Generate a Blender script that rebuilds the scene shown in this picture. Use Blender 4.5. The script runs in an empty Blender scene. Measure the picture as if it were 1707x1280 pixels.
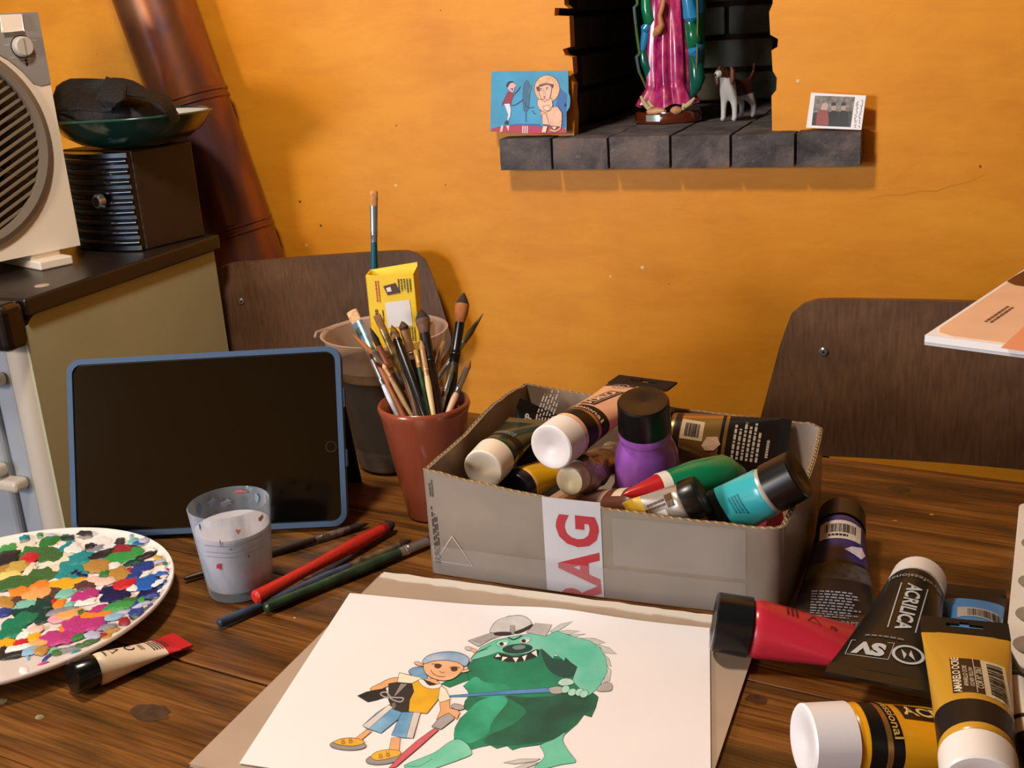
import bpy, math, random
from mathutils import Vector, Matrix, noise
from mathutils.geometry import tessellate_polygon
random.seed(7)
R = math.radians
C = bpy.context.scene.collection
sc = bpy.context.scene

# ------------------------------------------------------------------ camera
T = 0.75                      # height of the table top
FPX, CX, CY = 1870.25, 853.5, 640.0
CH = 0.482                    # camera height above the table top
PITCH, ROLL, YAW = 0.3178376, -0.0655112, 0.3890394
fw = Vector((-math.sin(YAW) * math.cos(PITCH), math.cos(YAW) * math.cos(PITCH), -math.sin(PITCH)))
_r0 = fw.cross(Vector((0, 0, 1))).normalized()
_u0 = _r0.cross(fw)
rt = _r0 * math.cos(ROLL) + _u0 * math.sin(ROLL)
up = -_r0 * math.sin(ROLL) + _u0 * math.cos(ROLL)
EYE = Vector((0, 0, T + CH))
cam_d = bpy.data.cameras.new('camera')
cam = bpy.data.objects.new('camera', cam_d)
C.objects.link(cam)
cam.matrix_world = Matrix.Translation(EYE) @ Matrix((rt, up, -fw)).transposed().to_4x4()
cam_d.sensor_fit = 'HORIZONTAL'
cam_d.sensor_width = 36.0
cam_d.lens = FPX / 1707.0 * 36.0
cam_d.clip_start = 0.02
sc.camera = cam

# ------------------------------------------------------------------ light
world = bpy.data.worlds.new('world')
sc.world = world
world.use_nodes = True
world.node_tree.nodes['Background'].inputs[0].default_value = (1.0, 0.80, 0.62, 1)
world.node_tree.nodes['Background'].inputs[1].default_value = 0.09


def light(name, kind, loc, energy, color, size=0.1, size_y=None, target=None):
    d = bpy.data.lights.new(name, kind)
    d.energy = energy
    d.color = color
    if kind == 'AREA':
        d.size = size
        if size_y:
            d.shape = 'RECTANGLE'
            d.size_y = size_y
    else:
        d.shadow_soft_size = size
    o = bpy.data.objects.new(name, d)
    C.objects.link(o)
    o.location = loc
    if target:
        o.rotation_euler = (Vector(target) - Vector(loc)).to_track_quat('-Z', 'Y').to_euler()
    return o


light('ceiling_lamp', 'POINT', (-0.70, 0.62, T + 1.38), 58.0, (1.0, 0.88, 0.76), 0.09)
light('room_lamp', 'POINT', (-1.25, -0.45, T + 0.62), 54.0, (1.0, 0.85, 0.70), 0.12)
light('window_daylight', 'AREA', (-2.0, -1.82, T + 0.45), 40.0, (0.50, 0.68, 1.0), 1.0, 0.95, (-0.9, 0.9, T + 0.1))
sc.view_settings.view_transform = 'Standard'
sc.view_settings.look = 'None'
sc.view_settings.exposure = 0.0
sc.view_settings.gamma = 1.0
sc.view_settings.use_curve_mapping = False


# ------------------------------------------------------------------ pixel helpers
def ray(x, y):
    return fw + rt * ((x - CX) / FPX) - up * ((y - CY) / FPX)


def zp(x, y, z=0.0):            # pixel -> point on the level plane z above the table top
    d = ray(x, y)
    return EYE + d * ((T + z - EYE.z) / d.z)


def yp(x, y, Y):                # pixel -> point on the plane Y = const
    d = ray(x, y)
    return EYE + d * (Y / d.y)


def pl(x, y, P, n):             # pixel -> point on any plane
    d = ray(x, y)
    return EYE + d * ((P - EYE).dot(n) / d.dot(n))


def dp(x, y, depth):            # pixel -> point at a depth along the view axis
    return EYE + ray(x, y) * depth


def depth_of(p):
    return (p - EYE).dot(fw)


def by_len(P0, x, y, L, far=True):   # point on a pixel's ray at a known length from P0
    d = ray(x, y).normalized()
    o = EYE - P0
    b = o.dot(d)
    c = o.dot(o) - L * L
    k = b * b - c
    k = math.sqrt(k) if k > 0 else 0.0
    return EYE + d * ((-b + k) if far else (-b - k))


# ------------------------------------------------------------------ materials
def lin(h):
    if isinstance(h, str):
        h = h.lstrip('#')
        v = [int(h[i:i + 2], 16) / 255 for i in (0, 2, 4)]
        return tuple(c / 12.92 if c <= 0.04045 else ((c + 0.055) / 1.055) ** 2.4 for c in v)
    return tuple(h)


MC = {}


def mat(col, rough=0.5, metal=0.0, var=0.0, vscale=30.0, bump=0.0, bscale=60.0, coat=0.0, trans=0.0, alpha=1.0, col2=None, stretch=None, spec=0.5, sss=0.0):
    key = (col, rough, metal, var, vscale, bump, bscale, coat, trans, alpha, col2, stretch, spec, sss)
    if key in MC:
        return MC[key]
    m = bpy.data.materials.new('mat_%d' % len(MC))
    MC[key] = m
    m.use_nodes = True
    nt = m.node_tree
    b = nt.nodes['Principled BSDF']
    c = lin(col)
    b.inputs['Base Color'].default_value = (*c, 1)
    b.inputs['Roughness'].default_value = rough
    b.inputs['Metallic'].default_value = metal
    b.inputs['Coat Weight'].default_value = coat
    b.inputs['Coat Roughness'].default_value = 0.12
    b.inputs['Transmission Weight'].default_value = trans
    b.inputs['Alpha'].default_value = alpha
    b.inputs['Specular IOR Level'].default_value = spec
    if sss:
        b.inputs['Subsurface Weight'].default_value = sss
        b.inputs['Subsurface Radius'].default_value = (0.01, 0.008, 0.006)
    m.diffuse_color = (*c, 1)
    if var or bump:
        tc = nt.nodes.new('ShaderNodeTexCoord')
        src = tc.outputs['Object']
        if stretch:
            mp = nt.nodes.new('ShaderNodeMapping')
            mp.inputs['Scale'].default_value = stretch
            nt.links.new(src, mp.inputs['Vector'])
            src = mp.outputs['Vector']
    if var:
        n = nt.nodes.new('ShaderNodeTexNoise')
        n.inputs['Scale'].default_value = vscale
        n.inputs['Detail'].default_value = 6
        nt.links.new(src, n.inputs['Vector'])
        rmp = nt.nodes.new('ShaderNodeValToRGB')
        d = lin(col2) if col2 else tuple(x * (1 - var) for x in c)
        l = c if col2 else tuple(min(1, x * (1 + var * 0.5)) for x in c)
        rmp.color_ramp.elements[0].position = 0.36
        rmp.color_ramp.elements[1].position = 0.64
        rmp.color_ramp.elements[0].color = (*d, 1)
        rmp.color_ramp.elements[1].color = (*l, 1)
        nt.links.new(n.outputs['Fac'], rmp.inputs['Fac'])
        nt.links.new(rmp.outputs['Color'], b.inputs['Base Color'])
    if bump:
        n2 = nt.nodes.new('ShaderNodeTexNoise')
        n2.inputs['Scale'].default_value = bscale
        n2.inputs['Detail'].default_value = 5
        nt.links.new(src, n2.inputs['Vector'])
        bp = nt.nodes.new('ShaderNodeBump')
        bp.inputs['Strength'].default_value = bump
        bp.inputs['Distance'].default_value = 0.01
        nt.links.new(n2.outputs['Fac'], bp.inputs['Height'])
        nt.links.new(bp.outputs['Normal'], b.inputs['Normal'])
    return m


def ramp_node(nt, fac, stops):
    r = nt.nodes.new('ShaderNodeValToRGB')
    e = r.color_ramp.elements
    while len(e) < len(stops):
        e.new(0.5)
    for i, (p, c) in enumerate(stops):
        e[i].position = p
        e[i].color = (*lin(c), 1)
    nt.links.new(fac, r.inputs['Fac'])
    return r.outputs['Color']


def noise_node(nt, vec, scale, detail=6, dist=0.0, rough=0.55):
    n = nt.nodes.new('ShaderNodeTexNoise')
    n.inputs['Scale'].default_value = scale
    n.inputs['Detail'].default_value = detail
    n.inputs['Distortion'].default_value = dist
    n.inputs['Roughness'].default_value = rough
    nt.links.new(vec, n.inputs['Vector'])
    return n.outputs['Fac']


def mapping(nt, vec, scale, loc=(0, 0, 0)):
    mp = nt.nodes.new('ShaderNodeMapping')
    mp.inputs['Scale'].default_value = scale
    mp.inputs['Location'].default_value = loc
    nt.links.new(vec, mp.inputs['Vector'])
    return mp.outputs['Vector']


def mix(nt, fac, a, b, mode='MIX'):
    m = nt.nodes.new('ShaderNodeMix')
    m.data_type = 'RGBA'
    m.blend_type = mode
    for i, v in ((0, fac), (6, a), (7, b)):
        if hasattr(v, 'links'):
            nt.links.new(v, m.inputs[i])
        elif i == 0:
            m.inputs[0].default_value = v
        else:
            m.inputs[i].default_value = (*lin(v), 1)
    return m.outputs[2]


def new_mat(name):
    m = bpy.data.materials.new(name)
    m.use_nodes = True
    nt = m.node_tree
    return m, nt, nt.nodes['Principled BSDF'], nt.nodes.new('ShaderNodeTexCoord').outputs['Object']


def bump_to(nt, b, fac, strength, dist=0.01):
    bp = nt.nodes.new('ShaderNodeBump')
    bp.inputs['Strength'].default_value = strength
    bp.inputs['Distance'].default_value = dist
    nt.links.new(fac, bp.inputs['Height'])
    nt.links.new(bp.outputs['Normal'], b.inputs['Normal'])


def make_wall_mat():
    m, nt, b, oc = new_mat('ochre_plaster')
    big = noise_node(nt, mapping(nt, oc, (1.3, 1.3, 0.9)), 2.2, 5, 0.6)
    col = ramp_node(nt, big, [(0.28, '#df8a10'), (0.5, '#ee9916'), (0.75, '#f5a722')])
    st = noise_node(nt, mapping(nt, oc, (2, 2, 7)), 3.0, 7, 0.3, 0.7)
    col = mix(nt, 0.35, col, ramp_node(nt, st, [(0.35, '#d3800e'), (0.6, '#f3a422')]))
    sp = noise_node(nt, oc, 55, 2)
    spk = ramp_node(nt, sp, [(0.0, '#000000'), (0.795, '#000000'), (0.80, '#ffffff')])
    col = mix(nt, spk, col, '#7a4c10')
    nt.links.new(col, b.inputs['Base Color'])
    b.inputs['Roughness'].default_value = 0.55
    h = noise_node(nt, mapping(nt, oc, (1, 1, 1.6)), 7, 8, 0.3, 0.55)
    bump_to(nt, b, h, 0.22, 0.008)
    return m


def make_wood_mat():
    m, nt, b, oc = new_mat('stained_pine')
    info = nt.nodes.new('ShaderNodeObjectInfo')
    off = nt.nodes.new('ShaderNodeVectorMath')
    off.operation = 'SCALE'
    off.inputs[0].default_value = (3.7, 1.9, 5.3)
    nt.links.new(info.outputs['Random'], off.inputs['Scale'])
    ad = nt.nodes.new('ShaderNodeVectorMath')
    nt.links.new(oc, ad.inputs[0])
    nt.links.new(off.outputs[0], ad.inputs[1])
    v = ad.outputs[0]
    ring = noise_node(nt, mapping(nt, v, (0.9, 7, 1)), 2.2, 2, 0.9)
    w = nt.nodes.new('ShaderNodeMath')
    w.operation = 'MULTIPLY'
    w.inputs[1].default_value = 16
    nt.links.new(ring, w.inputs[0])
    s = nt.nodes.new('ShaderNodeMath')
    s.operation = 'SINE'
    nt.links.new(w.outputs[0], s.inputs[0])
    s2 = nt.nodes.new('ShaderNodeMath')
    s2.operation = 'MULTIPLY_ADD'
    s2.inputs[1].default_value = 0.5
    s2.inputs[2].default_value = 0.5
    nt.links.new(s.outputs[0], s2.inputs[0])
    fine = noise_node(nt, mapping(nt, v, (3, 90, 1)), 4, 4, 0.2)
    base = ramp_node(nt, s2.outputs[0], [(0.0, '#4e2d0e'), (0.45, '#6a4017'), (0.8, '#7c4e1d'), (1.0, '#8a5a28')])
    grn = noise_node(nt, mapping(nt, v, (1.2, 9, 1)), 3.5, 4, 0.5)
    gm = ramp_node(nt, grn, [(0.50, '#000000'), (0.66, '#ffffff')])
    gmf = nt.nodes.new('ShaderNodeMath')
    gmf.operation = 'MULTIPLY'
    gmf.inputs[1].default_value = 0.72
    nt.links.new(gm, gmf.inputs[0])
    base = mix(nt, gmf.outputs[0], base, '#352a0e')
    fr = ramp_node(nt, fine, [(0.3, '#7a6a58'), (0.62, '#ffffff')])
    base = mix(nt, 0.8, base, fr, 'MULTIPLY')
    wear = noise_node(nt, v, 34, 5)
    wm = ramp_node(nt, wear, [(0.0, '#000000'), (0.70, '#000000'), (0.78, '#555555')])
    base = mix(nt, wm, base, '#8c7a58')
    nt.links.new(base, b.inputs['Base Color'])
    b.inputs['Roughness'].default_value = 0.38
    b.inputs['Specular IOR Level'].default_value = 0.35
    bump_to(nt, b, fine, 0.25, 0.003)
    return m


def make_brick_mat():
    m, nt, b, oc = new_mat('sooty_brick')
    info = nt.nodes.new('ShaderNodeObjectInfo')
    ad = nt.nodes.new('ShaderNodeVectorMath')
    nt.links.new(oc, ad.inputs[0])
    nt.links.new(info.outputs['Random'], ad.inputs[1])
    v = ad.outputs[0]
    a = noise_node(nt, v, 16, 7, 0.5, 0.65)
    col = ramp_node(nt, a, [(0.3, '#3a3636'), (0.48, '#5c5656'), (0.62, '#7a6c66'), (0.78, '#8e7058')])
    c2 = noise_node(nt, v, 95, 4)
    col = mix(nt, ramp_node(nt, c2, [(0.62, '#000000'), (0.75, '#cccccc')]), col, '#8a8078')
    nt.links.new(col, b.inputs['Base Color'])
    b.inputs['Roughness'].default_value = 0.85
    bump_to(nt, b, noise_node(nt, v, 60, 8, 0.2, 0.7), 0.8, 0.006)
    return m


def make_soot_mat():
    m, nt, b, oc = new_mat('dark_niche_brick')
    a = noise_node(nt, oc, 9, 6, 0.4)
    col = ramp_node(nt, a, [(0.35, '#2a1e14'), (0.6, '#4c3824'), (0.8, '#5c5244')])
    nt.links.new(col, b.inputs['Base Color'])
    b.inputs['Roughness'].default_value = 0.9
    bump_to(nt, b, noise_node(nt, oc, 50, 7), 0.6, 0.006)
    return m


def make_ply_mat():
    m, nt, b, oc = new_mat('dark_plywood')
    a = noise_node(nt, mapping(nt, oc, (1, 1, 1)), 7, 6, 0.6)
    col = ramp_node(nt, a, [(0.3, '#553a26'), (0.55, '#6d4d34'), (0.75, '#846245')])
    f = noise_node(nt, mapping(nt, oc, (90, 90, 8)), 3, 4)
    col = mix(nt, 0.5, col, ramp_node(nt, f, [(0.3, '#8f8474'), (0.65, '#ffffff')]), 'MULTIPLY')
    nt.links.new(col, b.inputs['Base Color'])
    b.inputs['Roughness'].default_value = 0.45
    return m


def make_pipe_mat():
    m, nt, b, oc = new_mat('heat_blued_steel')
    a = noise_node(nt, mapping(nt, oc, (4, 4, 1.2)), 3.2, 4, 0.8)
    col = ramp_node(nt, a, [(0.25, '#4a4064'), (0.38, '#6e4a4c'), (0.52, '#8a5434'), (0.7, '#9a6a44'), (0.85, '#826a52')])
    nt.links.new(col, b.inputs['Base Color'])
    b.inputs['Metallic'].default_value = 0.6
    b.inputs['Roughness'].default_value = 0.33
    return m


def see_through(col, amount, rough=0.25, dirt=None, fres=False, dirt_max=0.85):
    """cloudy clear plastic: part transparent, part white plastic, with stains of its own"""
    m = bpy.data.materials.new('cloudy_plastic')
    m.use_nodes = True
    nt = m.node_tree
    b = nt.nodes['Principled BSDF']
    out = nt.nodes['Material Output']
    b.inputs['Base Color'].default_value = (*lin(col), 1)
    b.inputs['Roughness'].default_value = rough
    tr = nt.nodes.new('ShaderNodeBsdfTransparent')
    mx = nt.nodes.new('ShaderNodeMixShader')
    mx.inputs[0].default_value = amount
    nt.links.new(tr.outputs[0], mx.inputs[1])
    nt.links.new(b.outputs[0], mx.inputs[2])
    nt.links.new(mx.outputs[0], out.inputs['Surface'])
    if dirt:
        oc = nt.nodes.new('ShaderNodeTexCoord').outputs['Object']
        n = noise_node(nt, mapping(nt, oc, dirt[2]), dirt[0], 5, 0.7)
        f = ramp_node(nt, n, [(0.45, '#000000'), (0.6, '#ffffff')])
        c = mix(nt, f, col, dirt[1])
        nt.links.new(c, b.inputs['Base Color'])
        k = nt.nodes.new('ShaderNodeMapRange')
        k.inputs[3].default_value = amount
        k.inputs[4].default_value = dirt_max
        nt.links.new(f, k.inputs[0])
        fac = k.outputs[0]
        if fres:
            lw = nt.nodes.new('ShaderNodeLayerWeight')
            lw.inputs[0].default_value = 0.25
            q = nt.nodes.new('ShaderNodeMath')
            q.operation = 'MAXIMUM'
            nt.links.new(lw.outputs['Facing'], q.inputs[0])
            nt.links.new(fac, q.inputs[1])
            fac = q.outputs[0]
        nt.links.new(fac, mx.inputs[0])
    return m


WALL = make_wall_mat()
WOOD = make_wood_mat()
BRICK = make_brick_mat()
SOOT = make_soot_mat()
PLY = make_ply_mat()
PIPE = make_pipe_mat()
BLACK = mat('#0c0b0b', 0.25)
BLACKM = mat('#121110', 0.6)
STEEL = mat('#b9bcc0', 0.28, 0.9)
GOLD = mat('#b98a4e', 0.35, 0.7)
WHITE = mat('#f0ece6', 0.4)
CREAM = mat('#ecdfc8', 0.4)
INK = mat('#1b1412', 0.6)


# ------------------------------------------------------------------ mesh building
class MB:
    def __init__(s):
        s.v, s.f, s.m, s.mats = [], [], [], []

    def mi(s, m):
        if m not in s.mats:
            s.mats.append(m)
        return s.mats.index(m)

    def add(s, vs, fs, m):
        o = len(s.v)
        k = s.mi(m)
        s.v += [Vector(x) for x in vs]
        s.f += [tuple(o + i for i in f) for f in fs]
        s.m += [k] * len(fs)
        return s

    def build(s, name, parent=None, org=(0, 0, 0), smooth=False, bevel=0.0, sharp=35, seg=2):
        org = Vector(org)
        me = bpy.data.meshes.new(name)
        me.from_pydata([tuple(v - org) for v in s.v], [], s.f)
        for m in s.mats:
            me.materials.append(m)
        me.polygons.foreach_set('material_index', s.m)
        me.update()
        if smooth:
            me.polygons.foreach_set('use_smooth', [True] * len(me.polygons))
            me.set_sharp_from_angle(angle=R(sharp))
        o = bpy.data.objects.new(name, me)
        C.objects.link(o)
        if parent:
            o.parent = parent
        else:
            o.location = org
        if bevel:
            b = o.modifiers.new('bevel', 'BEVEL')
            b.width = bevel
            b.segments = seg
            b.limit_method = 'ANGLE'
            b.angle_limit = R(40)
        return o


def frame(a, n=None):
    """right-handed frame with z along a"""
    a = Vector(a).normalized()
    n = Vector(n) if n is not None else Vector((0, 0, 1))
    n = n - a * n.dot(a)
    if n.length < 1e-5:
        n = Vector((0, 1, 0)) - a * a.y
    n.normalize()
    return a, n, n.cross(a)


def box(mb, m, x0, x1, y0, y1, z0, z1, M=None):
    vs = [Vector((x, y, z)) for z in (z0, z1) for y in (y0, y1) for x in (x0, x1)]
    if M is not None:
        vs = [M @ v for v in vs]
    return mb.add(vs, [(0, 2, 3, 1), (4, 5, 7, 6), (0, 1, 5, 4), (2, 6, 7, 3), (0, 4, 6, 2), (1, 3, 7, 5)], m)


def lathe(mb, m, A, axis, prof, seg=24, n=None, flat=None, cap0=True, cap1=True):
    """profile [(distance, radius)] swept round an axis; flat(d) -> (side scale, normal scale)"""
    a, n, s = frame(axis, n)
    A = Vector(A)
    vs, fs = [], []
    for d, r in prof:
        fx, fy = flat(d) if flat else (1, 1)
        for i in range(seg):
            t = 2 * math.pi * i / seg
            vs.append(A + a * d + s * (r * fx * math.cos(t)) + n * (r * fy * math.sin(t)))
    k = len(prof)
    for j in range(k - 1):
        for i in range(seg):
            i2 = (i + 1) % seg
            fs.append((j * seg + i, j * seg + i2, (j + 1) * seg + i2, (j + 1) * seg + i))
    if cap0:
        fs.append(tuple(reversed(range(seg))))
    if cap1:
        fs.append(tuple(range((k - 1) * seg, k * seg)))
    return mb.add(vs, fs, m)


def pipe_path(mb, m, pts, r, seg=10, caps=True):
    pts = [Vector(p) for p in pts]
    vs, fs = [], []
    pn = None
    for i, p in enumerate(pts):
        d = (pts[min(i + 1, len(pts) - 1)] - pts[max(i - 1, 0)]).normalized()
        if pn is None:
            pn = d.orthogonal().normalized()
        pn = (pn - d * pn.dot(d)).normalized()
        s = d.cross(pn)
        rr = r[i] if isinstance(r, (list, tuple)) else r
        for k in range(seg):
            t = 2 * math.pi * k / seg
            vs.append(p + pn * (rr * math.cos(t)) + s * (rr * math.sin(t)))
    for i in range(len(pts) - 1):
        for k in range(seg):
            k2 = (k + 1) % seg
            fs.append((i * seg + k, i * seg + k2, (i + 1) * seg + k2, (i + 1) * seg + k))
    if caps:
        fs.append(tuple(reversed(range(seg))))
        fs.append(tuple(range((len(pts) - 1) * seg, len(pts) * seg)))
    return mb.add(vs, fs, m)


def prism(mb, m, loops, to3, depth, back=True):
    """flat polygon with holes (2-D loops) -> slab; to3(x, y, d) gives the point at depth d"""
    flat = [p for l in loops for p in l]
    tris = tessellate_polygon([[Vector((p[0], p[1], 0)) for p in l] for l in loops])
    n = len(flat)
    vs = [to3(p[0], p[1], 0.0) for p in flat] + [to3(p[0], p[1], depth) for p in flat]
    fs = []
    for t in tris:
        a, b, c = [Vector(flat[i]) for i in t]
        ccw = (b - a).cross(c - a) > 0
        t = tuple(t) if ccw else tuple(reversed(t))
        fs.append(t)
        if back:
            fs.append(tuple(n + i for i in reversed(t)))
    o = 0
    for l in loops:
        k = len(l)
        for i in range(k):
            j = (i + 1) % k
            fs.append((o + i, o + j, n + o + j, n + o + i))
        o += k
    return mb.add(vs, fs, m)


def tag(o, label=None, cat=None, group=None, kind=None):
    if label:
        o['label'] = label
    if cat:
        o['category'] = cat
    if group:
        o['group'] = group
    if kind:
        o['kind'] = kind
    return o


def thing(name, label, cat, loc, group=None, kind=None):
    o = bpy.data.objects.new(name, None)
    o.empty_display_size = 0.02
    C.objects.link(o)
    o.location = loc
    tag(o, label, cat, group, kind)
    return o


def part(mb, name, t, parent=None, **kw):
    """a part of thing t; vertices are given in world space"""
    o = mb.build(name, parent or t, t.location, **kw)
    return o


# ------------------------------------------------------------------ lettering
TXT = {}


def text_geo(s, bold=0.0):
    k = (s, bold)
    if k in TXT:
        return TXT[k]
    cu = bpy.data.curves.new('lettering', 'FONT')
    cu.body = s
    cu.align_x = 'CENTER'
    cu.align_y = 'CENTER'
    cu.resolution_u = 3
    cu.offset = bold
    o = bpy.data.objects.new('lettering', cu)
    C.objects.link(o)
    me = bpy.data.meshes.new_from_object(o.evaluated_get(bpy.context.evaluated_depsgraph_get()))
    vs = [(v.co.x, v.co.y) for v in me.vertices]
    fs = [tuple(p.vertices) for p in me.polygons]
    bpy.data.objects.remove(o)
    bpy.data.curves.remove(cu)
    bpy.data.meshes.remove(me)
    TXT[k] = (vs, fs)
    return TXT[k]


def put_text(mb, m, s, to3, x, y, size, ang=0.0, bold=0.0, sx=1.0):
    vs, fs = text_geo(s, bold)
    ca, sa = math.cos(ang), math.sin(ang)
    out = []
    for a, b in vs:
        a, b = a * size * sx, b * size
        out.append(to3(x + a * ca - b * sa, y + a * sa + b * ca))
    mb.add(out, fs, m)


def put_rect(mb, m, to3, x0, x1, y0, y1, nx=1, ny=1):
    vs = [to3(x0 + (x1 - x0) * i / nx, y0 + (y1 - y0) * j / ny) for j in range(ny + 1) for i in range(nx + 1)]
    w = nx + 1
    fs = [(j * w + i, j * w + i + 1, (j + 1) * w + i + 1, (j + 1) * w + i) for j in range(ny) for i in range(nx)]
    mb.add(vs, fs, m)


def put_poly(mb, m, pts, to3):
    ps = [to3(*p) for p in pts]
    tris = tessellate_polygon([[Vector((p[0], p[1], 0)) for p in pts]])
    mb.add(ps, [tuple(t) for t in tris], m)


def put_line(mb, m, pts, to3, w, closed=False, taper=False):
    """flat brush stroke along 2-D points"""
    if closed:
        pts = list(pts) + [pts[0]]
    n = len(pts)
    vs = []
    for i, p in enumerate(pts):
        a = pts[max(i - 1, 0)]
        b = pts[min(i + 1, n - 1)]
        d = Vector((b[0] - a[0], b[1] - a[1]))
        if d.length < 1e-9:
            d = Vector((1, 0))
        d.normalize()
        ww = w * (0.5 if not taper else 0.5 * (1 - 0.8 * abs(2 * i / max(1, n - 1) - 1)))
        vs += [to3(p[0] - d.y * ww, p[1] + d.x * ww), to3(p[0] + d.y * ww, p[1] - d.x * ww)]
    fs = [(2 * i, 2 * i + 1, 2 * i + 3, 2 * i + 2) for i in range(n - 1)]
    mb.add(vs, fs, m)


def put_barcode(mb, to3, x0, x1, y0, y1, seed, vertical=True, ink=None):
    rn = random.Random(seed)
    ink = ink or INK
    p = x0
    while p < x1:
        w = (x1 - x0) * rn.choice((0.012, 0.02, 0.035))
        if p + w > x1:
            break
        put_rect(mb, ink, to3, p, p + w, y0, y1, 1, 3)
        p += w + (x1 - x0) * rn.choice((0.012, 0.02, 0.03))


def put_lines(mb, m, to3, x0, x1, y0, y1, rows, seed, along_x=True):
    """rows of tiny unreadable print"""
    rn = random.Random(seed)
    for k in range(rows):
        y = y0 + (y1 - y0) * (k + 0.5) / rows
        h = abs(y1 - y0) / rows * 0.26
        x = x0
        e = x1 - (x1 - x0) * rn.uniform(0, 0.25)
        while x < e:
            w = (x1 - x0) * rn.uniform(0.05, 0.14)
            xx = min(x + w, e)
            if along_x:
                put_rect(mb, m, to3, x, xx, y - h, y + h, 1, 1)
            else:
                put_rect(mb, m, lambda a, b: to3(b, a), x, xx, y - h, y + h, 1, 1)
            x += w + (x1 - x0) * 0.03


NUDGE = {          # depth shifts (metres, along the line of sight) of a thing's two ends, so that neighbours only touch
    'dark green acrylic tube with cream white cap, nearest the box corner by the pot': (-0.0127, -0.0069),
    'black acrylic tube printed with white text, crimped end up in the box': (0.0368, 0.0265),
    'peach pink acrylic tube with white cap lying on top of the box heap': (-0.0301, -0.0138),
    'yellow acrylic tube with dark cap at the near edge of the box': (0.0255, -0.0074),
    'crumpled bare aluminium paint tube with small cream cap in the box': (-0.0093, 0.0117),
    'purple acrylic paint bottle': (-0.0265, -0.0622),
    'green squeeze tube': (-0.0492, -0.07),
    'turquoise acrylic tube with black cap and silver ring in the box': (0, -0.0325),
    'small silver paint tube with black screw cap at the near edge of the box': (-0.0473, -0.0397),
    'cream paint tube with a brown band along the near edge of the box': (-0.0015, 0.0525),
    'pink acrylic tube lying low in the near right corner of the box': (-0.0093, -0.0566),
    'wide flat paintbrush with cream hair and pale blue ferrule, leftmost in the pot': (-0.0021, 0.003),
    'thin navy-handled paintbrush with orange hair in the pot': (0.0203, -0.0377),
    'thin white-handled paintbrush with brown hair in the pot': (-0.0119, -0.0004),
    'paintbrush with dark tapered hair and copper ferrule in the pot': (0.0116, -0.0199),
    'flat paintbrush with brown hair and long brassy ferrule in the pot': (0.0278, 0.0034),
    'short tan wooden paintbrush at the front of the pot': (-0.0144, -0.0325),
    'thick black-handled paintbrush with ragged amber hair in the pot': (-0.0134, -0.0018),
    'thick black-handled paintbrush with tan ferrule in the pot': (0.0343, 0.005),
    'paintbrush with mottled green handle in the pot': (-0.0301, -0.0445),
    'cream-handled paintbrush at the front of the pot': (-0.0097, -0.0281),
    'mop paintbrush with grey-brown hair and black ferrule, middle of the pot': (-0.0095, -0.0228),
    'slim paintbrush with cream handle and copper ferrule in the pot': (-0.0021, -0.0068),
    'orange-brown paintbrush at the back of the pot': (0.0027, -0.0086),
    'orange varnished paintbrush handle among the front brushes of the pot': (0.0162, -0.0025),
    'walnut brown paintbrush between the two thick black ones in the pot': (-0.0036, -0.0038),
    'slim black paintbrush behind the cream-handled one in the pot': (-0.004, -0.0108),
    'large mop paintbrush with orange hair and dark tip, tallest at the right of the pot': (0.0046, 0.0003),
    'teal-handled paintbrush with long silver ferrule, rightmost in the pot': (0.0141, 0.0397),
    'short paintbrush with dull grey ferrule at the right of the pot': (-0.0115, 0.0031),
    'short white-handled paintbrush with silver ferrule at the front of the pot': (0.0038, -0.0049),
}
TUBES, BRUSHES = [], []


# ================================================================== THE SETTING
WY = 1.74                      # face of the plastered back wall
LEDGE = 0.293                  # top of the brick ledge above the table top
NX0, NX1, NY1, NTOP = -0.605, -0.262, 2.26, 0.66


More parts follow.
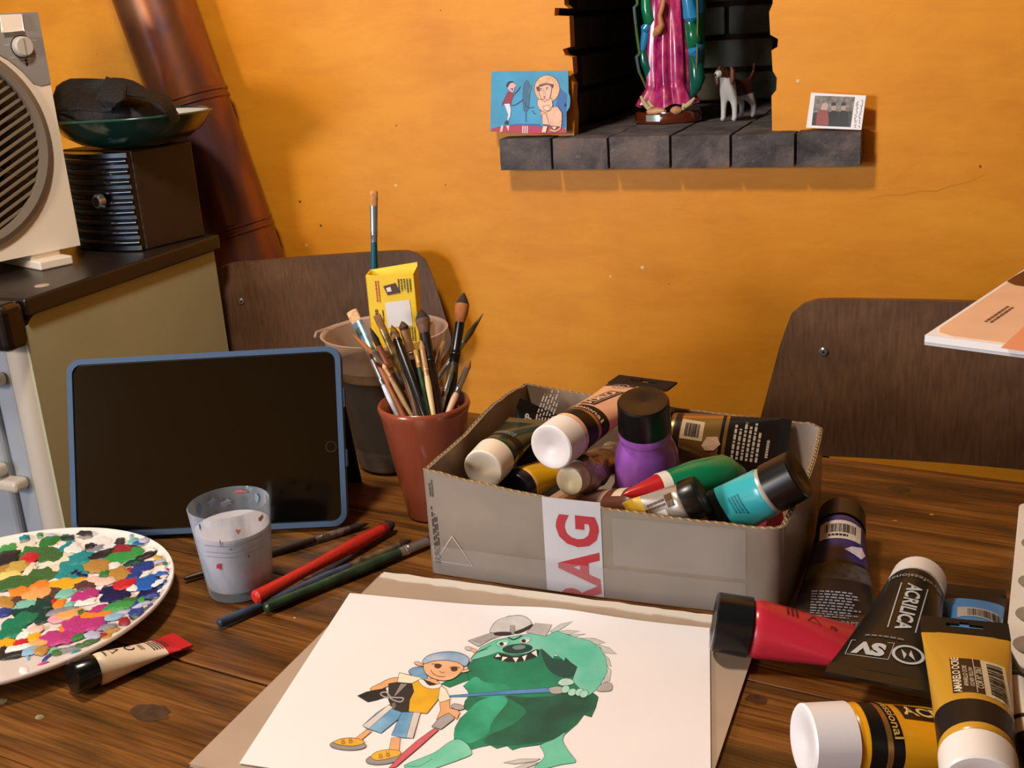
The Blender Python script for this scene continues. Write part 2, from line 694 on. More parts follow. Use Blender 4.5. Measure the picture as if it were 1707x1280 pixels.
def build_room():
    mb = MB()
    box(mb, mat('#4a3220', 0.6, var=0.4, vscale=6), -2.7, 1.9, -2.0, 1.95, -0.06, 0.0)
    tag(mb.build('floor'), 'brown floor under the table', None, None, 'structure')
    # back wall: plaster slab with a ragged opening
    rn = random.Random(3)
    hole = []
    # right edge from the ledge upwards, read off the photograph
    for x, y in ((1287, 212), (1286, 160), (1294, 150), (1295, 130), (1288, 118), (1286, 84), (1296, 78), (1297, 65), (1284, 58), (1282, 20), (1288, 6)):
        p = yp(x, y, WY)
        hole.append((p.x, p.z))
    hole += [(-0.262, T + NTOP), (-0.36, T + NTOP + 0.02), (-0.5, T + NTOP + 0.015), (-0.588, T + NTOP)]
    for x, y in ((941, 8), (948, 14), (925, 13), (924, 26), (949, 27), (951, 78), (938, 82), (942, 92), (954, 95), (956, 122), (949, 128), (956, 140), (955, 170), (958, 190), (957, 224)):
        p = yp(x, y, WY)
        hole.append((p.x, p.z))
    hole = [(hole[0][0], T + LEDGE - 0.03)] + hole + [(hole[-1][0], T + LEDGE - 0.03)]
    mb = MB()
    prism(mb, WALL, [[(-2.7, 0), (1.9, 0), (1.9, 2.45), (-2.7, 2.45)], list(hole)], lambda x, z, d: Vector((x, WY + d, z)), 0.022)
    wall = mb.build('wall_back', bevel=0.0)
    tag(wall, 'ochre yellow plastered wall with a brick niche', None, None, 'structure')
    # masonry behind the plaster
    mb = MB()
    z0, z1 = T + LEDGE - 0.05, T + NTOP
    y0 = WY + 0.0225
    box(mb, SOOT, -2.7, NX0 - 0.016, y0, 2.34, 0, 2.45)
    box(mb, SOOT, NX1 + 0.012, 1.9, y0, 2.34, 0, 2.45)
    box(mb, SOOT, NX0 - 0.016, NX1 + 0.012, NY1, 2.34, 0, 2.45)
    box(mb, SOOT, NX0 - 0.016, NX1 + 0.012, y0, NY1, 0, z0 - 0.002)
    box(mb, SOOT, NX0 - 0.016, NX1 + 0.012, y0, NY1, z1, 2.45)
    mb.build('mortar', wall)
    # bricks lining the niche: left side and back
    rows = 6
    hh = (z1 - T - LEDGE) / rows
    meshes = {}
    for r in range(rows):
        za = T + LEDGE + r * hh + 0.004
        zb = T + LEDGE + (r + 1) * hh - 0.006
        ys = [WY + 0.026 + (0.0 if r % 2 else -0.0)]
        cut = [WY + 0.026, 1.87 if r % 2 else 1.93, 2.05 if r % 2 else 2.12, NY1 - 0.01]
        for a, b in zip(cut, cut[1:]):
            m2 = MB()
            box(m2, SOOT, NX0 - 0.02, NX0 + rn.uniform(-0.005, 0.004), a + 0.004, b - 0.004, za, zb)
            m2.build('brick', wall, bevel=0.003)
        cut = [NX0 + 0.01, -0.5 if r % 2 else -0.43, -0.34 if r % 2 else -0.29, NX1]
        for a, b in zip(cut, cut[1:]):
            m2 = MB()
            box(m2, mat(rn.choice(('#78847e', '#8a928c', '#6a6a5e', '#74705c')), 0.85, var=0.3, vscale=20, bump=0.4), a + 0.004, b - 0.004, NY1 - 0.012 + rn.uniform(-0.004, 0.003), NY1 + 0.02, za, zb)
            m2.build('brick', wall, bevel=0.003)
    # small chips and nail marks in the plaster
    for x, y, s, c in ((1071, 446, 0.004, '#f2d8a0'), (1018, 461, 0.003, '#f0d090'), (535, 376, 0.003, '#6a3c0c'), (330, 24, 0.004, '#6a3c0c'), (500, 336, 0.003, '#5a340c'), (660, 309, 0.003, '#f2dcb0'), (1330, 135, 0.0035, '#f6d49a'), (511, 409, 0.003, '#efd29a')):
        p = yp(x, y, WY)
        m2 = MB()
        lathe(m2, mat(c, 0.8), p + Vector((0, 0.002, 0)), (0, -1, 0), [(0, s), (0.0026, s * 0.7)], 7)
        m2.build('plaster_chip', wall, smooth=True)
    for pts_ in ([(1447, 331), (1478, 325), (1505, 325), (1530, 319), (1562, 318), (1590, 308), (1612, 304), (1640, 291)],):
        m2 = MB()
        q_ = [yp(x_, y_, WY) for x_, y_ in pts_]
        put_line(m2, mat('#d08c28', 0.8), [(p_.x, p_.z) for p_ in q_], lambda x_, z_: Vector((x_, WY - 0.0003, z_)), 0.0022, taper=True)
        m2.build('plaster_crack', wall)
    # brick ledge
    led = thing('trim_1', 'row of dark sooty bricks forming the niche ledge', None, (-0.41, 1.70, T + LEDGE), None, 'structure')
    xs = [-0.694, -0.603, -0.510, -0.412, -0.320, -0.2255, -0.132]
    for i in range(6):
        for j, (ya, yb) in enumerate(((1.70, 1.908), (1.914, 2.12), (2.126, 2.25))):
            a, b = xs[i] + 0.0011, xs[i + 1] - 0.0011
            if j:
                a, b = max(a, NX0 + 0.001), min(b, NX1 - 0.001)
                if b - a < 0.02:
                    continue
            m2 = MB()
            dz = rn.uniform(-0.003, 0.0)
            nx, ny, nz = 5, 7, 3
            vs, fs, idx = [], [], {}
            ch = 0.0016
            def vert(u, v, w):
                k = (u, v, w)
                if k not in idx:
                    x = a + (b - a) * u / nx
                    y = ya + (yb - ya) * v / ny
                    z = T + LEDGE - 0.051 + 0.051 * w / nz + dz * (w == nz)
                    e = sum((u in (0, nx), v in (0, ny), w in (0, nz)))
                    nn = noise.noise(Vector((x, y, z)) * 60) * 0.0022
                    p = Vector((x, y, z))
                    c = Vector(((a + b) / 2, (ya + yb) / 2, T + LEDGE - 0.025))
                    if e >= 2:
                        if u in (0, nx):
                            p.x += ch * (0.6 if u == 0 else -0.6)
                        if v in (0, ny):
                            p.y += ch * (0.6 if v == 0 else -0.6)
                        if w in (0, nz):
                            p.z += ch * (0.6 if w == 0 else -0.6)
                    p.y += nn * (v == 0)
                    p.z += nn * (w == nz) * 0.5
                    idx[k] = len(vs)
                    vs.append(p)
                return idx[k]
            for u in range(nx):
                for v in range(ny):
                    fs.append((vert(u, v, 0), vert(u, v + 1, 0), vert(u + 1, v + 1, 0), vert(u + 1, v, 0)))
                    fs.append((vert(u, v, nz), vert(u + 1, v, nz), vert(u + 1, v + 1, nz), vert(u, v + 1, nz)))
            for u in range(nx):
                for w in range(nz):
                    fs.append((vert(u, 0, w), vert(u + 1, 0, w), vert(u + 1, 0, w + 1), vert(u, 0, w + 1)))
                    fs.append((vert(u, ny, w), vert(u, ny, w + 1), vert(u + 1, ny, w + 1), vert(u + 1, ny, w)))
            for v in range(ny):
                for w in range(nz):
                    fs.append((vert(0, v, w), vert(0, v, w + 1), vert(0, v + 1, w + 1), vert(0, v + 1, w)))
                    fs.append((vert(nx, v, w), vert(nx, v + 1, w), vert(nx, v + 1, w + 1), vert(nx, v, w + 1)))
            m2.add(vs, fs, BRICK)
            o = part(m2, 'brick', led, smooth=True, sharp=50)
    # rest of the room: timber ceiling, wall with the window behind the photographer
    mb = MB()
    box(mb, mat('#3a2414', 0.6, var=0.4, vscale=5), -2.7, 1.9, -2.0, 1.74, 2.45, 2.5)
    ceil = tag(mb.build('ceiling'), 'dark timber ceiling', None, None, 'structure')
    for k in range(6):
        mb = MB()
        box(mb, mat('#2c1a0e', 0.6, var=0.4, vscale=5), -2.5 + k * 0.8, -2.38 + k * 0.8, -1.899, 1.739, 2.33, 2.4499)
        mb.build('beam', ceil)
    mb = MB()
    prism(mb, mat('#d9a758', 0.7), [[(-2.7, 0), (1.9, 0), (1.9, 2.45), (-2.7, 2.45)], [(-2.53, 0.7), (-1.47, 0.7), (-1.47, 1.70), (-2.53, 1.70)]], lambda x, z, d: Vector((x, -1.9 - d, z)), 0.1)
    tag(mb.build('wall_front'), 'plaster wall with the window', None, None, 'structure')
    mb = MB()
    for a, b, c, d in ((-2.53, -2.48, 0.7, 1.70), (-1.52, -1.47, 0.7, 1.70), (-2.48, -1.52, 0.7, 0.75), (-2.48, -1.52, 1.65, 1.70)):
        box(mb, WHITE, a, b, -1.97, -1.93, c, d)
    tag(mb.build('window_1'), 'white window frame', None, None, 'structure')


build_room()

# ================================================================== THE TABLE
TA = -0.127246
TX = Vector((math.cos(TA), math.sin(TA), 0))
TYV = Vector((-math.sin(TA), math.cos(TA), 0))


def build_table():
    org = zp(784, 687, 0)          # a point on the far edge
    # left end of the table passes beside the tablet
    L = (Vector((-0.845, 0.80, T)) - org).dot(TX)
    root = thing('dining_table', 'dark stained pine plank table covered with painting things', 'table', org + TX * (L + 0.9) - TYV * 0.45 - Vector((0, 0, T)))
    seam = (zp(368, 1118, 0) - org).dot(TYV)
    w = -seam / 4
    M = Matrix.Translation(org) @ Matrix.Rotation(TA, 4, 'Z')
    X0, X1 = L, L + 1.8
    for k in range(6):
        m2 = MB()
        y1, y0 = -k * w, -(k + 1) * w
        g = 0.0004
        ga = 0.0022 if k == 4 else g
        gb = 0.0006 if k == 3 else g
        box(m2, WOOD, X0, X1, y0 + gb, y1 - ga, -0.028, 0.0)
        me = m2.build('plank', root, bevel=0.0012 if k in (3, 4) else 0.0006)
        me.matrix_parent_inverse = root.matrix_world.inverted()
        me.matrix_parent_inverse = Matrix.Translation(-root.location)
        me.matrix_basis = M
    for px_, py_, rx_, ry_, c_ in ((252, 1188, 0.017, 0.010, '#46301e'), (1262, 1166, 0.008, 0.006, '#46280f'), (1500, 815, 0.010, 0.008, '#3c2a10'), (66, 1196, 0.004, 0.003, '#8a8468'), (3, 1170, 0.004, 0.004, '#8a8468'), (1553, 858, 0.0022, 0.002, '#b08850'), (1492, 868, 0.0022, 0.0016, '#b08850'), (491, 1030, 0.001, 0.001, '#d8c8a8')):
        q_ = zp(px_, py_, 0)
        m2 = MB()
        rk = random.Random(px_)
        pts_ = []
        for i_ in range(18):
            a_ = 2 * math.pi * i_ / 18
            k_ = rk.uniform(0.85, 1.15)
            pts_.append((rx_ * k_ * math.cos(a_), ry_ * k_ * math.sin(a_)))
        put_poly(m2, mat(c_, 0.45, var=0.4, vscale=120), pts_, lambda x_, y_: q_ + TX * x_ + TYV * y_ + Vector((0, 0, 0.00025)))
        part(m2, 'knot' if rx_ > 0.005 else 'dried_paint', root)
    dark = mat('#3a2110', 0.5, var=0.3, vscale=12)
    for nm, b in (('apron', (X0 + 0.06, X1 - 0.06, -0.075, -0.05, -0.12, -0.0285)), ('apron', (X0 + 0.06, X1 - 0.06, -6 * w + 0.05, -6 * w + 0.075, -0.12, -0.0285))):
        m2 = MB()
        box(m2, dark, *b, M)
        part(m2, nm, root)
    for x in (X0 + 0.06, X1 - 0.13):
        for y in (-0.12, -6 * w + 0.05):
            m2 = MB()
            box(m2, dark, x, x + 0.07, y, y + 0.07, -T + 0.0005, -0.0285, M)
            part(m2, 'leg', root, bevel=0.004)


build_table()


# ================================================================== CHAIRS
def rounded_rect(w0, w1, h, r, n=6):
    """outline of a backrest: width w0 at the top, w1 at the bottom, rounded corners"""
    pts = []
    for cx, cy, a0 in ((w1 / 2 - r, r, -90), (w0 / 2 - r, h - r, 0), (-w0 / 2 + r, h - r, 90), (-w1 / 2 + r, r, 180)):
        for i in range(n + 1):
            a = R(a0 + 90 * i / n)
            pts.append((cx + r * math.cos(a), cy + r * math.sin(a)))
    return pts


def build_chair(label, mid, yaw, w0, w1, h, ztop):
    """mid: ground point under the middle of the backrest; faces local -y"""
    M = Matrix.Translation((mid[0], mid[1], 0)) @ Matrix.Rotation(yaw, 4, 'Z')
    t = thing('school_chair', label, 'chair', (mid[0], mid[1], 0), 'plywood school chairs along the wall')
    zb = ztop - h
    rec = 0.10
    def to3(x, y, d):
        curve = 0.10 * x * x
        return M @ Vector((x, -curve * 4 + d + rec * (y - h), zb + y))
    # backrest as a bent sheet: columns across the width
    out = rounded_rect(w0, w1, h, 0.045)
    mb = MB()
    n = 28
    def span(x):
        ys = []
        k = len(out)
        for i in range(k):
            a, b = out[i], out[(i + 1) % k]
            if (a[0] - x) * (b[0] - x) <= 0 and abs(a[0] - b[0]) > 1e-9:
                ys.append(a[1] + (b[1] - a[1]) * (x - a[0]) / (b[0] - a[0]))
        return (min(ys), max(ys)) if ys else (0, 0)
    W = max(w0, w1) / 2
    xs = [W * 0.9995 * math.sin(math.pi / 2 * (2 * i / n - 1)) for i in range(n + 1)]
    vs, fs = [], []
    for x in xs:
        a, b = span(x)
        for d in (0.0, 0.011):
            vs += [to3(x, a, d), to3(x, b, d)]
    for i in range(n):
        o, p = 4 * i, 4 * i + 4
        fs += [(o, p, p + 1, o + 1), (o + 2, o + 3, p + 3, p + 2), (o + 1, p + 1, p + 3, o + 3), (o, o + 2, p + 2, p)]
    fs += [(0, 1, 3, 2), (4 * n, 4 * n + 2, 4 * n + 3, 4 * n + 1)]
    mb.add(vs, fs, PLY)
    back = part(mb, 'backrest', t, smooth=True, sharp=40)
    for sx in (-1, 1):
        for yy in (0.055,):
            m2 = MB()
            p = to3(sx * (w0 / 2 - 0.05), h - yy - 0.01, -0.0002)
            nrm = (M.to_3x3() @ Vector((0, -1, 0)))
            lathe(m2, STEEL, p, nrm, [(0, 0.0055), (0.0012, 0.0055), (0.0025, 0.004)], 14, cap0=False)
            lathe(m2, BLACKM, p + nrm * 0.0024, nrm, [(0, 0.0018), (0.0004, 0.0017)], 10, cap0=False)
            part(m2, 'screw', t, back, smooth=True)
    tube = mat('#2c2a28', 0.35, 0.6)
    # seat and steel frame, mostly hidden under the table
    m2 = MB()
    prism(m2, PLY, [[(-0.185, -0.42), (0.185, -0.42), (0.125, -0.05), (-0.125, -0.05)]], lambda x, y, d: M @ Vector((x, y, 0.45 + d)), 0.012)
    part(m2, 'seat', t, bevel=0.004)
    for sx in (-1, 1):
        m2 = MB()
        x = sx * (w0 / 2 - 0.05)
        pipe_path(m2, tube, [to3(x, h * 0.85, 0.021), to3(x, 0.02, 0.021), M @ Vector((x, 0.0, zb - 0.05)), M @ Vector((x * 1.0, -0.06, 0.44)), M @ Vector((x * 1.1, -0.02, 0.003))], 0.0095)
        part(m2, 'rear_leg', t, smooth=True)
        m2 = MB()
        pipe_path(m2, tube, [M @ Vector((x, -0.07, 0.44)), M @ Vector((x, -0.36, 0.44)), M @ Vector((x * 1.05, -0.40, 0.41)), M @ Vector((x * 1.15, -0.42, 0.003))], 0.0095)
        part(m2, 'front_leg', t, smooth=True)


a, b = Vector((-1.165, 1.535, 0)), Vector((-0.825, 1.688, 0))
build_chair('brown plywood chair behind the tablet and the brush pot', (a + b) / 2, math.atan2(b.y - a.y, b.x - a.x), 0.375, 0.42, 0.195, T + 0.116)
build_chair('dark brown plywood chair behind the cardboard box', (0.005, 1.40), 0.0, 0.40, 0.45, 0.200, T + 0.123)


# ================================================================== STOVE AND WHAT STANDS ON IT
SZ = 0.174                      # stove top above table top
SX = -1.112


def build_stove():
    t = thing('stove', 'enamelled stove with olive green side and black top beside the wall', 'stove', (-1.4, 1.28, 0))
    z1 = T + SZ
    olive = mat('#b4b692', 0.35, var=0.08, vscale=5, bump=0.05, bscale=20)
    grey = mat('#9ca2a8', 0.35)
    cream = mat('#c6baa8', 0.35)
    blk = mat('#16110f', 0.22, coat=0.3)
    m = MB()
    box(m, grey, -1.66, SX - 0.012, 1.10, 1.485, 0.06, z1 - 0.024)
    part(m, 'body', t)
    m = MB()
    # green side panel with a rounded upper front corner
    pts = [(1.075, 0.06), (1.488, 0.06), (1.488, z1 - 0.024)]
    for i in range(7):
        a = R(90 + 90 * i / 6)
        pts.append((1.075 + 0.028 + 0.028 * math.cos(a), z1 - 0.026 - 0.028 + 0.028 * math.sin(a)))
    prism(m, olive, [pts], lambda y, z, d: Vector((SX - 0.004 - d, y, z)), 0.008)
    part(m, 'side_panel', t, bevel=0.002)
    m = MB()
    box(m, mat('#241c18', 0.35, var=0.3, vscale=9), -1.68, SX + 0.004, 1.075, 1.50, z1 - 0.024, z1)
    part(m, 'top_plate', t, bevel=0.003)
    m = MB()
    box(m, blk, -1.68, SX + 0.003, 1.035, 1.0745, z1 - 0.062, z1 - 0.0005)
    part(m, 'front_rail', t, bevel=0.010, seg=4)
    m = MB()
    pipe_path(m, cream, [Vector((SX - 0.028, 1.088, 0.06)), Vector((SX - 0.028, 1.088, z1 - 0.063))], 0.0225, 20)
    part(m, 'corner_post', t, smooth=True)
    m = MB()
    box(m, grey, SX - 0.078, SX - 0.046, 1.073, 1.10, 0.07, z1 - 0.064)
    part(m, 'front_frame', t, bevel=0.006)
    m = MB()
    box(m, grey, -1.655, SX - 0.081, 1.066, 1.098, 0.30, z1 - 0.075)
    door = part(m, 'oven_door', t, bevel=0.010, seg=4)
    m = MB()
    box(m, grey, -1.655, SX - 0.081, 1.066, 1.098, 0.08, 0.29)
    part(m, 'lower_door', t, bevel=0.010, seg=4)
    for z in (T + 0.075, T - 0.075):
        m = MB()
        pz = z
        box(m, cream, SX - 0.128, SX - 0.074, 1.045, 1.066, pz + 0.003, pz + 0.021)
        part(m, 'hinge', t, door, bevel=0.006, seg=3)
        m = MB()
        box(m, cream, SX - 0.108, SX - 0.05, 1.047, 1.073, pz - 0.018, pz - 0.001)
        part(m, 'hinge', t, door, bevel=0.006, seg=3)
    m = MB()
    box(m, grey, -1.62, -1.15, 1.12, 1.46, 0.0005, 0.06)
    part(m, 'plinth', t)
    m = MB()
    p = zp(70, 476, SZ)
    lathe(m, mat('#b8a890', 0.5), (p.x, p.y, z1), (0, 0, 1), [(0, 0.010), (0.0006, 0.0095)], 14)
    part(m, 'worn_spot', t)


build_stove()


def build_fan_heater():
    d = Vector((math.sin(0.337), math.cos(0.337), 0))
    n = Vector((d.y, -d.x, 0))
    A = zp(100, 440, SZ)
    A.z = T + SZ
    zl, zh = 0.021, 0.352
    x1 = 0.037
    x0 = x1 - 0.315
    base = A - n * 0.06 + d * (x0 + x1) / 2
    t = thing('fan_heater', 'white box fan with round brown grille and grey control corner on stove', 'fan', (base.x, base.y, T + SZ))
    ivory = mat('#efe2cd', 0.4)
    grey = mat('#8d8a86', 0.45)
    def to3(x, y, dd=0.0):
        return A + d * x + Vector((0, 0, y)) - n * dd
    def inv(px, py):
        q = pl(px, py, A, n) - A
        return q.dot(d), q.z
    # circle through three points of the ring
    P = [inv(82, 258), inv(0, 106), inv(0, 402)]
    (ax, ay), (bx, by), (cx, cy) = P
    D = 2 * (ax * (by - cy) + bx * (cy - ay) + cx * (ay - by))
    ux = ((ax * ax + ay * ay) * (by - cy) + (bx * bx + by * by) * (cy - ay) + (cx * cx + cy * cy) * (ay - by)) / D
    uy = ((ax * ax + ay * ay) * (cx - bx) + (bx * bx + by * by) * (ax - cx) + (cx * cx + cy * cy) * (bx - ax)) / D
    rr = math.hypot(ax - ux, ay - uy)
    rr = min(rr, 0.152)
    ux = inv(82, 258)[0] - rr
    # body
    m = MB()
    circ = [(ux + rr * math.cos(2 * math.pi * i / 48), uy + rr * math.sin(2 * math.pi * i / 48)) for i in range(48)]
    prism(m, ivory, [[(x0, zl), (x1, zl), (x1, zh), (x0, zh)], circ], lambda x, y, dd: to3(x, y, dd), 0.13, back=True)
    part(m, 'housing', t)
    m = MB()
    lathe(m, mat('#2a2118', 0.7), to3(ux, uy, 0.128), n, [(0, rr), (0.004, rr)], 48)
    part(m, 'back_plate', t)
    # control corner
    q = [inv(*p) for p in ((137 - 52, 139), (68, 143), (54, 138), (36, 118), (14, 100), (0, 92), (-60, 70))]
    pts = [(x1, zh + 0.0)] + [(x1, q[0][1])] + q[1:] + [(q[-1][0], zh)]
    m = MB()
    prism(m, grey, [pts[::-1]], lambda x, y, dd: to3(x, y, -0.0015 + dd), 0.0014)
    ctl = part(m, 'control_panel', t)
    # ring
    m = MB()
    pipe = [(rr + 0.004, 0.0), (rr + 0.004, -0.006), (rr - 0.004, -0.009), (rr - 0.012, -0.006), (rr - 0.012, 0.01)]
    vs, fs = [], []
    for i in range(64):
        a = 2 * math.pi * i / 64
        for r_, dd in pipe:
            vs.append(to3(ux + r_ * math.cos(a), uy + r_ * math.sin(a), dd))
    k = len(pipe)
    for i in range(64):
        j = (i + 1) % 64
        for c in range(k - 1):
            fs.append((i * k + c, j * k + c, j * k + c + 1, i * k + c + 1))
    m.add(vs, fs, mat('#75695a', 0.45))
    part(m, 'grille_ring', t, smooth=True)
    # slats, each its own piece
    slat = mat('#7a6a55', 0.5)
    ri = rr - 0.011
    ang = R(26)
    ca, sa = math.cos(ang), math.sin(ang)
    k = -11
    while k <= 11:
        o = k * ri / 11.5
        hl = math.sqrt(max(0, ri * ri - o * o))
        m = MB()
        for_ = []
        p = [(ux + ca * u - sa * v, uy + sa * u + ca * v) for u, v in ((-hl, o - 0.0015), (hl, o - 0.0015), (hl, o + 0.0015), (-hl, o + 0.0015))]
        prism(m, slat, [p], lambda x, y, dd: to3(x, y, 0.001 + dd), 0.008)
        part(m, 'slat', t)
        k += 1
    for k in range(8):
        a = 2 * math.pi * k / 8 + 0.3
        m = MB()
        p = [(ux + r_ * math.cos(a + e), uy + r_ * math.sin(a + e)) for r_, e in ((0.03, -0.05), (ri, -0.012), (ri, 0.012), (0.03, 0.05))]
        prism(m, slat, [p], lambda x, y, dd: to3(x, y, 0.010 + dd), 0.004)
        part(m, 'spoke', t)
    m = MB()
    lathe(m, slat, to3(ux, uy, 0.012), n, [(0, 0.033), (0.012, 0.033), (0.014, 0.03)], 32)
    part(m, 'hub', t)
    for k in range(5):
        a = 2 * math.pi * k / 5
        m = MB()
        vs = []
        for r_ in (0.03, 0.07, rr - 0.02):
            for e, dd in ((-0.35, 0.065), (0.35, 0.045)):
                vs.append(to3(ux + r_ * math.cos(a + e), uy + r_ * math.sin(a + e), dd))
        m.add(vs, [(0, 1, 3, 2), (2, 3, 5, 4)], mat('#5a4028', 0.5))
        part(m, 'fan_blade', t)
    m = MB()
    lathe(m, BLACKM, to3(ux, uy, 0.10), n, [(0, 0.035), (0.07, 0.03)], 24)
    part(m, 'motor', t)
    # knob and switch
    x, y = inv(35, 78)
    m = MB()
    lathe(m, mat('#2a2826', 0.5), to3(x, y, -0.0015), n, [(0, 0.0155), (0.0008, 0.0155)], 28)
    lathe(m, mat('#b9b2a6', 0.4), to3(x, y, -0.002), n, [(0, 0.0142), (0.008, 0.0135), (0.010, 0.0115)], 28)
    kn = part(m, 'knob', t, ctl, smooth=True)
    m = MB()
    for a in (100,):
        put_rect(m, mat('#8b8578', 0.4), lambda u, v: to3(x + u, y + v, -0.0124), -0.001, 0.001, -0.011, 0.011)
    put_rect(m, BLACKM, lambda u, v: to3(x + u, y + v, -0.0018), 0.001, 0.0042, -0.026, -0.0165)
    for k in range(7):
        a = R(20 + 50 * k)
        put_rect(m, mat('#b8b4ae', 0.5), lambda u, v: to3(x + 0.021 * math.cos(a) + u, y + 0.021 * math.sin(a) + v, -0.0018), -0.004, 0.004, -0.0006, 0.0006)
    part(m, 'dial_marks', t, ctl)
    x, y = inv(18, 39)
    m = MB()
    prism(m, mat('#f5ead8', 0.35), [[(x - 0.015, y - 0.010), (x + 0.013, y - 0.010), (x + 0.013, y + 0.010), (x - 0.015, y + 0.010)]], lambda u, v, dd: to3(u, v, -0.007 + dd), 0.0054)
    part(m, 'switch', t, ctl, bevel=0.0015)
    # feet
    for xx in (x1 - 0.075, x0 + 0.03):
        m = MB()
        F = Matrix((d, n, Vector((0, 0, 1)))).transposed().to_4x4()
        F = Matrix.Translation(A + d * xx) @ F
        box(m, ivory, 0, 0.045, -0.13, -0.005, 0.010, 0.028, F)
        box(m, ivory, -0.003, 0.048, -0.14, 0.022, 0.0003, 0.013, F)
        part(m, 'foot', t, bevel=0.002)


build_fan_heater()


def build_black_box():
    c0 = zp(240, 419, SZ)
    c0.z = T + SZ
    dr = Vector((0.22, 0.975, 0)).normalized()
    dl = Vector((-dr.y, dr.x, 0))
    t = thing('louvred_appliance', 'black louvred appliance box with chrome knob under the green bowl', 'appliance', c0 + dl * 0.085 + dr * 0.062)
    H = 0.150
    F = Matrix((dl, dr, Vector((0, 0, 1)))).transposed().to_4x4()
    F = Matrix.Translation(c0 + Vector((0, 0, 0.0004))) @ F
    # note: dl is to the left; box in (left, back, up)
    def bx(m, mt, x0, x1, y0, y1, z0, z1):
        vs = [F @ Vector((x, y, z)) for z in (z0, z1) for y in (y0, y1) for x in (x0, x1)]
        m.add(vs, [(0, 1, 3, 2), (4, 6, 7, 5), (0, 4, 5, 1), (2, 3, 7, 6), (0, 2, 6, 4), (1, 5, 7, 3)], mt)
    m = MB()
    bx(m, mat('#2e1d12', 0.5, var=0.25, vscale=10), 0, 0.17, 0.006, 0.122, 0, H)
    part(m, 'cabinet', t, bevel=0.003)
    bow = lambda x: 0.026 * (1 - ((x - 0.085) / 0.085) ** 2)
    m = MB()
    xs_ = [0.002 + 0.166 * i / 16 for i in range(17)]
    prism(m, BLACK, [[(x, -bow(x)) for x in xs_] + [(0.168, 0.0055), (0.002, 0.0055)]], lambda x, y, d: F @ Vector((x, y, 0.002 + d)), H - 0.004)
    part(m, 'front_panel', t, smooth=True, sharp=40)
    for k in range(9):
        m = MB()
        z = 0.014 + k * 0.0153
        pts = [F @ Vector((x, -bow(x) - 0.0005, z)) for x in xs_]
        pipe_path(m, mat('#08090c', 0.12, coat=0.5), pts, 0.0052, 14)
        part(m, 'louver', t, smooth=True)
    m = MB()
    q = pl(173, 334, F @ Vector((0, -0.024, 0)), dr)
    lathe(m, mat('#a8aaae', 0.2, 0.9), q - dr * 0.004, -dr, [(0, 0.011), (0.008, 0.0105), (0.010, 0.0085)], 24)
    kn = part(m, 'knob', t, smooth=True)
    m = MB()
    lathe(m, BLACK, q - dr * 0.0141, -dr, [(0, 0.0075), (0.0006, 0.007)], 20)
    part(m, 'knob_face', t, kn)


build_black_box()


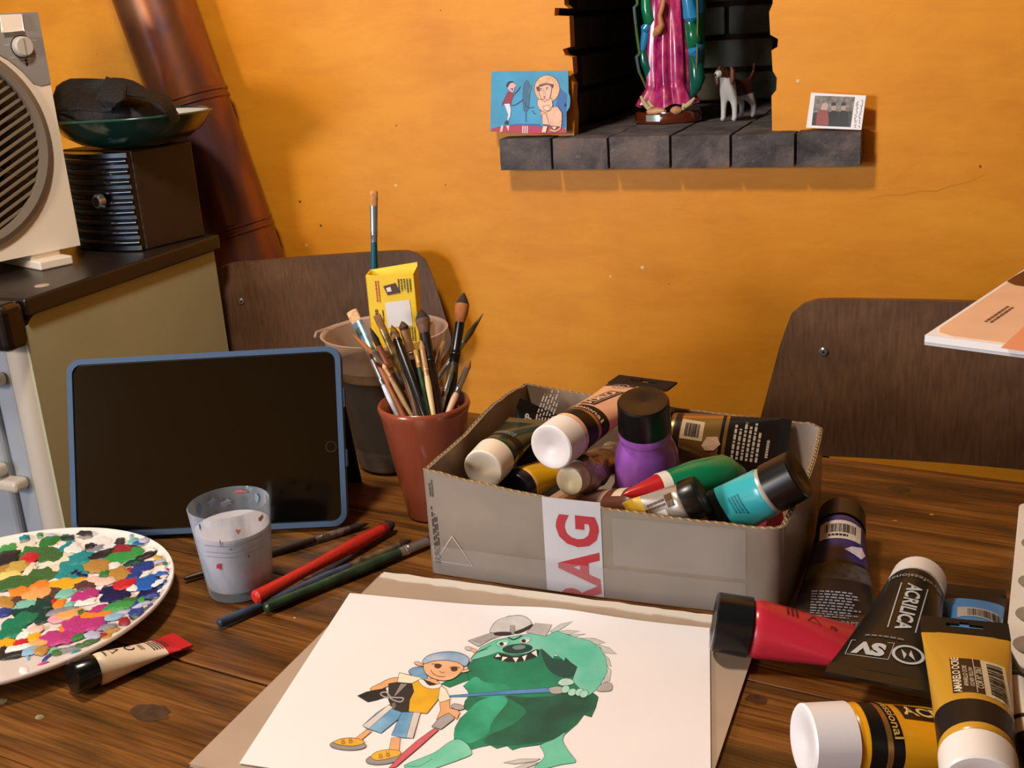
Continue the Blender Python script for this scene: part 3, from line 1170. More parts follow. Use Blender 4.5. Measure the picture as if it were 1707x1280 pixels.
def build_bowl():
    c = Vector((-1.184, 1.428, T + SZ + 0.152))
    t = thing('enamel_bowl', 'shallow enamel bowl, dark green outside and white inside, on black louvred box', 'bowl', c)
    prof_o = [(0, 0.050), (0.002, 0.055), (0.008, 0.082), (0.022, 0.106), (0.040, 0.118), (0.046, 0.122)]
    prof_i = [(0.0465, 0.1215), (0.041, 0.116), (0.024, 0.103), (0.011, 0.079), (0.005, 0.050), (0.0045, 0.001)]
    def wob(d):
        return (1.0, 0.93)
    m = MB()
    lathe(m, mat('#0a2a23', 0.15, coat=0.4), c, (0, 0, 1), prof_o, 56, n=(0, 1, 0), flat=wob, cap1=False)
    part(m, 'outside', t, smooth=True)
    m = MB()
    lathe(m, mat('#efe9df', 0.25), c, (0, 0, 1), prof_i, 56, n=(0, 1, 0), flat=wob, cap0=False, cap1=False)
    part(m, 'inside', t, smooth=True)
    m = MB()
    ring = []
    for i in range(57):
        a = 2 * math.pi * i / 56
        ring.append(c + Vector((0.122 * math.cos(a), 0.122 * 0.93 * math.sin(a), 0.0465)))
    pipe_path(m, mat('#16463a', 0.2, coat=0.4), ring, 0.0018, 8, caps=False)
    part(m, 'rim', t, smooth=True)
    # black cloth bag heaped in the bowl
    bc = Vector((-1.215, 1.405, c.z + 0.012))
    t2 = thing('cloth_bag', 'crumpled black cloth bag lying in the green bowl', 'bag', bc)
    cloth = mat('#060606', 0.7, var=0.3, vscale=40, bump=0.25, bscale=180)
    m = MB()
    nu, nv = 48, 24
    vs, fs = [], []
    for j in range(nv + 1):
        v = math.pi * j / nv
        for i in range(nu):
            u = 2 * math.pi * i / nu
            p = Vector((math.sin(v) * math.cos(u), math.sin(v) * math.sin(u), math.cos(v)))
            k = 1 + 0.16 * noise.noise(p * 2.1 + Vector((3, 1, 7))) + 0.07 * abs(noise.noise(p * 5.0))
            z = p.z * (0.052 if p.z > 0 else 0.012) * k
            q = bc + Vector((p.x * 0.108 * k + 0.012, p.y * 0.072 * k, z + 0.026 + 0.012 * math.sin(u * 2 + 1) * max(0, p.z)))
            q.z += 0.02 * max(0, -p.x) * max(0, p.z) - 0.012 * max(0, p.x) * max(0, p.z)
            rho = math.hypot(q.x - c.x, (q.y - c.y) / 0.93)
            floor_ = 0.049
            for (z0_, r0_), (z1_, r1_) in zip(prof_i[::-1], prof_i[::-1][1:]):
                if r0_ <= rho <= r1_ and rho < 0.112:
                    floor_ = z0_ + (z1_ - z0_) * (rho - r0_) / max(1e-6, r1_ - r0_)
            q.z = max(q.z, c.z + floor_ + 0.0025)
            vs.append(q)
    for j in range(nv):
        for i in range(nu):
            i2 = (i + 1) % nu
            fs.append((j * nu + i, (j + 1) * nu + i, (j + 1) * nu + i2, j * nu + i2))
    m.add(vs, fs, cloth)
    part(m, 'bag_body', t2, smooth=True, sharp=60)
    # folded flap and strap
    def sheet(pts_a, pts_b, nm, thick=0.004):
        m = MB()
        n_ = len(pts_a)
        vs = []
        for a_, b_ in zip(pts_a, pts_b):
            a_, b_ = Vector(a_), Vector(b_)
            off = Vector((0, -thick, thick * 0.5))
            vs += [a_, b_, b_ - off, a_ - off]
        fs = []
        for i in range(n_ - 1):
            for k in range(4):
                k2 = (k + 1) % 4
                fs.append((4 * i + k, 4 * i + k2, 4 * i + 4 + k2, 4 * i + 4 + k))
        fs += [(3, 2, 1, 0), tuple(4 * (n_ - 1) + k for k in range(4))]
        m.add(vs, fs, cloth)
        part(m, nm, t2, smooth=True, sharp=50)
    Y = 1.33
    g = lambda x, y, dy=0.0: yp(x, y, Y + dy)
    sheet([g(177, 127, .03), g(166, 152, .0), g(158, 165, -.008), g(170, 178, -.004)], [g(208, 138, .03), g(205, 166, .0), g(194, 172, -.008), g(185, 188, -.004)], 'flap')
    sheet([g(200, 142, .035), g(240, 145, .04), g(272, 160, .045), g(290, 178, .05), g(292, 196, .05)], [g(206, 158, .02), g(240, 162, .02), g(264, 172, .025), g(276, 186, .03), g(282, 200, .04)], 'strap')
    sheet([g(92, 182, .005), g(130, 178, -.006), g(170, 182, -.01), g(186, 178, -.01)], [g(92, 186, .005), g(130, 183, -.006), g(170, 187, -.01), g(186, 184, -.01)], 'seam', 0.002)


build_bowl()


def build_flue():
    A = Vector((-1.150, 1.662, T - 0.01))
    k0 = yp(412, 436, 1.66)
    k1 = yp(256, 0, 1.66)
    ax = (k1 - k0).normalized()
    A = k0 - ax * 0.11
    t = thing('flue_pipe', 'leaning heat-tinted steel flue pipe against the ochre wall', 'pipe', A)
    r = 0.0655
    cut = [0.0, 0.165, 0.30 - 0.0, 0.95, 1.75]
    p165 = (yp(310, 168, 1.66) - A).dot(ax)
    p380 = (yp(390, 380, 1.66) - A).dot(ax)
    cuts = [0.0, p380, p165, p165 + 0.55, p165 + 1.2]
    for i in range(4):
        m = MB()
        rr = r * (1.0 + 0.012 * (i % 2))
        lathe(m, PIPE, A, ax, [(cuts[i], rr), (cuts[i + 1] - 0.002, rr)], 40)
        sec = part(m, 'pipe_section', t, smooth=True)
        m = MB()
        e = cuts[i + 1]
        if i < 3:
            lathe(m, PIPE, A, ax, [(e - 0.014, rr + 0.0005), (e - 0.012, rr + 0.003), (e - 0.008, rr + 0.003), (e - 0.006, rr + 0.001), (e - 0.002, rr + 0.001), (e, rr + 0.0035), (e + 0.004, rr + 0.0035), (e + 0.006, rr + 0.0005)], 40)
            part(m, 'joint_band', t, smooth=True)
    # elbow going to the back of the stove, hidden by it
    m = MB()
    pipe_path(m, PIPE, [A + ax * 0.01, A - ax * 0.05, A + Vector((-0.03, -0.02, -0.13)), A + Vector((-0.07, -0.05, -0.17)), Vector((-1.25, 1.56, A.z - 0.18)), Vector((-1.26, 1.5015, A.z - 0.18))], 0.05, 24)
    part(m, 'elbow', t, smooth=True)


build_flue()


# ================================================================== NICHE: STATUE, DOG, CARDS
def build_statue():
    c = Vector((-0.464, 1.905, T + LEDGE + 0.0012))
    t = thing('statue', 'painted saint statue in magenta robe and green cloak on a round base', 'statue', c)
    wood = mat('#5a2413', 0.15, coat=0.6)
    m = MB()
    lathe(m, wood, c, (0, 0, 1), [(0, 0.056), (0.004, 0.057), (0.014, 0.056), (0.018, 0.054)], 48, n=(0, 1, 0), flat=lambda d: (1, 0.86))
    base = part(m, 'base', t, smooth=True)
    m = MB()
    vs, fs = [], []
    for i in range(9):
        a = R(-118 + 26 * i / 8)
        for z in (0.004, 0.0145):
            vs.append(c + Vector((0.0575 * math.cos(a), 0.0575 * 0.86 * math.sin(a), z)))
    fs = [(2 * i, 2 * i + 2, 2 * i + 3, 2 * i + 1) for i in range(8)]
    m.add(vs, fs, mat('#d8dcc8', 0.2, 0.6))
    part(m, 'name_plate', t, base)
    # robe with folds
    mrobe, nt, b, oc = new_mat('magenta_robe')
    n1 = noise_node(nt, mapping(nt, oc, (1, 1, 0.5)), 70, 4)
    col = ramp_node(nt, n1, [(0.35, '#8a1250'), (0.5, '#b52a66'), (0.62, '#c84a72'), (0.72, '#d98aa0')])
    n2 = noise_node(nt, oc, 45, 3)
    col = mix(nt, ramp_node(nt, n2, [(0.60, '#000000'), (0.68, '#aaaaaa')]), col, '#6a4aa0')
    nt.links.new(col, b.inputs['Base Color'])
    b.inputs['Roughness'].default_value = 0.25
    b.inputs['Coat Weight'].default_value = 0.4
    m = MB()
    vs, fs = [], []
    H0, H1 = 0.026, 0.245
    nz, na = 34, 72
    for j in range(nz + 1):
        u = j / nz
        z = H0 + (H1 - H0) * u
        r0 = 0.033 + 0.018 * max(0, 1 - u * 7) + 0.004 * math.sin(u * 5) - 0.006 * u
        amp = 0.0042 * (1 - 0.5 * u) + 0.003 * max(0, 1 - u * 6)
        for i in range(na):
            a = 2 * math.pi * i / na
            w = math.sin(7 * a + 1.2 * math.sin(u * 4)) + 0.5 * math.sin(13 * a + 2 + u * 2)
            r = r0 + amp * w
            zz = z + (0.004 * math.sin(5 * a + 1) * max(0, 1 - u * 8))
            vs.append(c + Vector((r * math.cos(a) + 0.004 * u, r * 0.72 * math.sin(a), zz)))
    for j in range(nz):
        for i in range(na):
            i2 = (i + 1) % na
            fs.append((j * na + i, j * na + i2, (j + 1) * na + i2, (j + 1) * na + i))
    fs.append(tuple(reversed(range(na))))
    m.add(vs, fs, mrobe)
    robe = part(m, 'robe', t, smooth=True, sharp=70)
    # sash tail
    m = MB()
    sash = mat('#c98a5a', 0.3)
    g = lambda x, y, dy: yp(x, y, 1.905 - 0.028 + dy)
    pts = [g(1106, 0, 0), g(1104, 12, -.004), g(1100, 26, -.006), g(1103, 42, -.006), g(1096, 52, -.008), g(1090, 60, -.006)]
    pipe_path(m, sash, pts, [0.004, 0.004, 0.004, 0.0055, 0.007, 0.003], 10)
    part(m, 'sash', t, robe, smooth=True)
    # feet and little curled hem figure
    skin = mat('#c9926a', 0.4)
    for x, y, rx in ((1094, 184, 0.017), (1127, 182, 0.010)):
        p = yp(x, y, 1.905 - 0.040)
        m = MB()
        lathe(m, skin, p + Vector((-rx, 0, -0.002)), (1, 0.0, 0), [(0, 0.001), (0.003, 0.005), (rx, 0.0075), (2 * rx - 0.003, 0.005), (2 * rx, 0.001)], 16)
        part(m, 'foot', t, robe, smooth=True)
    m = MB()
    hem = mat('#c8b48a', 0.4)
    for side, ptsx in ((-1, [(1068, 160), (1074, 172), (1080, 180), (1088, 178), (1080, 168)]), (1, [(1158, 163), (1150, 172), (1142, 178), (1138, 184), (1140, 172)])):
        ps = [yp(x, y, 1.905 - 0.034) for x, y in ptsx]
        pipe_path(m, hem, ps, [0.002, 0.004, 0.004, 0.004, 0.002], 8)
    part(m, 'hem', t, robe, smooth=True)
    # cloak: two draped sides joined behind
    green = mat('#0f7a4e', 0.15, var=0.35, vscale=30, coat=0.5)
    blue = mat('#2a86b8', 0.2, coat=0.4)
    m = MB()
    vs, fs = [], []
    nz, na = 46, 44
    H0, H1 = 0.045, 0.285
    for j in range(nz + 1):
        u = j / nz
        z = H0 + (H1 - H0) * u
        for i in range(na + 1):
            v = i / na
            a = R(-40 + 260 * v)               # from the right front round the back to the left front
            edge = abs(2 * v - 1)
            saw = (u * 3.1 + (0.15 if v > 0.5 else 0.0)) % 1.0
            r = 0.048 + 0.008 * math.sin(u * 3.0) + 0.014 * edge ** 4 * (0.3 + saw) - 0.012 * max(0, u - 0.75) * 4
            r *= 1.0 + 0.05 * math.sin(9 * a + u * 6) * (1 - edge)
            if u < 0.16:
                r *= 0.80 + 1.25 * u
            aa = a + (R(10) * (saw - 0.5) * (edge ** 3) * (1 if v > 0.5 else -1))
            vs.append(c + Vector((r * math.cos(aa) + 0.006, r * 0.66 * math.sin(aa) + 0.004, z)))
    for j in range(nz):
        for i in range(na):
            fs.append((j * (na + 1) + i, j * (na + 1) + i + 1, (j + 1) * (na + 1) + i + 1, (j + 1) * (na + 1) + i))
    o = len(m.v)
    m.add(vs, fs, green)
    bi = m.mi(blue)
    for k, f in enumerate(fs):
        j, i = divmod(k, na)
        u = j / nz
        v = (i + 0.5) / na
        saw = (u * 3.1 + (0.15 if v > 0.5 else 0.0)) % 1.0
        if abs(2 * v - 1) > 0.86 and saw > 0.60:
            m.m[k] = bi
    cl = part(m, 'cloak', t, smooth=True, sharp=60)
    so = cl.modifiers.new('thick', 'SOLIDIFY')
    so.thickness = 0.003
    # turned-back drapes at both sides, green outside and blue lining
    teal = mat('#0e5a4c', 0.15, coat=0.5)
    for mt_, pts_, rr_ in ((blue, [(1146, -8), (1149, 12), (1153, 30), (1150, 40)], [0.010, 0.011, 0.014, 0.006]),
                           (green, [(1149, 36), (1155, 52), (1156, 68), (1151, 84)], [0.008, 0.013, 0.013, 0.005]),
                           (blue, [(1150, 80), (1158, 86), (1159, 94)], [0.006, 0.011, 0.007]),
                           (teal, [(1154, 92), (1160, 110), (1162, 130), (1158, 148), (1152, 162)], [0.008, 0.012, 0.0135, 0.010, 0.003]),
                           (green, [(1077, -8), (1078, 14), (1082, 34), (1080, 46)], [0.008, 0.0095, 0.010, 0.004]),
                           (blue, [(1081, 40), (1076, 48), (1073, 57)], [0.006, 0.009, 0.004]),
                           (blue, [(1077, 54), (1074, 70), (1070, 88)], [0.008, 0.007, 0.005]),
                           (teal, [(1072, 84), (1074, 100), (1080, 116), (1080, 134)], [0.007, 0.0095, 0.008, 0.003])):
        m = MB()
        pipe_path(m, mt_, [yp(x_, y_, 1.893) for x_, y_ in pts_], rr_, 14)
        part(m, 'drape_fold', t, cl, smooth=True)
    # gilded edge trims on the cloak
    for side in (0, 1):
        m = MB()
        ps = []
        for j in range(nz + 1):
            ps.append(vs[j * (na + 1) + (0 if side == 0 else na)])
        pipe_path(m, mat('#b0924e', 0.35, 0.5), ps, 0.0012, 6)
        part(m, 'gilt_edge', t, cl, smooth=True)
    # upper body above the frame
    m = MB()
    lathe(m, green, c, (0, 0, 1), [(0.232, 0.036), (0.26, 0.040), (0.285, 0.034), (0.30, 0.02), (0.318, 0.023), (0.335, 0.022), (0.347, 0.012), (0.35, 0.002)], 28, n=(0, 1, 0), flat=lambda d: (1, 0.72))
    part(m, 'hood', t, smooth=True)
    m = MB()
    lathe(m, skin, c + Vector((0, -0.010, 0)), (0, 0, 1), [(0.298, 0.004), (0.303, 0.010), (0.316, 0.0145), (0.33, 0.012), (0.338, 0.003)], 20)
    part(m, 'face', t, smooth=True)
    m = MB()
    pipe_path(m, skin, [c + Vector((-0.004, -0.030, 0.252)), c + Vector((0, -0.040, 0.272)), c + Vector((0, -0.038, 0.285))], [0.006, 0.0065, 0.002], 10)
    part(m, 'praying_hands', t, smooth=True)


build_statue()


def build_dog():
    f = zp(1206, 203, LEDGE)
    c = Vector((-0.350, 1.905, T + LEDGE - 0.001))
    t = thing('dog_figurine', 'small brown and white hound figurine standing in the niche', 'figurine', c)
    # local frame: dog looks towards the camera and a little to the left
    fdir = Vector((-0.34, -0.94, 0)).normalized()
    sdir = Vector((-fdir.y, fdir.x, 0))        # its left... to the right in the picture
    def P(a, s, z):
        return c + fdir * a + sdir * s + Vector((0, 0, z))
    me = bpy.data.meshes.new('body')
    V, E, RAD = [], [], []
    def v(p, r):
        V.append(tuple(p - c))
        RAD.append(r)
        return len(V) - 1
    def chain(start, items):
        last = start
        for p, r in items:
            k = v(p, r)
            E.append((last, k))
            last = k
        return last
    hip = v(P(-0.030, 0, 0.052), (0.0125, 0.0135))
    mid = chain(hip, [(P(-0.005, 0, 0.051), (0.0125, 0.0135))])
    chest = chain(mid, [(P(0.020, 0, 0.052), (0.0135, 0.0165))])
    neck = chain(chest, [(P(0.030, 0, 0.068), (0.011, 0.012)), (P(0.034, -0.001, 0.080), (0.0105, 0.0115))])
    chain(neck, [(P(0.046, -0.003, 0.079), (0.0075, 0.0070)), (P(0.056, -0.005, 0.076), (0.0055, 0.0050))])
    for s in (-1, 1):
        chain(chest, [(P(0.021, s * 0.0095, 0.036), (0.0062, 0.0062)), (P(0.021, s * 0.0105, 0.018), (0.0046, 0.0046)), (P(0.022, s * 0.0105, 0.0045), (0.0044, 0.0044)), (P(0.028, s * 0.0105, 0.004), (0.0042, 0.0035))])
        chain(hip, [(P(-0.026, s * 0.0105, 0.036), (0.0085, 0.0085)), (P(-0.040, s * 0.011, 0.022), (0.0048, 0.0048)), (P(-0.037, s * 0.011, 0.0045), (0.0042, 0.0042)), (P(-0.031, s * 0.011, 0.004), (0.004, 0.0034))])
    chain(hip, [(P(-0.044, 0.001, 0.062), (0.0042, 0.0042)), (P(-0.052, 0.003, 0.074), (0.0026, 0.0026)), (P(-0.050, 0.006, 0.088), (0.0018, 0.0018))])
    me.from_pydata(V, E, [])
    o = bpy.data.objects.new('body', me)
    C.objects.link(o)
    o.parent = t
    sk = o.modifiers.new('skin', 'SKIN')
    sv = me.skin_vertices[0].data
    for i, r in enumerate(RAD):
        sv[i].radius = r
        sv[i].use_root = (i == hip)
    o.modifiers.new('sub', 'SUBSURF').levels = 2
    o.modifiers['sub'].render_levels = 2
    m, nt, b, oc = new_mat('hound_coat')
    sx = nt.nodes.new('ShaderNodeSeparateXYZ')
    rot = nt.nodes.new('ShaderNodeMapping')
    rot.inputs['Rotation'].default_value = (0, 0, -math.atan2(fdir.y, fdir.x))
    nt.links.new(oc, rot.inputs['Vector'])
    nt.links.new(rot.outputs[0], sx.inputs[0])
    nz = noise_node(nt, oc, 60, 2)
    def math_(op, a, bb):
        q = nt.nodes.new('ShaderNodeMath')
        q.operation = op
        for i, x in ((0, a), (1, bb)):
            if hasattr(x, 'links'):
                nt.links.new(x, q.inputs[i])
            else:
                q.inputs[i].default_value = x
        return q.outputs[0]
    # brown saddle: high and behind the chest; head top brown too
    h = math_('ADD', sx.outputs['Z'], math_('MULTIPLY', nz, 0.012))
    back = math_('MULTIPLY', math_('GREATER_THAN', h, 0.046), math_('LESS_THAN', sx.outputs['X'], 0.021))
    head = math_('MULTIPLY', math_('GREATER_THAN', h, 0.079), math_('LESS_THAN', sx.outputs['X'], 0.049))
    br = math_('MAXIMUM', back, head)
    nt.links.new(mix(nt, br, '#c9c6c0', '#4a2616'), b.inputs['Base Color'])
    b.inputs['Roughness'].default_value = 0.4
    me.materials.append(m)
    for pz in me.polygons:
        pz.use_smooth = True
    sk.use_smooth_shade = True
    # hanging ears, nose, eyes
    for s in (-1, 1):
        mb = MB()
        pipe_path(mb, mat('#5a3020', 0.45), [P(0.032, s * 0.010, 0.088), P(0.033, s * 0.0135, 0.082), P(0.034, s * 0.0145, 0.070), P(0.036, s * 0.0135, 0.060)], [0.002, 0.0042, 0.005, 0.0018], 10)
        part(mb, 'ear', t, smooth=True)
        mb = MB()
        e = P(0.0445, s * 0.0052 - 0.002, 0.0850)
        lathe(mb, BLACK, e, fdir, [(-0.001, 0.0016), (0.0008, 0.0013), (0.0012, 0.0004)], 8)
        part(mb, 'eye', t, smooth=True)
    mb = MB()
    lathe(mb, BLACK, P(0.0585, -0.0052, 0.0775), fdir, [(-0.001, 0.0028), (0.001, 0.0024), (0.002, 0.0008)], 10)
    part(mb, 'nose', t, smooth=True)


build_dog()


def card_plane(bl, br, tl):
    X = (br - bl).normalized()
    n = X.cross((tl - bl)).normalized()
    return X, n


def build_lion_card():
    bl = zp(818, 223, LEDGE)
    Y0 = 1.712
    bl, br = yp(818, 223.0, Y0), yp(940, 224, Y0)
    bl.z = br.z = T + LEDGE + 0.0006
    bl.x -= 0.0
    H = 0.104
    lean = Vector((0, 0.020, H)).normalized()
    t = thing('painted_card', 'blue painted card of a lion and a ringmaster on the ledge', 'card', (bl + br) / 2)
    n = Vector((1, 0, 0)).cross(lean) * 1.0
    if n.y > 0:
        n = -n
    def q(px, py):
        p = pl(px, py, bl, n)
        return ((p - bl).x, (p - bl).dot(lean))
    def to3(x, y, d=0.0):
        return bl + Vector((x, 0, 0)) + lean * y + n * d
    Z = lambda X, Y: q(810 + X / 10.667, 110 + Y / 10.667)
    outline = [Z(*p) for p in ((80, 1165), (105, 100), (1470, 90), (1475, 480), (1500, 540), (1505, 640), (1490, 740), (1440, 820), (1435, 1190), (800, 1200))]
    lo = min(p[1] for p in outline)
    outline = [(x, max(0.0, y - lo) if False else max(0.0003, y)) for x, y in outline]
    m = MB()
    prism(m, mat('#37a3cf', 0.45, var=0.18, vscale=18), [outline[::-1]], lambda x, y, d: to3(x, y, 0.0015 - d), 0.0022)
    brd = part(m, 'board', t)
    lay = [0.0016]
    def poly(pts, col, line=0.0, lc='#4a2a3a', nm=None, var=0.0):
        lay[0] += 0.00003
        L = lay[0]
        pts = [Z(*p) for p in pts]
        pts = [(x, max(0.0006, y)) for x, y in pts]
        put_poly(mp, mat(col, 0.5, var=var, vscale=90), pts, lambda x, y: to3(x, y, L))
        if line:
            put_line(mp, mat(lc, 0.6), pts, lambda x, y: to3(x, y, L + 0.00002), line, True)
    def ell(cx, cy, rx, ry, a=0, n_=24):
        a = R(a)
        return [(cx + rx * math.cos(2 * math.pi * i / n_) * math.cos(a) - ry * math.sin(2 * math.pi * i / n_) * math.sin(a), cy + rx * math.cos(2 * math.pi * i / n_) * math.sin(a) + ry * math.sin(2 * math.pi * i / n_) * math.cos(a)) for i in range(n_)]
    def stroke(pts, col, w):
        lay[0] += 0.00003
        L = lay[0]
        put_line(mp, mat(col, 0.6), [Z(*p) for p in pts], lambda x, y: to3(x, y, L), w)
    mp = MB()
    poly([(100, 1120), (300, 1070), (640, 1050), (1000, 1080), (1340, 1080), (1430, 1130), (1430, 1190), (800, 1198), (90, 1165)], '#b8304e')
    poly([(1240, 700), (1300, 520), (1330, 400), (1450, 500), (1440, 800), (1420, 1100), (1360, 1100), (1370, 850)], '#2a6cae')
    poly([(90, 1120), (300, 1060), (560, 1030), (960, 1030), (1010, 1080), (640, 1050), (300, 1080)], '#2b62a6')
    for k in range(3):
        poly([(655 + 38 * k, 1065), (675 + 38 * k, 1065), (672 + 38 * k, 1195), (652 + 38 * k, 1195)], '#e8d0d8')
    part(mp, 'painted_ground', t, brd)
    mp = MB()                         # cactus-like tree
    poly([(690, 300), (740, 250), (775, 300), (790, 520), (770, 760), (720, 840), (680, 790), (660, 600), (670, 400)], '#3c6f8e', 0.0006, '#2a4a66')
    poly([(790, 340), (820, 350), (810, 430), (770, 520), (740, 560), (750, 440)], '#4a7f9c', 0.0006, '#2a4a66')
    stroke([(700, 640), (720, 720), (780, 750), (840, 735), (870, 740)], '#2a4a66', 0.0012)
    stroke([(840, 790), (855, 840), (900, 855)], '#2a4a66', 0.0012)
    stroke([(720, 840), (722, 1000)], '#2a5a86', 0.0016)
    part(mp, 'painted_tree', t, brd)
    mp = MB()                         # ringmaster
    poly([(385, 400), (370, 340), (410, 285), (480, 275), (510, 310), (560, 350), (520, 380), (510, 440), (470, 480), (420, 440)], '#e2b8b8', 0.0006)
    poly([(385, 400), (365, 340), (405, 280), (480, 268), (505, 295), (440, 310), (410, 360)], '#31243e')
    poly([(440, 395), (500, 405), (480, 440)], '#7a2030')
    poly([(400, 460), (470, 480), (510, 510), (470, 600), (450, 680), (330, 660), (290, 720), (300, 660), (350, 560)], '#9c2c3e', 0.0006)
    poly([(330, 670), (430, 670), (455, 780), (440, 900), (400, 980), (385, 970), (400, 860), (360, 760)], '#e6eaf2', 0.0006, '#5a6a90')
    poly([(340, 1000), (390, 960), (420, 1010), (400, 1045), (340, 1040)], '#2c2a44')
    poly([(280, 1060), (320, 1060), (300, 1165), (255, 1180)], '#f0c8a8')
    poly([(365, 1060), (425, 1060), (410, 1160)], '#f2d2b0')
    stroke([(450, 700), (520, 700), (600, 650), (670, 600)], '#4a3a5a', 0.0014)
    stroke([(510, 500), (570, 450), (620, 370)], '#3a3a5a', 0.0016)
    part(mp, 'painted_ringmaster', t, brd)
    mp = MB()                         # lion
    poly(ell(1095, 410, 225, 245), '#f2c49a', 0.0010, '#8a5a4a', var=0.15)
    for k in range(26):
        a = 2 * math.pi * k / 26
        stroke([(1095 + 150 * math.cos(a), 400 + 160 * math.sin(a)), (1095 + 215 * math.cos(a), 410 + 235 * math.sin(a))], '#e8a878', 0.0005)
    poly([(1000, 800), (1160, 740), (1280, 720), (1360, 830), (1365, 960), (1330, 1080), (1180, 1070), (1020, 1040), (1060, 980), (1010, 900), (970, 850)], '#f0c0a0', 0.0009, '#8a4a4a', var=0.12)
    poly([(930, 600), (1180, 580), (1200, 700), (1150, 800), (1060, 830), (960, 770), (925, 690)], '#f2c8a8', 0.0009, '#8a4a4a')
    poly([(960, 340), (1080, 310), (1190, 340), (1170, 480), (1140, 600), (1060, 640), (1000, 600), (960, 470)], '#f0c4a6', 0.0009, '#7a3a3a')
    poly([(960, 345), (1080, 305), (1200, 330), (1180, 360), (1090, 340), (970, 380)], '#8a4a3e')
    poly([(905, 380), (960, 370), (980, 440), (930, 450)], '#6a3a34', 0.0005)
    poly([(1160, 330), (1215, 330), (1200, 390), (1165, 370)], '#6a3a34', 0.0005)
    poly(ell(1000, 420, 32, 20), '#fff4ea', 0.0006, '#4a2018')
    poly(ell(1110, 400, 32, 20), '#fff4ea', 0.0006, '#4a2018')
    poly(ell(992, 418, 12, 12), '#3a2018')
    poly(ell(1100, 398, 12, 12), '#3a2018')
    stroke([(1040, 430), (1035, 530), (1050, 570), (1070, 530), (1065, 430)], '#b07860', 0.0006)
    poly([(1030, 545), (1075, 545), (1053, 575)], '#7a3a34')
    stroke([(1000, 600), (1052, 585), (1110, 600)], '#7a3a34', 0.0008)
    poly([(1030, 720), (1130, 700), (1165, 770), (1120, 800), (1050, 790)], '#f6d4b8', 0.0008, '#8a4a4a')
    poly([(1010, 850), (1080, 850), (1130, 1010), (1160, 1050), (1020, 1040)], '#f2c4a4', 0.0008, '#8a4a4a')
    stroke([(1150, 1140), (1240, 1165), (1330, 1120), (1350, 1000)], '#f0c4a4', 0.0022)
    poly([(1030, 1070), (1110, 1070), (1080, 1185), (1000, 1185)], '#f4d8b4', 0.0006, '#8a4a4a')
    poly([(1180, 1080), (1280, 1080), (1230, 1140)], '#f4d8b4', 0.0006, '#8a4a4a')
    part(mp, 'painted_lion', t, brd)
    mp = MB()
    stroke([(1410, 720), (1425, 660), (1435, 700), (1400, 700)], '#1f3a5a', 0.0012)
    part(mp, 'signature', t, brd)


build_lion_card()


def build_photo_card():
    Y0 = 1.706
    bl, br = yp(1346, 211.0, Y0 + 0.02), yp(1435, 217, Y0)
    bl.z = br.z = T + LEDGE + 0.0006
    t = thing('instant_photo', 'white-bordered instant photo of three people on ledge', 'photo', (bl + br) / 2)
    X = (br - bl).normalized()
    side = Vector((0, 0, 1)).cross(X)
    H = 0.058
    lean = (Vector((0, 0, 1)) * H + side * 0.012).normalized()
    n = X.cross(lean)
    if n.y > 0:
        n = -n
    def q(px, py):
        p = pl(px, py, bl, n)
        return ((p - bl).dot(X), (p - bl).dot(lean))
    def to3(x, y, d=0.0):
        return bl + X * x + lean * y + n * d
    Z = lambda a, b: q(1100 + a / 4.2675, b / 4.2675)
    out = [(x, max(0.0002, y)) for x, y in (Z(1042, 908), Z(1078, 660), Z(1468, 680), Z(1432, 932))]
    m = MB()
    prism(m, mat('#f2efee', 0.35), [out[::-1]], lambda x, y, d: to3(x, y, 0.0006 - d), 0.0011)
    card = part(m, 'card', t, bevel=0.0002)
    m = MB()
    L = lambda k: (lambda x, y: to3(x, y, 0.0007 + k * 0.00003))
    put_poly(m, mat('#8a8478', 0.3, var=0.5, vscale=160), [Z(1080, 892), Z(1105, 680), Z(1390, 690), Z(1358, 905)], L(0))
    put_poly(m, mat('#3a3430', 0.3, var=0.4, vscale=200), [Z(1082, 892), Z(1092, 800), Z(1372, 790), Z(1358, 905)], L(1))
    put_poly(m, mat('#9a4a40', 0.3), [Z(1110, 890), Z(1118, 810), Z(1150, 775), Z(1195, 785), Z(1208, 892)], L(2))
    put_poly(m, mat('#c8a898', 0.3), [Z(1145, 780), Z(1155, 738), Z(1185, 728), Z(1200, 750), Z(1190, 785)], L(3))
    for x in (1235, 1305):
        put_poly(m, mat('#15120f', 0.3), [Z(x - 35, 898), Z(x - 30, 810), Z(x, 775), Z(x + 35, 800), Z(x + 38, 900)], L(3))
        put_poly(m, mat('#b89a88', 0.3), [Z(x - 14, 785), Z(x - 12, 745), Z(x + 8, 735), Z(x + 20, 755), Z(x + 14, 788)], L(4))
        put_poly(m, mat('#2a2420', 0.3), [Z(x - 16, 755), Z(x - 8, 730), Z(x + 14, 728), Z(x + 22, 750)], L(5))
    part(m, 'picture', t, card)
    m = MB()
    rn = random.Random(5)
    for (x0, y0, x1, y1) in ((1408, 715, 1385, 912), (1442, 712, 1412, 912)):
        pts = []
        for i in range(44):
            u = i / 43
            if rn.random() < 0.13 and len(pts) > 2:
                put_line(m, INK, pts, L(2), 0.0007)
                pts = []
            pts.append(Z(x0 + (x1 - x0) * u + rn.uniform(-10, 10), y0 + (y1 - y0) * u + rn.uniform(-2, 2)))
        if len(pts) > 1:
            put_line(m, INK, pts, L(2), 0.0007)
    part(m, 'handwriting', t, card)


build_photo_card()


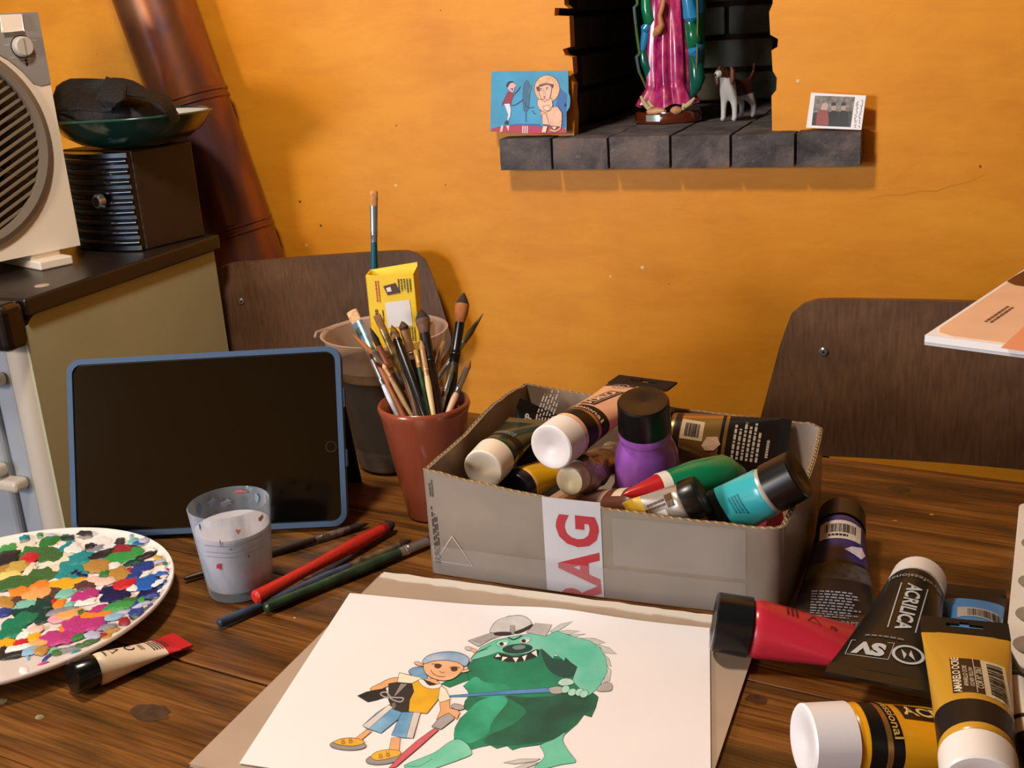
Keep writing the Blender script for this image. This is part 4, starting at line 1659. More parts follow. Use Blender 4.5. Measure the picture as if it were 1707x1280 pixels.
# ================================================================== TABLET
def build_tablet():
    A, B = zp(121, 906), zp(580, 884)
    e = (B - A).normalized()
    W = (B - A).length
    back = Vector((-e.y, e.x, 0))
    th = R(21)
    u = back * math.sin(th) + Vector((0, 0, math.cos(th)))
    n = e.cross(u)                     # towards the camera
    H = 0.182
    t = thing('tablet', 'black tablet in a blue case propped up on the table', 'tablet', (A + B) / 2)
    case = mat('#35506e', 0.65)
    A = A + Vector((0, 0, 0.0051))
    def to3(x, y, d=0.0):
        return A + e * x + u * y + n * d
    def rr(x0, x1, y0, y1, r, k=6):
        pts = []
        for cx, cy, a0 in ((x1 - r, y0 + r, -90), (x1 - r, y1 - r, 0), (x0 + r, y1 - r, 90), (x0 + r, y0 + r, 180)):
            for i in range(k + 1):
                a = R(a0 + 90 * i / k)
                pts.append((cx + r * math.cos(a), cy + r * math.sin(a)))
        return pts
    m = MB()
    prism(m, case, [rr(0, W, 0, H, 0.014), rr(0.0055, W - 0.0055, 0.0055, H - 0.0055, 0.010)[::-1]], lambda x, y, d: to3(x, y, 0.0 - d), 0.011)
    part(m, 'case_rim', t, bevel=0.0015)
    m = MB()
    prism(m, case, [rr(0.002, W - 0.002, 0.002, H - 0.002, 0.013)], lambda x, y, d: to3(x, y, -0.0111 - d), 0.002)
    part(m, 'case_back', t)
    m = MB()
    prism(m, mat('#060606', 0.5), [rr(0.006, W - 0.006, 0.006, H - 0.006, 0.010)], lambda x, y, d: to3(x, y, -0.0025 - d), 0.008)
    body = part(m, 'body', t)
    m = MB()
    prism(m, mat('#030303', 0.10, spec=0.35), [rr(0.0065, W - 0.0065, 0.0065, H - 0.0065, 0.010)], lambda x, y, d: to3(x, y, -0.0018 - d), 0.0006)
    scr = part(m, 'screen', t)
    m = MB()
    c = (W - 0.0135, H * 0.44)
    pts = [(c[0] + 0.0052 * math.cos(2 * math.pi * i / 32), c[1] + 0.0052 * math.sin(2 * math.pi * i / 32)) for i in range(33)]
    put_line(m, mat('#2a2c30', 0.3), pts, lambda x, y: to3(x, y, -0.00175), 0.0006)
    part(m, 'home_button', t, scr)
    # buttons along the right edge of the case
    for y0, y1 in ((0.118, 0.140), (0.058, 0.078)):
        m = MB()
        prism(m, case, [[(W - 0.0005, y0), (W + 0.0022, y0 + 0.002), (W + 0.0022, y1 - 0.002), (W - 0.0005, y1)]], lambda x, y, d: to3(x, y, -0.002 - d), 0.007)
        part(m, 'case_button', t)
    # folded cover used as a prop behind
    top = to3(0, H * 0.80, -0.0135)
    foot = top - Vector((0, 0, top.z - T - 0.0008)) + back * 0.055
    m = MB()
    dd = (foot - top)
    vs = []
    for x in (0.012, W - 0.004):
        for off in (0.0, 0.004):
            vs += [top + e * x + back * off, foot + e * x + back * off]
    m.add(vs, [(0, 1, 5, 4), (2, 6, 7, 3), (0, 4, 6, 2), (1, 3, 7, 5), (0, 2, 3, 1), (4, 5, 7, 6)], mat('#10141c', 0.7))
    part(m, 'prop_flap', t)


build_tablet()

# ================================================================== BUCKET, YELLOW BOX
BC = Vector((-0.585, 1.064, T))


def build_bucket():
    t = thing('plastic_tub', 'cloudy plastic tub holding a yellow box behind the pot', 'tub', BC)
    cl = see_through('#b8aca0', 0.30, 0.3, (11, '#3a3634', (1, 1, 0.5)), dirt_max=0.6)
    rimm = see_through('#e8cdb8', 0.38, 0.25)
    H = 0.158
    m = MB()
    prof = [(0.0006, 0.040), (0.004, 0.0445), (0.03, 0.0485), (0.122, 0.0605), (0.124, 0.0635)]
    lathe(m, cl, BC, (0, 0, 1), prof, 48, cap1=False)
    part(m, 'wall', t, smooth=True)
    m = MB()
    lathe(m, rimm, BC, (0, 0, 1), [(0.124, 0.0635), (0.150, 0.0668), (0.156, 0.0685), (0.158, 0.0712), (0.1585, 0.069), (0.156, 0.0665), (0.126, 0.0620)], 56, cap0=False, cap1=False)
    part(m, 'rim_collar', t, smooth=True)
    m = MB()
    a = R(200)
    p = BC + Vector((0.0712 * math.cos(a), 0.0712 * math.sin(a), 0.157))
    pipe_path(m, rimm, [p + Vector((-0.002, -0.01, 0)), p + Vector((-0.006, 0.0, 0.002)), p + Vector((0.004, 0.03, 0.003))], 0.0015, 8)
    part(m, 'bail_handle', t, smooth=True)
    m = MB()
    lathe(m, mat('#4a4644', 0.35, var=0.6, vscale=14, col2='#1c1c1e', stretch=(1, 1, 0.6)), BC, (0, 0, 1), [(0.006, 0.0425), (0.03, 0.0470), (0.112, 0.0580)], 40)
    tag(part(m, 'paint_water', t, smooth=True), 'murky grey paint water')
    m = MB()
    lathe(m, mat('#a8a4a0', 0.5, var=0.5, vscale=40, col2='#6a6662'), BC, (0, 0, 1), [(0.005, 0.0435), (0.028, 0.0476)], 40, cap1=False)
    part(m, 'sediment', t, smooth=True)
    # cream beaker standing inside
    c = BC + Vector((0.040, 0.021, 0.1130))
    b = thing('cream_beaker', 'cream plastic beaker inside the cloudy tub', 'beaker', c)
    m = MB()
    lathe(m, mat('#efe2c6', 0.4), c, (0, 0, 1), [(0, 0.0095), (0.046, 0.0112), (0.048, 0.0112), (0.048, 0.0098), (0.042, 0.0096)], 28)
    part(m, 'cup', b, smooth=True)


build_bucket()


def build_yellow_box():
    yel = mat('#f0c81c', 0.4, var=0.05)
    # axis aligned to the tub, turned a little
    bot = Vector((-0.560, 1.052, T + 0.0930))
    W, D, H = 0.054, 0.019, 0.110
    f = yp(608, 463, 1.052), yp(690, 453, 1.052)
    X = (f[1] - f[0])
    X = Vector((X.x, X.y + 0.012, X.z * 0.35)).normalized()
    mid_top = yp(649, 458, 1.052)
    bottom_px = yp(659, 560, 1.047)
    Z = (mid_top - bottom_px).normalized()
    X = (X - Z * X.dot(Z)).normalized()
    N = X.cross(Z)                 # towards the camera
    if N.y > 0:
        N = -N
    t = thing('yellow_carton', 'open yellow carton with black print standing in the tub', 'carton', mid_top - Z * H)
    def to3(x, z, d=0.0):
        return mid_top + X * x - Z * z + N * d
    w = W / 2
    def wall(pts, nm, mt=yel):
        m = MB()
        m.add(pts, [(0, 1, 2, 3)], mt)
        o = part(m, nm, t)
        s = o.modifiers.new('thick', 'SOLIDIFY')
        s.thickness = 0.0008
        return o
    fr = wall([to3(-w, H), to3(w, H), to3(w, 0), to3(-w, 0)], 'front_panel')
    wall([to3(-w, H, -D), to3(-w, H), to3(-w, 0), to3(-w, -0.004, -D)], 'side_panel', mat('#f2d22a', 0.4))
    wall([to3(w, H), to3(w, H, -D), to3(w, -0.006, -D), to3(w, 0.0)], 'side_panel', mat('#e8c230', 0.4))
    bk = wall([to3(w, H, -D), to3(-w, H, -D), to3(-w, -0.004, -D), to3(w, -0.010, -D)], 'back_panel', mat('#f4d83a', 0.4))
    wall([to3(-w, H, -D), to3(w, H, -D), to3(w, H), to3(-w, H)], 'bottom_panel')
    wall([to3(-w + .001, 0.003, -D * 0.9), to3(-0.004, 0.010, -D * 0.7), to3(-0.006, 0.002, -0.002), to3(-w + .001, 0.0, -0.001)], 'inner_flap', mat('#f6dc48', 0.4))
    ink = mat('#2a2110', 0.5)
    m = MB()
    F = lambda x, z: to3(x, z, 0.0006)
    # diamond emblem, small print; the square code field stays blank
    put_poly(m, mat('#4a2a1c', 0.5), [(-0.008, 0.012), (0.006, 0.009), (0.011, 0.020), (-0.004, 0.022)], F)
    put_poly(m, mat('#e8d8c0', 0.5), [(-0.005, 0.014), (0.000, 0.013), (0.001, 0.018), (-0.004, 0.0185)], lambda x, z: to3(x, z, 0.0007))
    put_lines(m, ink, lambda x, z: to3(z, x, 0.0007), 0.005, 0.021, 0.008, 0.024, 5, 11)
    put_lines(m, ink, lambda x, z: to3(z, x, 0.0007), 0.058, 0.078, 0.010, 0.024, 5, 12)
    put_lines(m, mat('#b03a2a', 0.5), lambda x, z: to3(z, x, 0.0007), 0.006, 0.03, -0.0175, -0.012, 2, 13)
    put_lines(m, ink, lambda x, z: to3(z, x, 0.0007), 0.037, 0.050, -0.0215, -0.0150, 1, 15)
    put_lines(m, ink, lambda x, z: to3(z, x, 0.0007), 0.038, 0.052, -0.0125, -0.010, 1, 14)
    put_poly(m, mat('#e0dcd6', 0.5), [(-0.008, 0.030), (0.020, 0.028), (0.021, 0.056), (-0.007, 0.058)], lambda x, z: to3(x, z, 0.0006))
    put_poly(m, mat('#2a2110', 0.5), [(-0.006, 0.064), (0.0, 0.062), (0.002, 0.069), (-0.004, 0.070)], lambda x, z: to3(x, z, 0.0007))
    put_rect(m, BLACKM, lambda x, z: to3(x, z, 0.0006), -w + .0005, w - .0005, 0.083, 0.10)
    part(m, 'print', t, fr)
    m = MB()
    put_barcode(m, lambda x, z: to3(x, z, -D + 0.0007), -0.002, 0.020, 0.001, 0.010, 4)
    part(m, 'barcode', t, bk)


build_yellow_box()


# ================================================================== BRUSHES
def brush(label, end, tip, r, lb, lf, hair, fer, handle, flat=0.0, tipk='round', group=None, n=None, cat='brush', end_r=0.55, wide=1.0, dark_tip=None):
    """end: handle end, tip: hair tip, r: thickest handle radius, lb/lf: hair and ferrule lengths"""
    end, tip = Vector(end), Vector(tip)
    ax = tip - end
    L = ax.length
    ax.normalize()
    t = thing('paintbrush', label, cat, end, group)
    lh = L - lb - lf
    rf = r * 0.86
    m = MB()
    lathe(m, handle, end, ax, [(0, r * end_r * 0.6), (0.002, r * end_r), (lh * 0.35, r * 0.75), (lh * 0.80, r), (lh, rf * 0.92)], 14)
    part(m, 'handle', t, smooth=True)
    m = MB()
    P = end + ax * lh
    fl = (lambda d: (1 + (wide - 1) * min(1, max(0, d / lf)), 1 - flat * min(1, max(0, d / lf)))) if (flat or wide != 1) else None
    lathe(m, fer, P, ax, [(-0.002, rf), (lf * 0.12, rf), (lf * 0.14, rf * 1.1), (lf * 0.18, rf * 1.1), (lf * 0.2, rf), (lf * 0.24, rf * 1.08), (lf * 0.28, rf), (lf, rf * 0.98)], 18, n=n, flat=fl)
    part(m, 'ferrule', t, smooth=True)
    m = MB()
    Q = end + ax * (lh + lf)
    f2 = (lambda d: (wide, 1 - flat)) if (flat or wide != 1) else None
    if tipk == 'flat':
        pr = [(-0.001, rf * 0.93), (lb * 0.5, rf * 1.0), (lb * 0.97, rf * 0.98), (lb, rf * 0.85)]
    elif tipk == 'mop':
        pr = [(-0.001, rf * 0.93), (lb * 0.35, rf * 1.35), (lb * 0.6, rf * 1.45), (lb * 0.85, rf * 0.7), (lb, rf * 0.08)]
    else:
        pr = [(-0.001, rf * 0.9), (lb * 0.35, rf * 1.05), (lb * 0.75, rf * 0.55), (lb, rf * 0.1)]
    lathe(m, hair, Q, ax, pr, 18, n=n, flat=f2)
    if dark_tip:
        kk = m.mi(dark_tip)
        for q in range(18 * 2, len(m.m)):
            m.m[q] = kk
    part(m, 'bristles', t, smooth=True)
    return t


# ---- terracotta pot
PC = Vector((-0.484, 0.946, T))
PH, PRT, PRB = 0.122, 0.0465, 0.0265


def build_pot():
    t = thing('terracotta_pot', 'glazed terracotta pot full of paintbrushes', 'pot', PC)
    g = mat('#9a4c32', 0.22, var=0.10, vscale=12, coat=0.4)
    m = MB()
    lathe(m, g, PC, (0, 0, 1), [(0.0004, PRB - 0.002), (0.002, PRB), (PH - 0.012, PRT - 0.0025), (PH - 0.004, PRT), (PH - 0.001, PRT - 0.0008), (PH, PRT - 0.002), (PH - 0.001, PRT - 0.0042), (PH - 0.02, PRT - 0.0085), (0.006, PRB - 0.006), (0.006, 0.001)], 56, cap1=False)
    b = part(m, 'pot_body', t, smooth=True, sharp=60)
    m = MB()
    d = (EYE - PC)
    a0 = math.atan2(d.y, d.x) - 0.15
    pts = [(0, 0), (0.005, 0.003), (0.008, 0.009), (0.004, 0.013), (-0.003, 0.011), (-0.002, 0.004), (0.004, -0.002), (0.009, -0.003)]
    def onp(x, y):
        z = 0.014 + y
        r = PRB + (PRT - 0.0025 - PRB) * (z / (PH - 0.012)) + 0.0004
        aa = a0 + x / r
        return PC + Vector((r * math.cos(aa), r * math.sin(aa), z))
    put_line(m, mat('#5a2818', 0.5), pts, onp, 0.0009)
    part(m, 'potter_mark', t, b)


build_pot()


def pot_brushes():
    Zx = lambda x, y: (560 + x / 5.82, 480 + y / 5.82)
    hw = lambda c: mat(c, 0.4)
    tan, brn, dk = '#b98a58', '#6a3a1c', '#1c1512'
    # tip, point at the rim, r, hair fraction, ferrule end fraction, hair, ferrule, handle, kind, label
    rows = [
        ((150, 222), (600, 1150), 0.0050, 0.12, 0.52, mat('#d9a878', 0.7, var=0.25, vscale=300), mat('#8fb2cc', 0.3, 0.4, var=0.4, vscale=90, col2='#3c4a3a'), mat('#b8693a', 0.45, var=0.2, vscale=60), 'flatw', 'wide flat paintbrush with cream hair and pale blue ferrule, leftmost in the pot'),
        ((165, 450), (515, 1130), 0.0026, 0.15, 0.66, mat('#c47a3c', 0.7), STEEL, mat('#1c2c5a', 0.3), 'round', 'thin navy-handled paintbrush with orange hair in the pot'),
        ((300, 590), (548, 1140), 0.0026, 0.20, 0.62, mat('#6a4020', 0.7), STEEL, mat('#c4cad6', 0.35, var=0.4, vscale=80), 'round', 'thin white-handled paintbrush with brown hair in the pot'),
        ((332, 385), (700, 1150), 0.0036, 0.22, 0.55, mat('#2a1c10', 0.7, var=0.3, vscale=200), mat('#a86a48', 0.35, 0.5), mat('#3a2418', 0.4), 'round', 'paintbrush with dark tapered hair and copper ferrule in the pot'),
        ((395, 262), (795, 1160), 0.0046, 0.15, 0.68, mat('#8a5a26', 0.7, var=0.4, vscale=200), mat('#b89058', 0.35, 0.5, var=0.3, vscale=80, col2='#5a4a2a'), mat('#a0784e', 0.5), 'flat', 'flat paintbrush with brown hair and long brassy ferrule in the pot'),
        ((455, 738), (690, 1160), 0.0026, 0.10, 0.35, mat('#d8b070', 0.6), mat('#b08a60', 0.4, 0.4), mat('#a58458', 0.5, var=0.2, vscale=80), 'round', 'short tan wooden paintbrush at the front of the pot'),
        ((540, 360), (830, 1150), 0.0054, 0.18, 0.21, mat('#9a6420', 0.7, var=0.4, vscale=200, col2='#2a1c10'), mat(dk, 0.3), mat('#14120f', 0.3), 'round', 'thick black-handled paintbrush with ragged amber hair in the pot'),
        ((640, 322), (880, 1150), 0.0056, 0.10, 0.42, mat('#4a2c18', 0.7), mat('#a8805a', 0.4, 0.4), mat('#17171a', 0.3), 'round', 'thick black-handled paintbrush with tan ferrule in the pot'),
        ((772, 600), (868, 1060), 0.0028, 0.12, 0.34, mat('#b08a3a', 0.7), mat('#b8894a', 0.4, 0.3), mat('#2f4a30', 0.4, var=0.4, vscale=90), 'flat', 'paintbrush with mottled green handle in the pot'),
        ((825, 508), (935, 1160), 0.0032, 0.15, 0.50, mat('#b08a58', 0.7), mat('#c8a070', 0.35, 0.4), mat('#e0c88e', 0.45), 'round', 'cream-handled paintbrush at the front of the pot'),
        ((822, 205), (985, 1130), 0.0060, 0.25, 0.60, mat('#6a4a34', 0.7, var=0.5, vscale=120), mat('#1c1410', 0.35), mat('#2a1c14', 0.3), 'mop', 'mop paintbrush with grey-brown hair and black ferrule, middle of the pot'),
        ((985, 518), (1042, 1020), 0.0022, 0.18, 0.68, mat('#8a5a30', 0.7), mat('#b07a50', 0.35, 0.4), mat('#e2cfae', 0.45), 'round', 'slim paintbrush with cream handle and copper ferrule in the pot'),
        ((1050, 520), (1050, 1000), 0.0030, 0.12, 0.72, mat('#a07848', 0.6), mat('#c8986a', 0.4, 0.3), mat('#c8905a', 0.4), 'flat', 'orange-brown paintbrush at the back of the pot'),
        ((480, 640), (650, 1150), 0.0040, 0.10, 0.30, mat('#5a3a20', 0.7), mat('#a87850', 0.4, 0.4), mat('#b06a34', 0.45, var=0.3, vscale=60), 'round', 'orange varnished paintbrush handle among the front brushes of the pot'),
        ((600, 560), (760, 1150), 0.0036, 0.12, 0.40, mat('#3a2a1c', 0.7), mat('#8a6a4a', 0.4, 0.4), mat('#6a4a30', 0.45, var=0.3, vscale=60), 'round', 'walnut brown paintbrush between the two thick black ones in the pot'),
        ((905, 600), (900, 1100), 0.0030, 0.14, 0.50, mat('#7a5a34', 0.7), mat('#9a8a70', 0.4, 0.5), mat('#2a2a2c', 0.4), 'round', 'slim black paintbrush behind the cream-handled one in the pot'),
        ((1243, 45), (1090, 1110), 0.0060, 0.28, 0.63, mat('#a8642c', 0.7, var=0.2, vscale=90), mat('#12141a', 0.3, var=0.3, vscale=60), mat('#3a3630', 0.35), 'mop', 'large mop paintbrush with orange hair and dark tip, tallest at the right of the pot'),
        ((1430, 245), (1180, 960), 0.0036, 0.20, 0.65, mat('#6a5a34', 0.7), mat('#c8ccd2', 0.2, 0.9), mat('#14525a', 0.3), 'round', 'teal-handled paintbrush with long silver ferrule, rightmost in the pot'),
        ((1306, 700), (1140, 1090), 0.0036, 0.24, 0.82, mat('#9a6a34', 0.7), mat('#8a8e94', 0.3, 0.8), mat('#d8b89a', 0.4), 'round', 'short paintbrush with dull grey ferrule at the right of the pot'),
        ((1142, 745), (1022, 1140), 0.0034, 0.25, 0.74, mat('#6a5028', 0.7), mat('#a8a8a4', 0.3, 0.8), mat('#d8d6d8', 0.35), 'round', 'short white-handled paintbrush with silver ferrule at the front of the pot'),
    ]
    rn = random.Random(2)
    for (tp_, rp, r, fb, ff, hair, fer, handle, kind, label) in rows:
        tx, ty = Zx(*tp_)
        rx, ry = Zx(*rp)
        # where the brush crosses the mouth of the pot: slide up the line until inside the mouth
        k = 1.0
        cross = None
        while k > 0.3:
            px, py = tx + (rx - tx) * k, ty + (ry - ty) * k
            q = zp(px, py, PH - 0.004)
            if (q - PC - Vector((0, 0, PH - 0.004))).length < PRT - 0.0095 - r:
                cross = q
                break
            k -= 0.01
        if cross is None:
            cross = PC + Vector((0, 0, PH))
        tip = dp(tx, ty, depth_of(cross) + rn.uniform(0.0, 0.03) + 0.01)
        n0, n1 = NUDGE.get(label, (0.0, 0.0))
        tip = tip + (tip - EYE).normalized() * n1
        cross = cross + (cross - EYE).normalized() * n0
        ax = (cross - tip).normalized()
        end = cross.copy()
        while True:
            nx = end + ax * 0.002
            z = nx.z - T
            ri = PRB - 0.006 + (PRT - 0.0085 - PRB + 0.006) * max(0, z - 0.006) / (PH - 0.026) - r * 0.6
            if z < 0.0085 or math.hypot(nx.x - PC.x, nx.y - PC.y) > ri:
                break
            end = nx
        L = (tip - cross).length / max(k, 0.4)
        flat = {'flat': 0.55, 'flatw': 0.62, 'round': 0.0, 'mop': 0.25}[kind]
        BRUSHES.append(dict(label=label, cross=cross.copy(), tip=tip.copy(), end=end.copy(), r=r))
        lb_, lf_ = L * fb, L * (ff - fb)
        cl_ = 0.80 * (tip - end).length / (lb_ + lf_)
        if cl_ < 1:
            lb_, lf_ = lb_ * cl_, lf_ * cl_
        brush(label, end, tip, r, lb_, lf_, hair, fer, handle, flat=flat, tipk={'flat': 'flat', 'flatw': 'flat', 'round': 'round', 'mop': 'mop'}[kind], group='paintbrushes in the terracotta pot', n=-fw, wide={'flatw': 1.35}.get(kind, 1.0), dark_tip=(mat('#2c1e1a', 0.8) if kind == 'mop' else None))
    # tall teal brush in the tub
    tip = yp(623, 318, 1.085)
    c = yp(624, 440, 1.083)
    ax = (c - tip).normalized()
    end = tip + ax * ((tip.z - T - 0.1125) / -ax.z)
    brush('tall flat paintbrush with teal handle and orange hair behind the yellow carton', end, tip, 0.0042, 0.016, 0.038, mat('#c98a44', 0.7, var=0.3, vscale=300), mat('#9fb4c4', 0.25, 0.8), mat('#0f5a6c', 0.3), flat=0.5, tipk='flat', n=-fw, wide=1.2)


pot_brushes()


def table_brushes():
    g = 'paintbrushes lying on the table'
    sp = lambda c, d: mat(c, 0.35, var=0.5, vscale=55, col2=d)
    e, tp_ = zp(307, 965, 0.0045), zp(615, 872, 0.0045)
    brush('dark brown paintbrush lying behind the water glass', e, tp_, 0.0042, 0.022, 0.034, mat('#2a1c14', 0.8), mat('#4a3a32', 0.4, 0.3, var=0.5, vscale=90, col2='#a89c90'), mat('#2e2119', 0.4), group=g)
    e, tp_ = zp(424, 997, 0.0128), zp(658, 872, 0.0080)
    brush('thick red-handled paintbrush lying on the table', e, tp_, 0.0068, 0.013, 0.004, mat('#241a16', 0.8), mat('#8a2018', 0.4), mat('#c8291c', 0.4, bump=0.15, bscale=300), group=g, end_r=0.95)
    e, tp_ = zp(363, 1040, 0.0055), zp(686, 900, 0.0045)
    brush('long slate blue paintbrush lying between the red and green ones', e, tp_, 0.0048, 0.016, 0.055, mat('#3a1a14', 0.8), mat('#8a7a5a', 0.4, 0.4, var=0.5, vscale=70, col2='#4a3a2a'), sp('#3a4a66', '#26303e'), group=g, end_r=0.85)
    e, tp_ = zp(441, 1014, 0.0065), zp(728, 896, 0.006)
    brush('dark green paintbrush spotted with paint lying nearest the drawing', e, tp_, 0.0058, 0.012, 0.030, mat('#2a2018', 0.8), STEEL, sp('#2c4a2c', '#1c2c20'), group=g, end_r=0.85)


table_brushes()


# ================================================================== GLASS
def build_glass():
    c = Vector((-0.5885, 0.7535, T + 0.0005))
    t = thing('water_glass', 'paint-smeared drinking glass of milky rinse water', 'glass', c)
    H, rt_, rb = 0.086, 0.0362, 0.0290
    gl = see_through('#b9c6d2', 0.16, 0.06, (14, '#8fa0ae', (1, 1, 0.35)), fres=True, dirt_max=0.42)
    rad = lambda z: rb + (rt_ - rb) * z / H
    m = MB()
    prof = [(0, rb - 0.003), (0.001, rb), (0.006, rad(0.006)), (H - 0.001, rt_), (H, rt_ - 0.0007), (H - 0.0008, rt_ - 0.0012), (0.050, rad(0.05) - 0.0008), (0.0090, rad(0.009) - 0.0012), (0.0075, rad(0.008) - 0.006), (0.0075, 0.0005)]
    lathe(m, gl, c, (0, 0, 1), prof, 64, cap1=True)
    body = part(m, 'tumbler', t, smooth=True, sharp=50)
    m = MB()
    wl = 0.063
    lathe(m, mat('#c9c6cc', 0.25, var=0.06, vscale=40, sss=0.3), c, (0, 0, 1), [(0.0078, rad(0.008) - 0.0065), (0.0094, rad(0.009) - 0.0014), (0.03, rad(0.03) - 0.0010), (0.050, rad(0.05) - 0.0009), (wl, rad(wl) - 0.0009)], 64)
    tag(part(m, 'rinse_water', t, smooth=True, sharp=50), 'milky grey rinse water')
    # smears and drops on the outside of the glass, dried paint
    ea = math.atan2(EYE.y - c.y, EYE.x - c.x)
    def on(x, z, d=0.0003):
        r = rad(z) + d
        a = ea + x / r
        return c + Vector((r * math.cos(a), r * math.sin(a), z))
    def blob(x, z, w, h, col, seed, inner=False):
        rn = random.Random(seed)
        pts = []
        for i in range(12):
            a = 2 * math.pi * i / 12
            k = rn.uniform(0.45, 1.2)
            pts.append((x + w * k * math.cos(a), min(H - 0.001, z + h * k * math.sin(a))))
        m = MB()
        put_poly(m, mat(col, 0.4), pts, lambda u, v: on(u, v, -0.0024 if inner else 0.0003))
        part(m, 'paint_smear', t, body)
    blob(-0.017, 0.0385, 0.0026, 0.0042, '#c8303e', 1)
    blob(0.0045, 0.0715, 0.0020, 0.0032, '#d87a5a', 2)
    blob(0.0105, 0.0450, 0.0012, 0.0018, '#4a4a50', 3)
    blob(-0.004, 0.0555, 0.0016, 0.0008, '#5a5a66', 4)
    blob(-0.012, 0.062, 0.0007, 0.0035, '#6a7076', 5)
    blob(0.028, 0.076, 0.0035, 0.0035, '#c8906a', 6)
    blob(-0.030, 0.077, 0.0018, 0.005, '#28406a', 7)
    for k, (x, z, w, h, col) in enumerate(((0.092, 0.081, 0.006, 0.0022, '#9a4a50'), (0.075, 0.076, 0.003, 0.006, '#7c8a98'), (0.118, 0.077, 0.005, 0.005, '#6c8098'), (0.132, 0.074, 0.003, 0.008, '#4a6488'), (0.104, 0.072, 0.006, 0.004, '#7c868e'), (0.060, 0.080, 0.0025, 0.004, '#a8806a'))):
        blob(x, z, w, h, col, 20 + k, True)
    for k, z in enumerate((0.0475, 0.052, 0.0585)):
        m = MB()
        put_line(m, mat('#8f9196', 0.5), [(-0.03 + i * 0.006, z + 0.0006 * math.sin(i)) for i in range(11)], on, 0.0005)
        part(m, 'water_line', t, body)


build_glass()


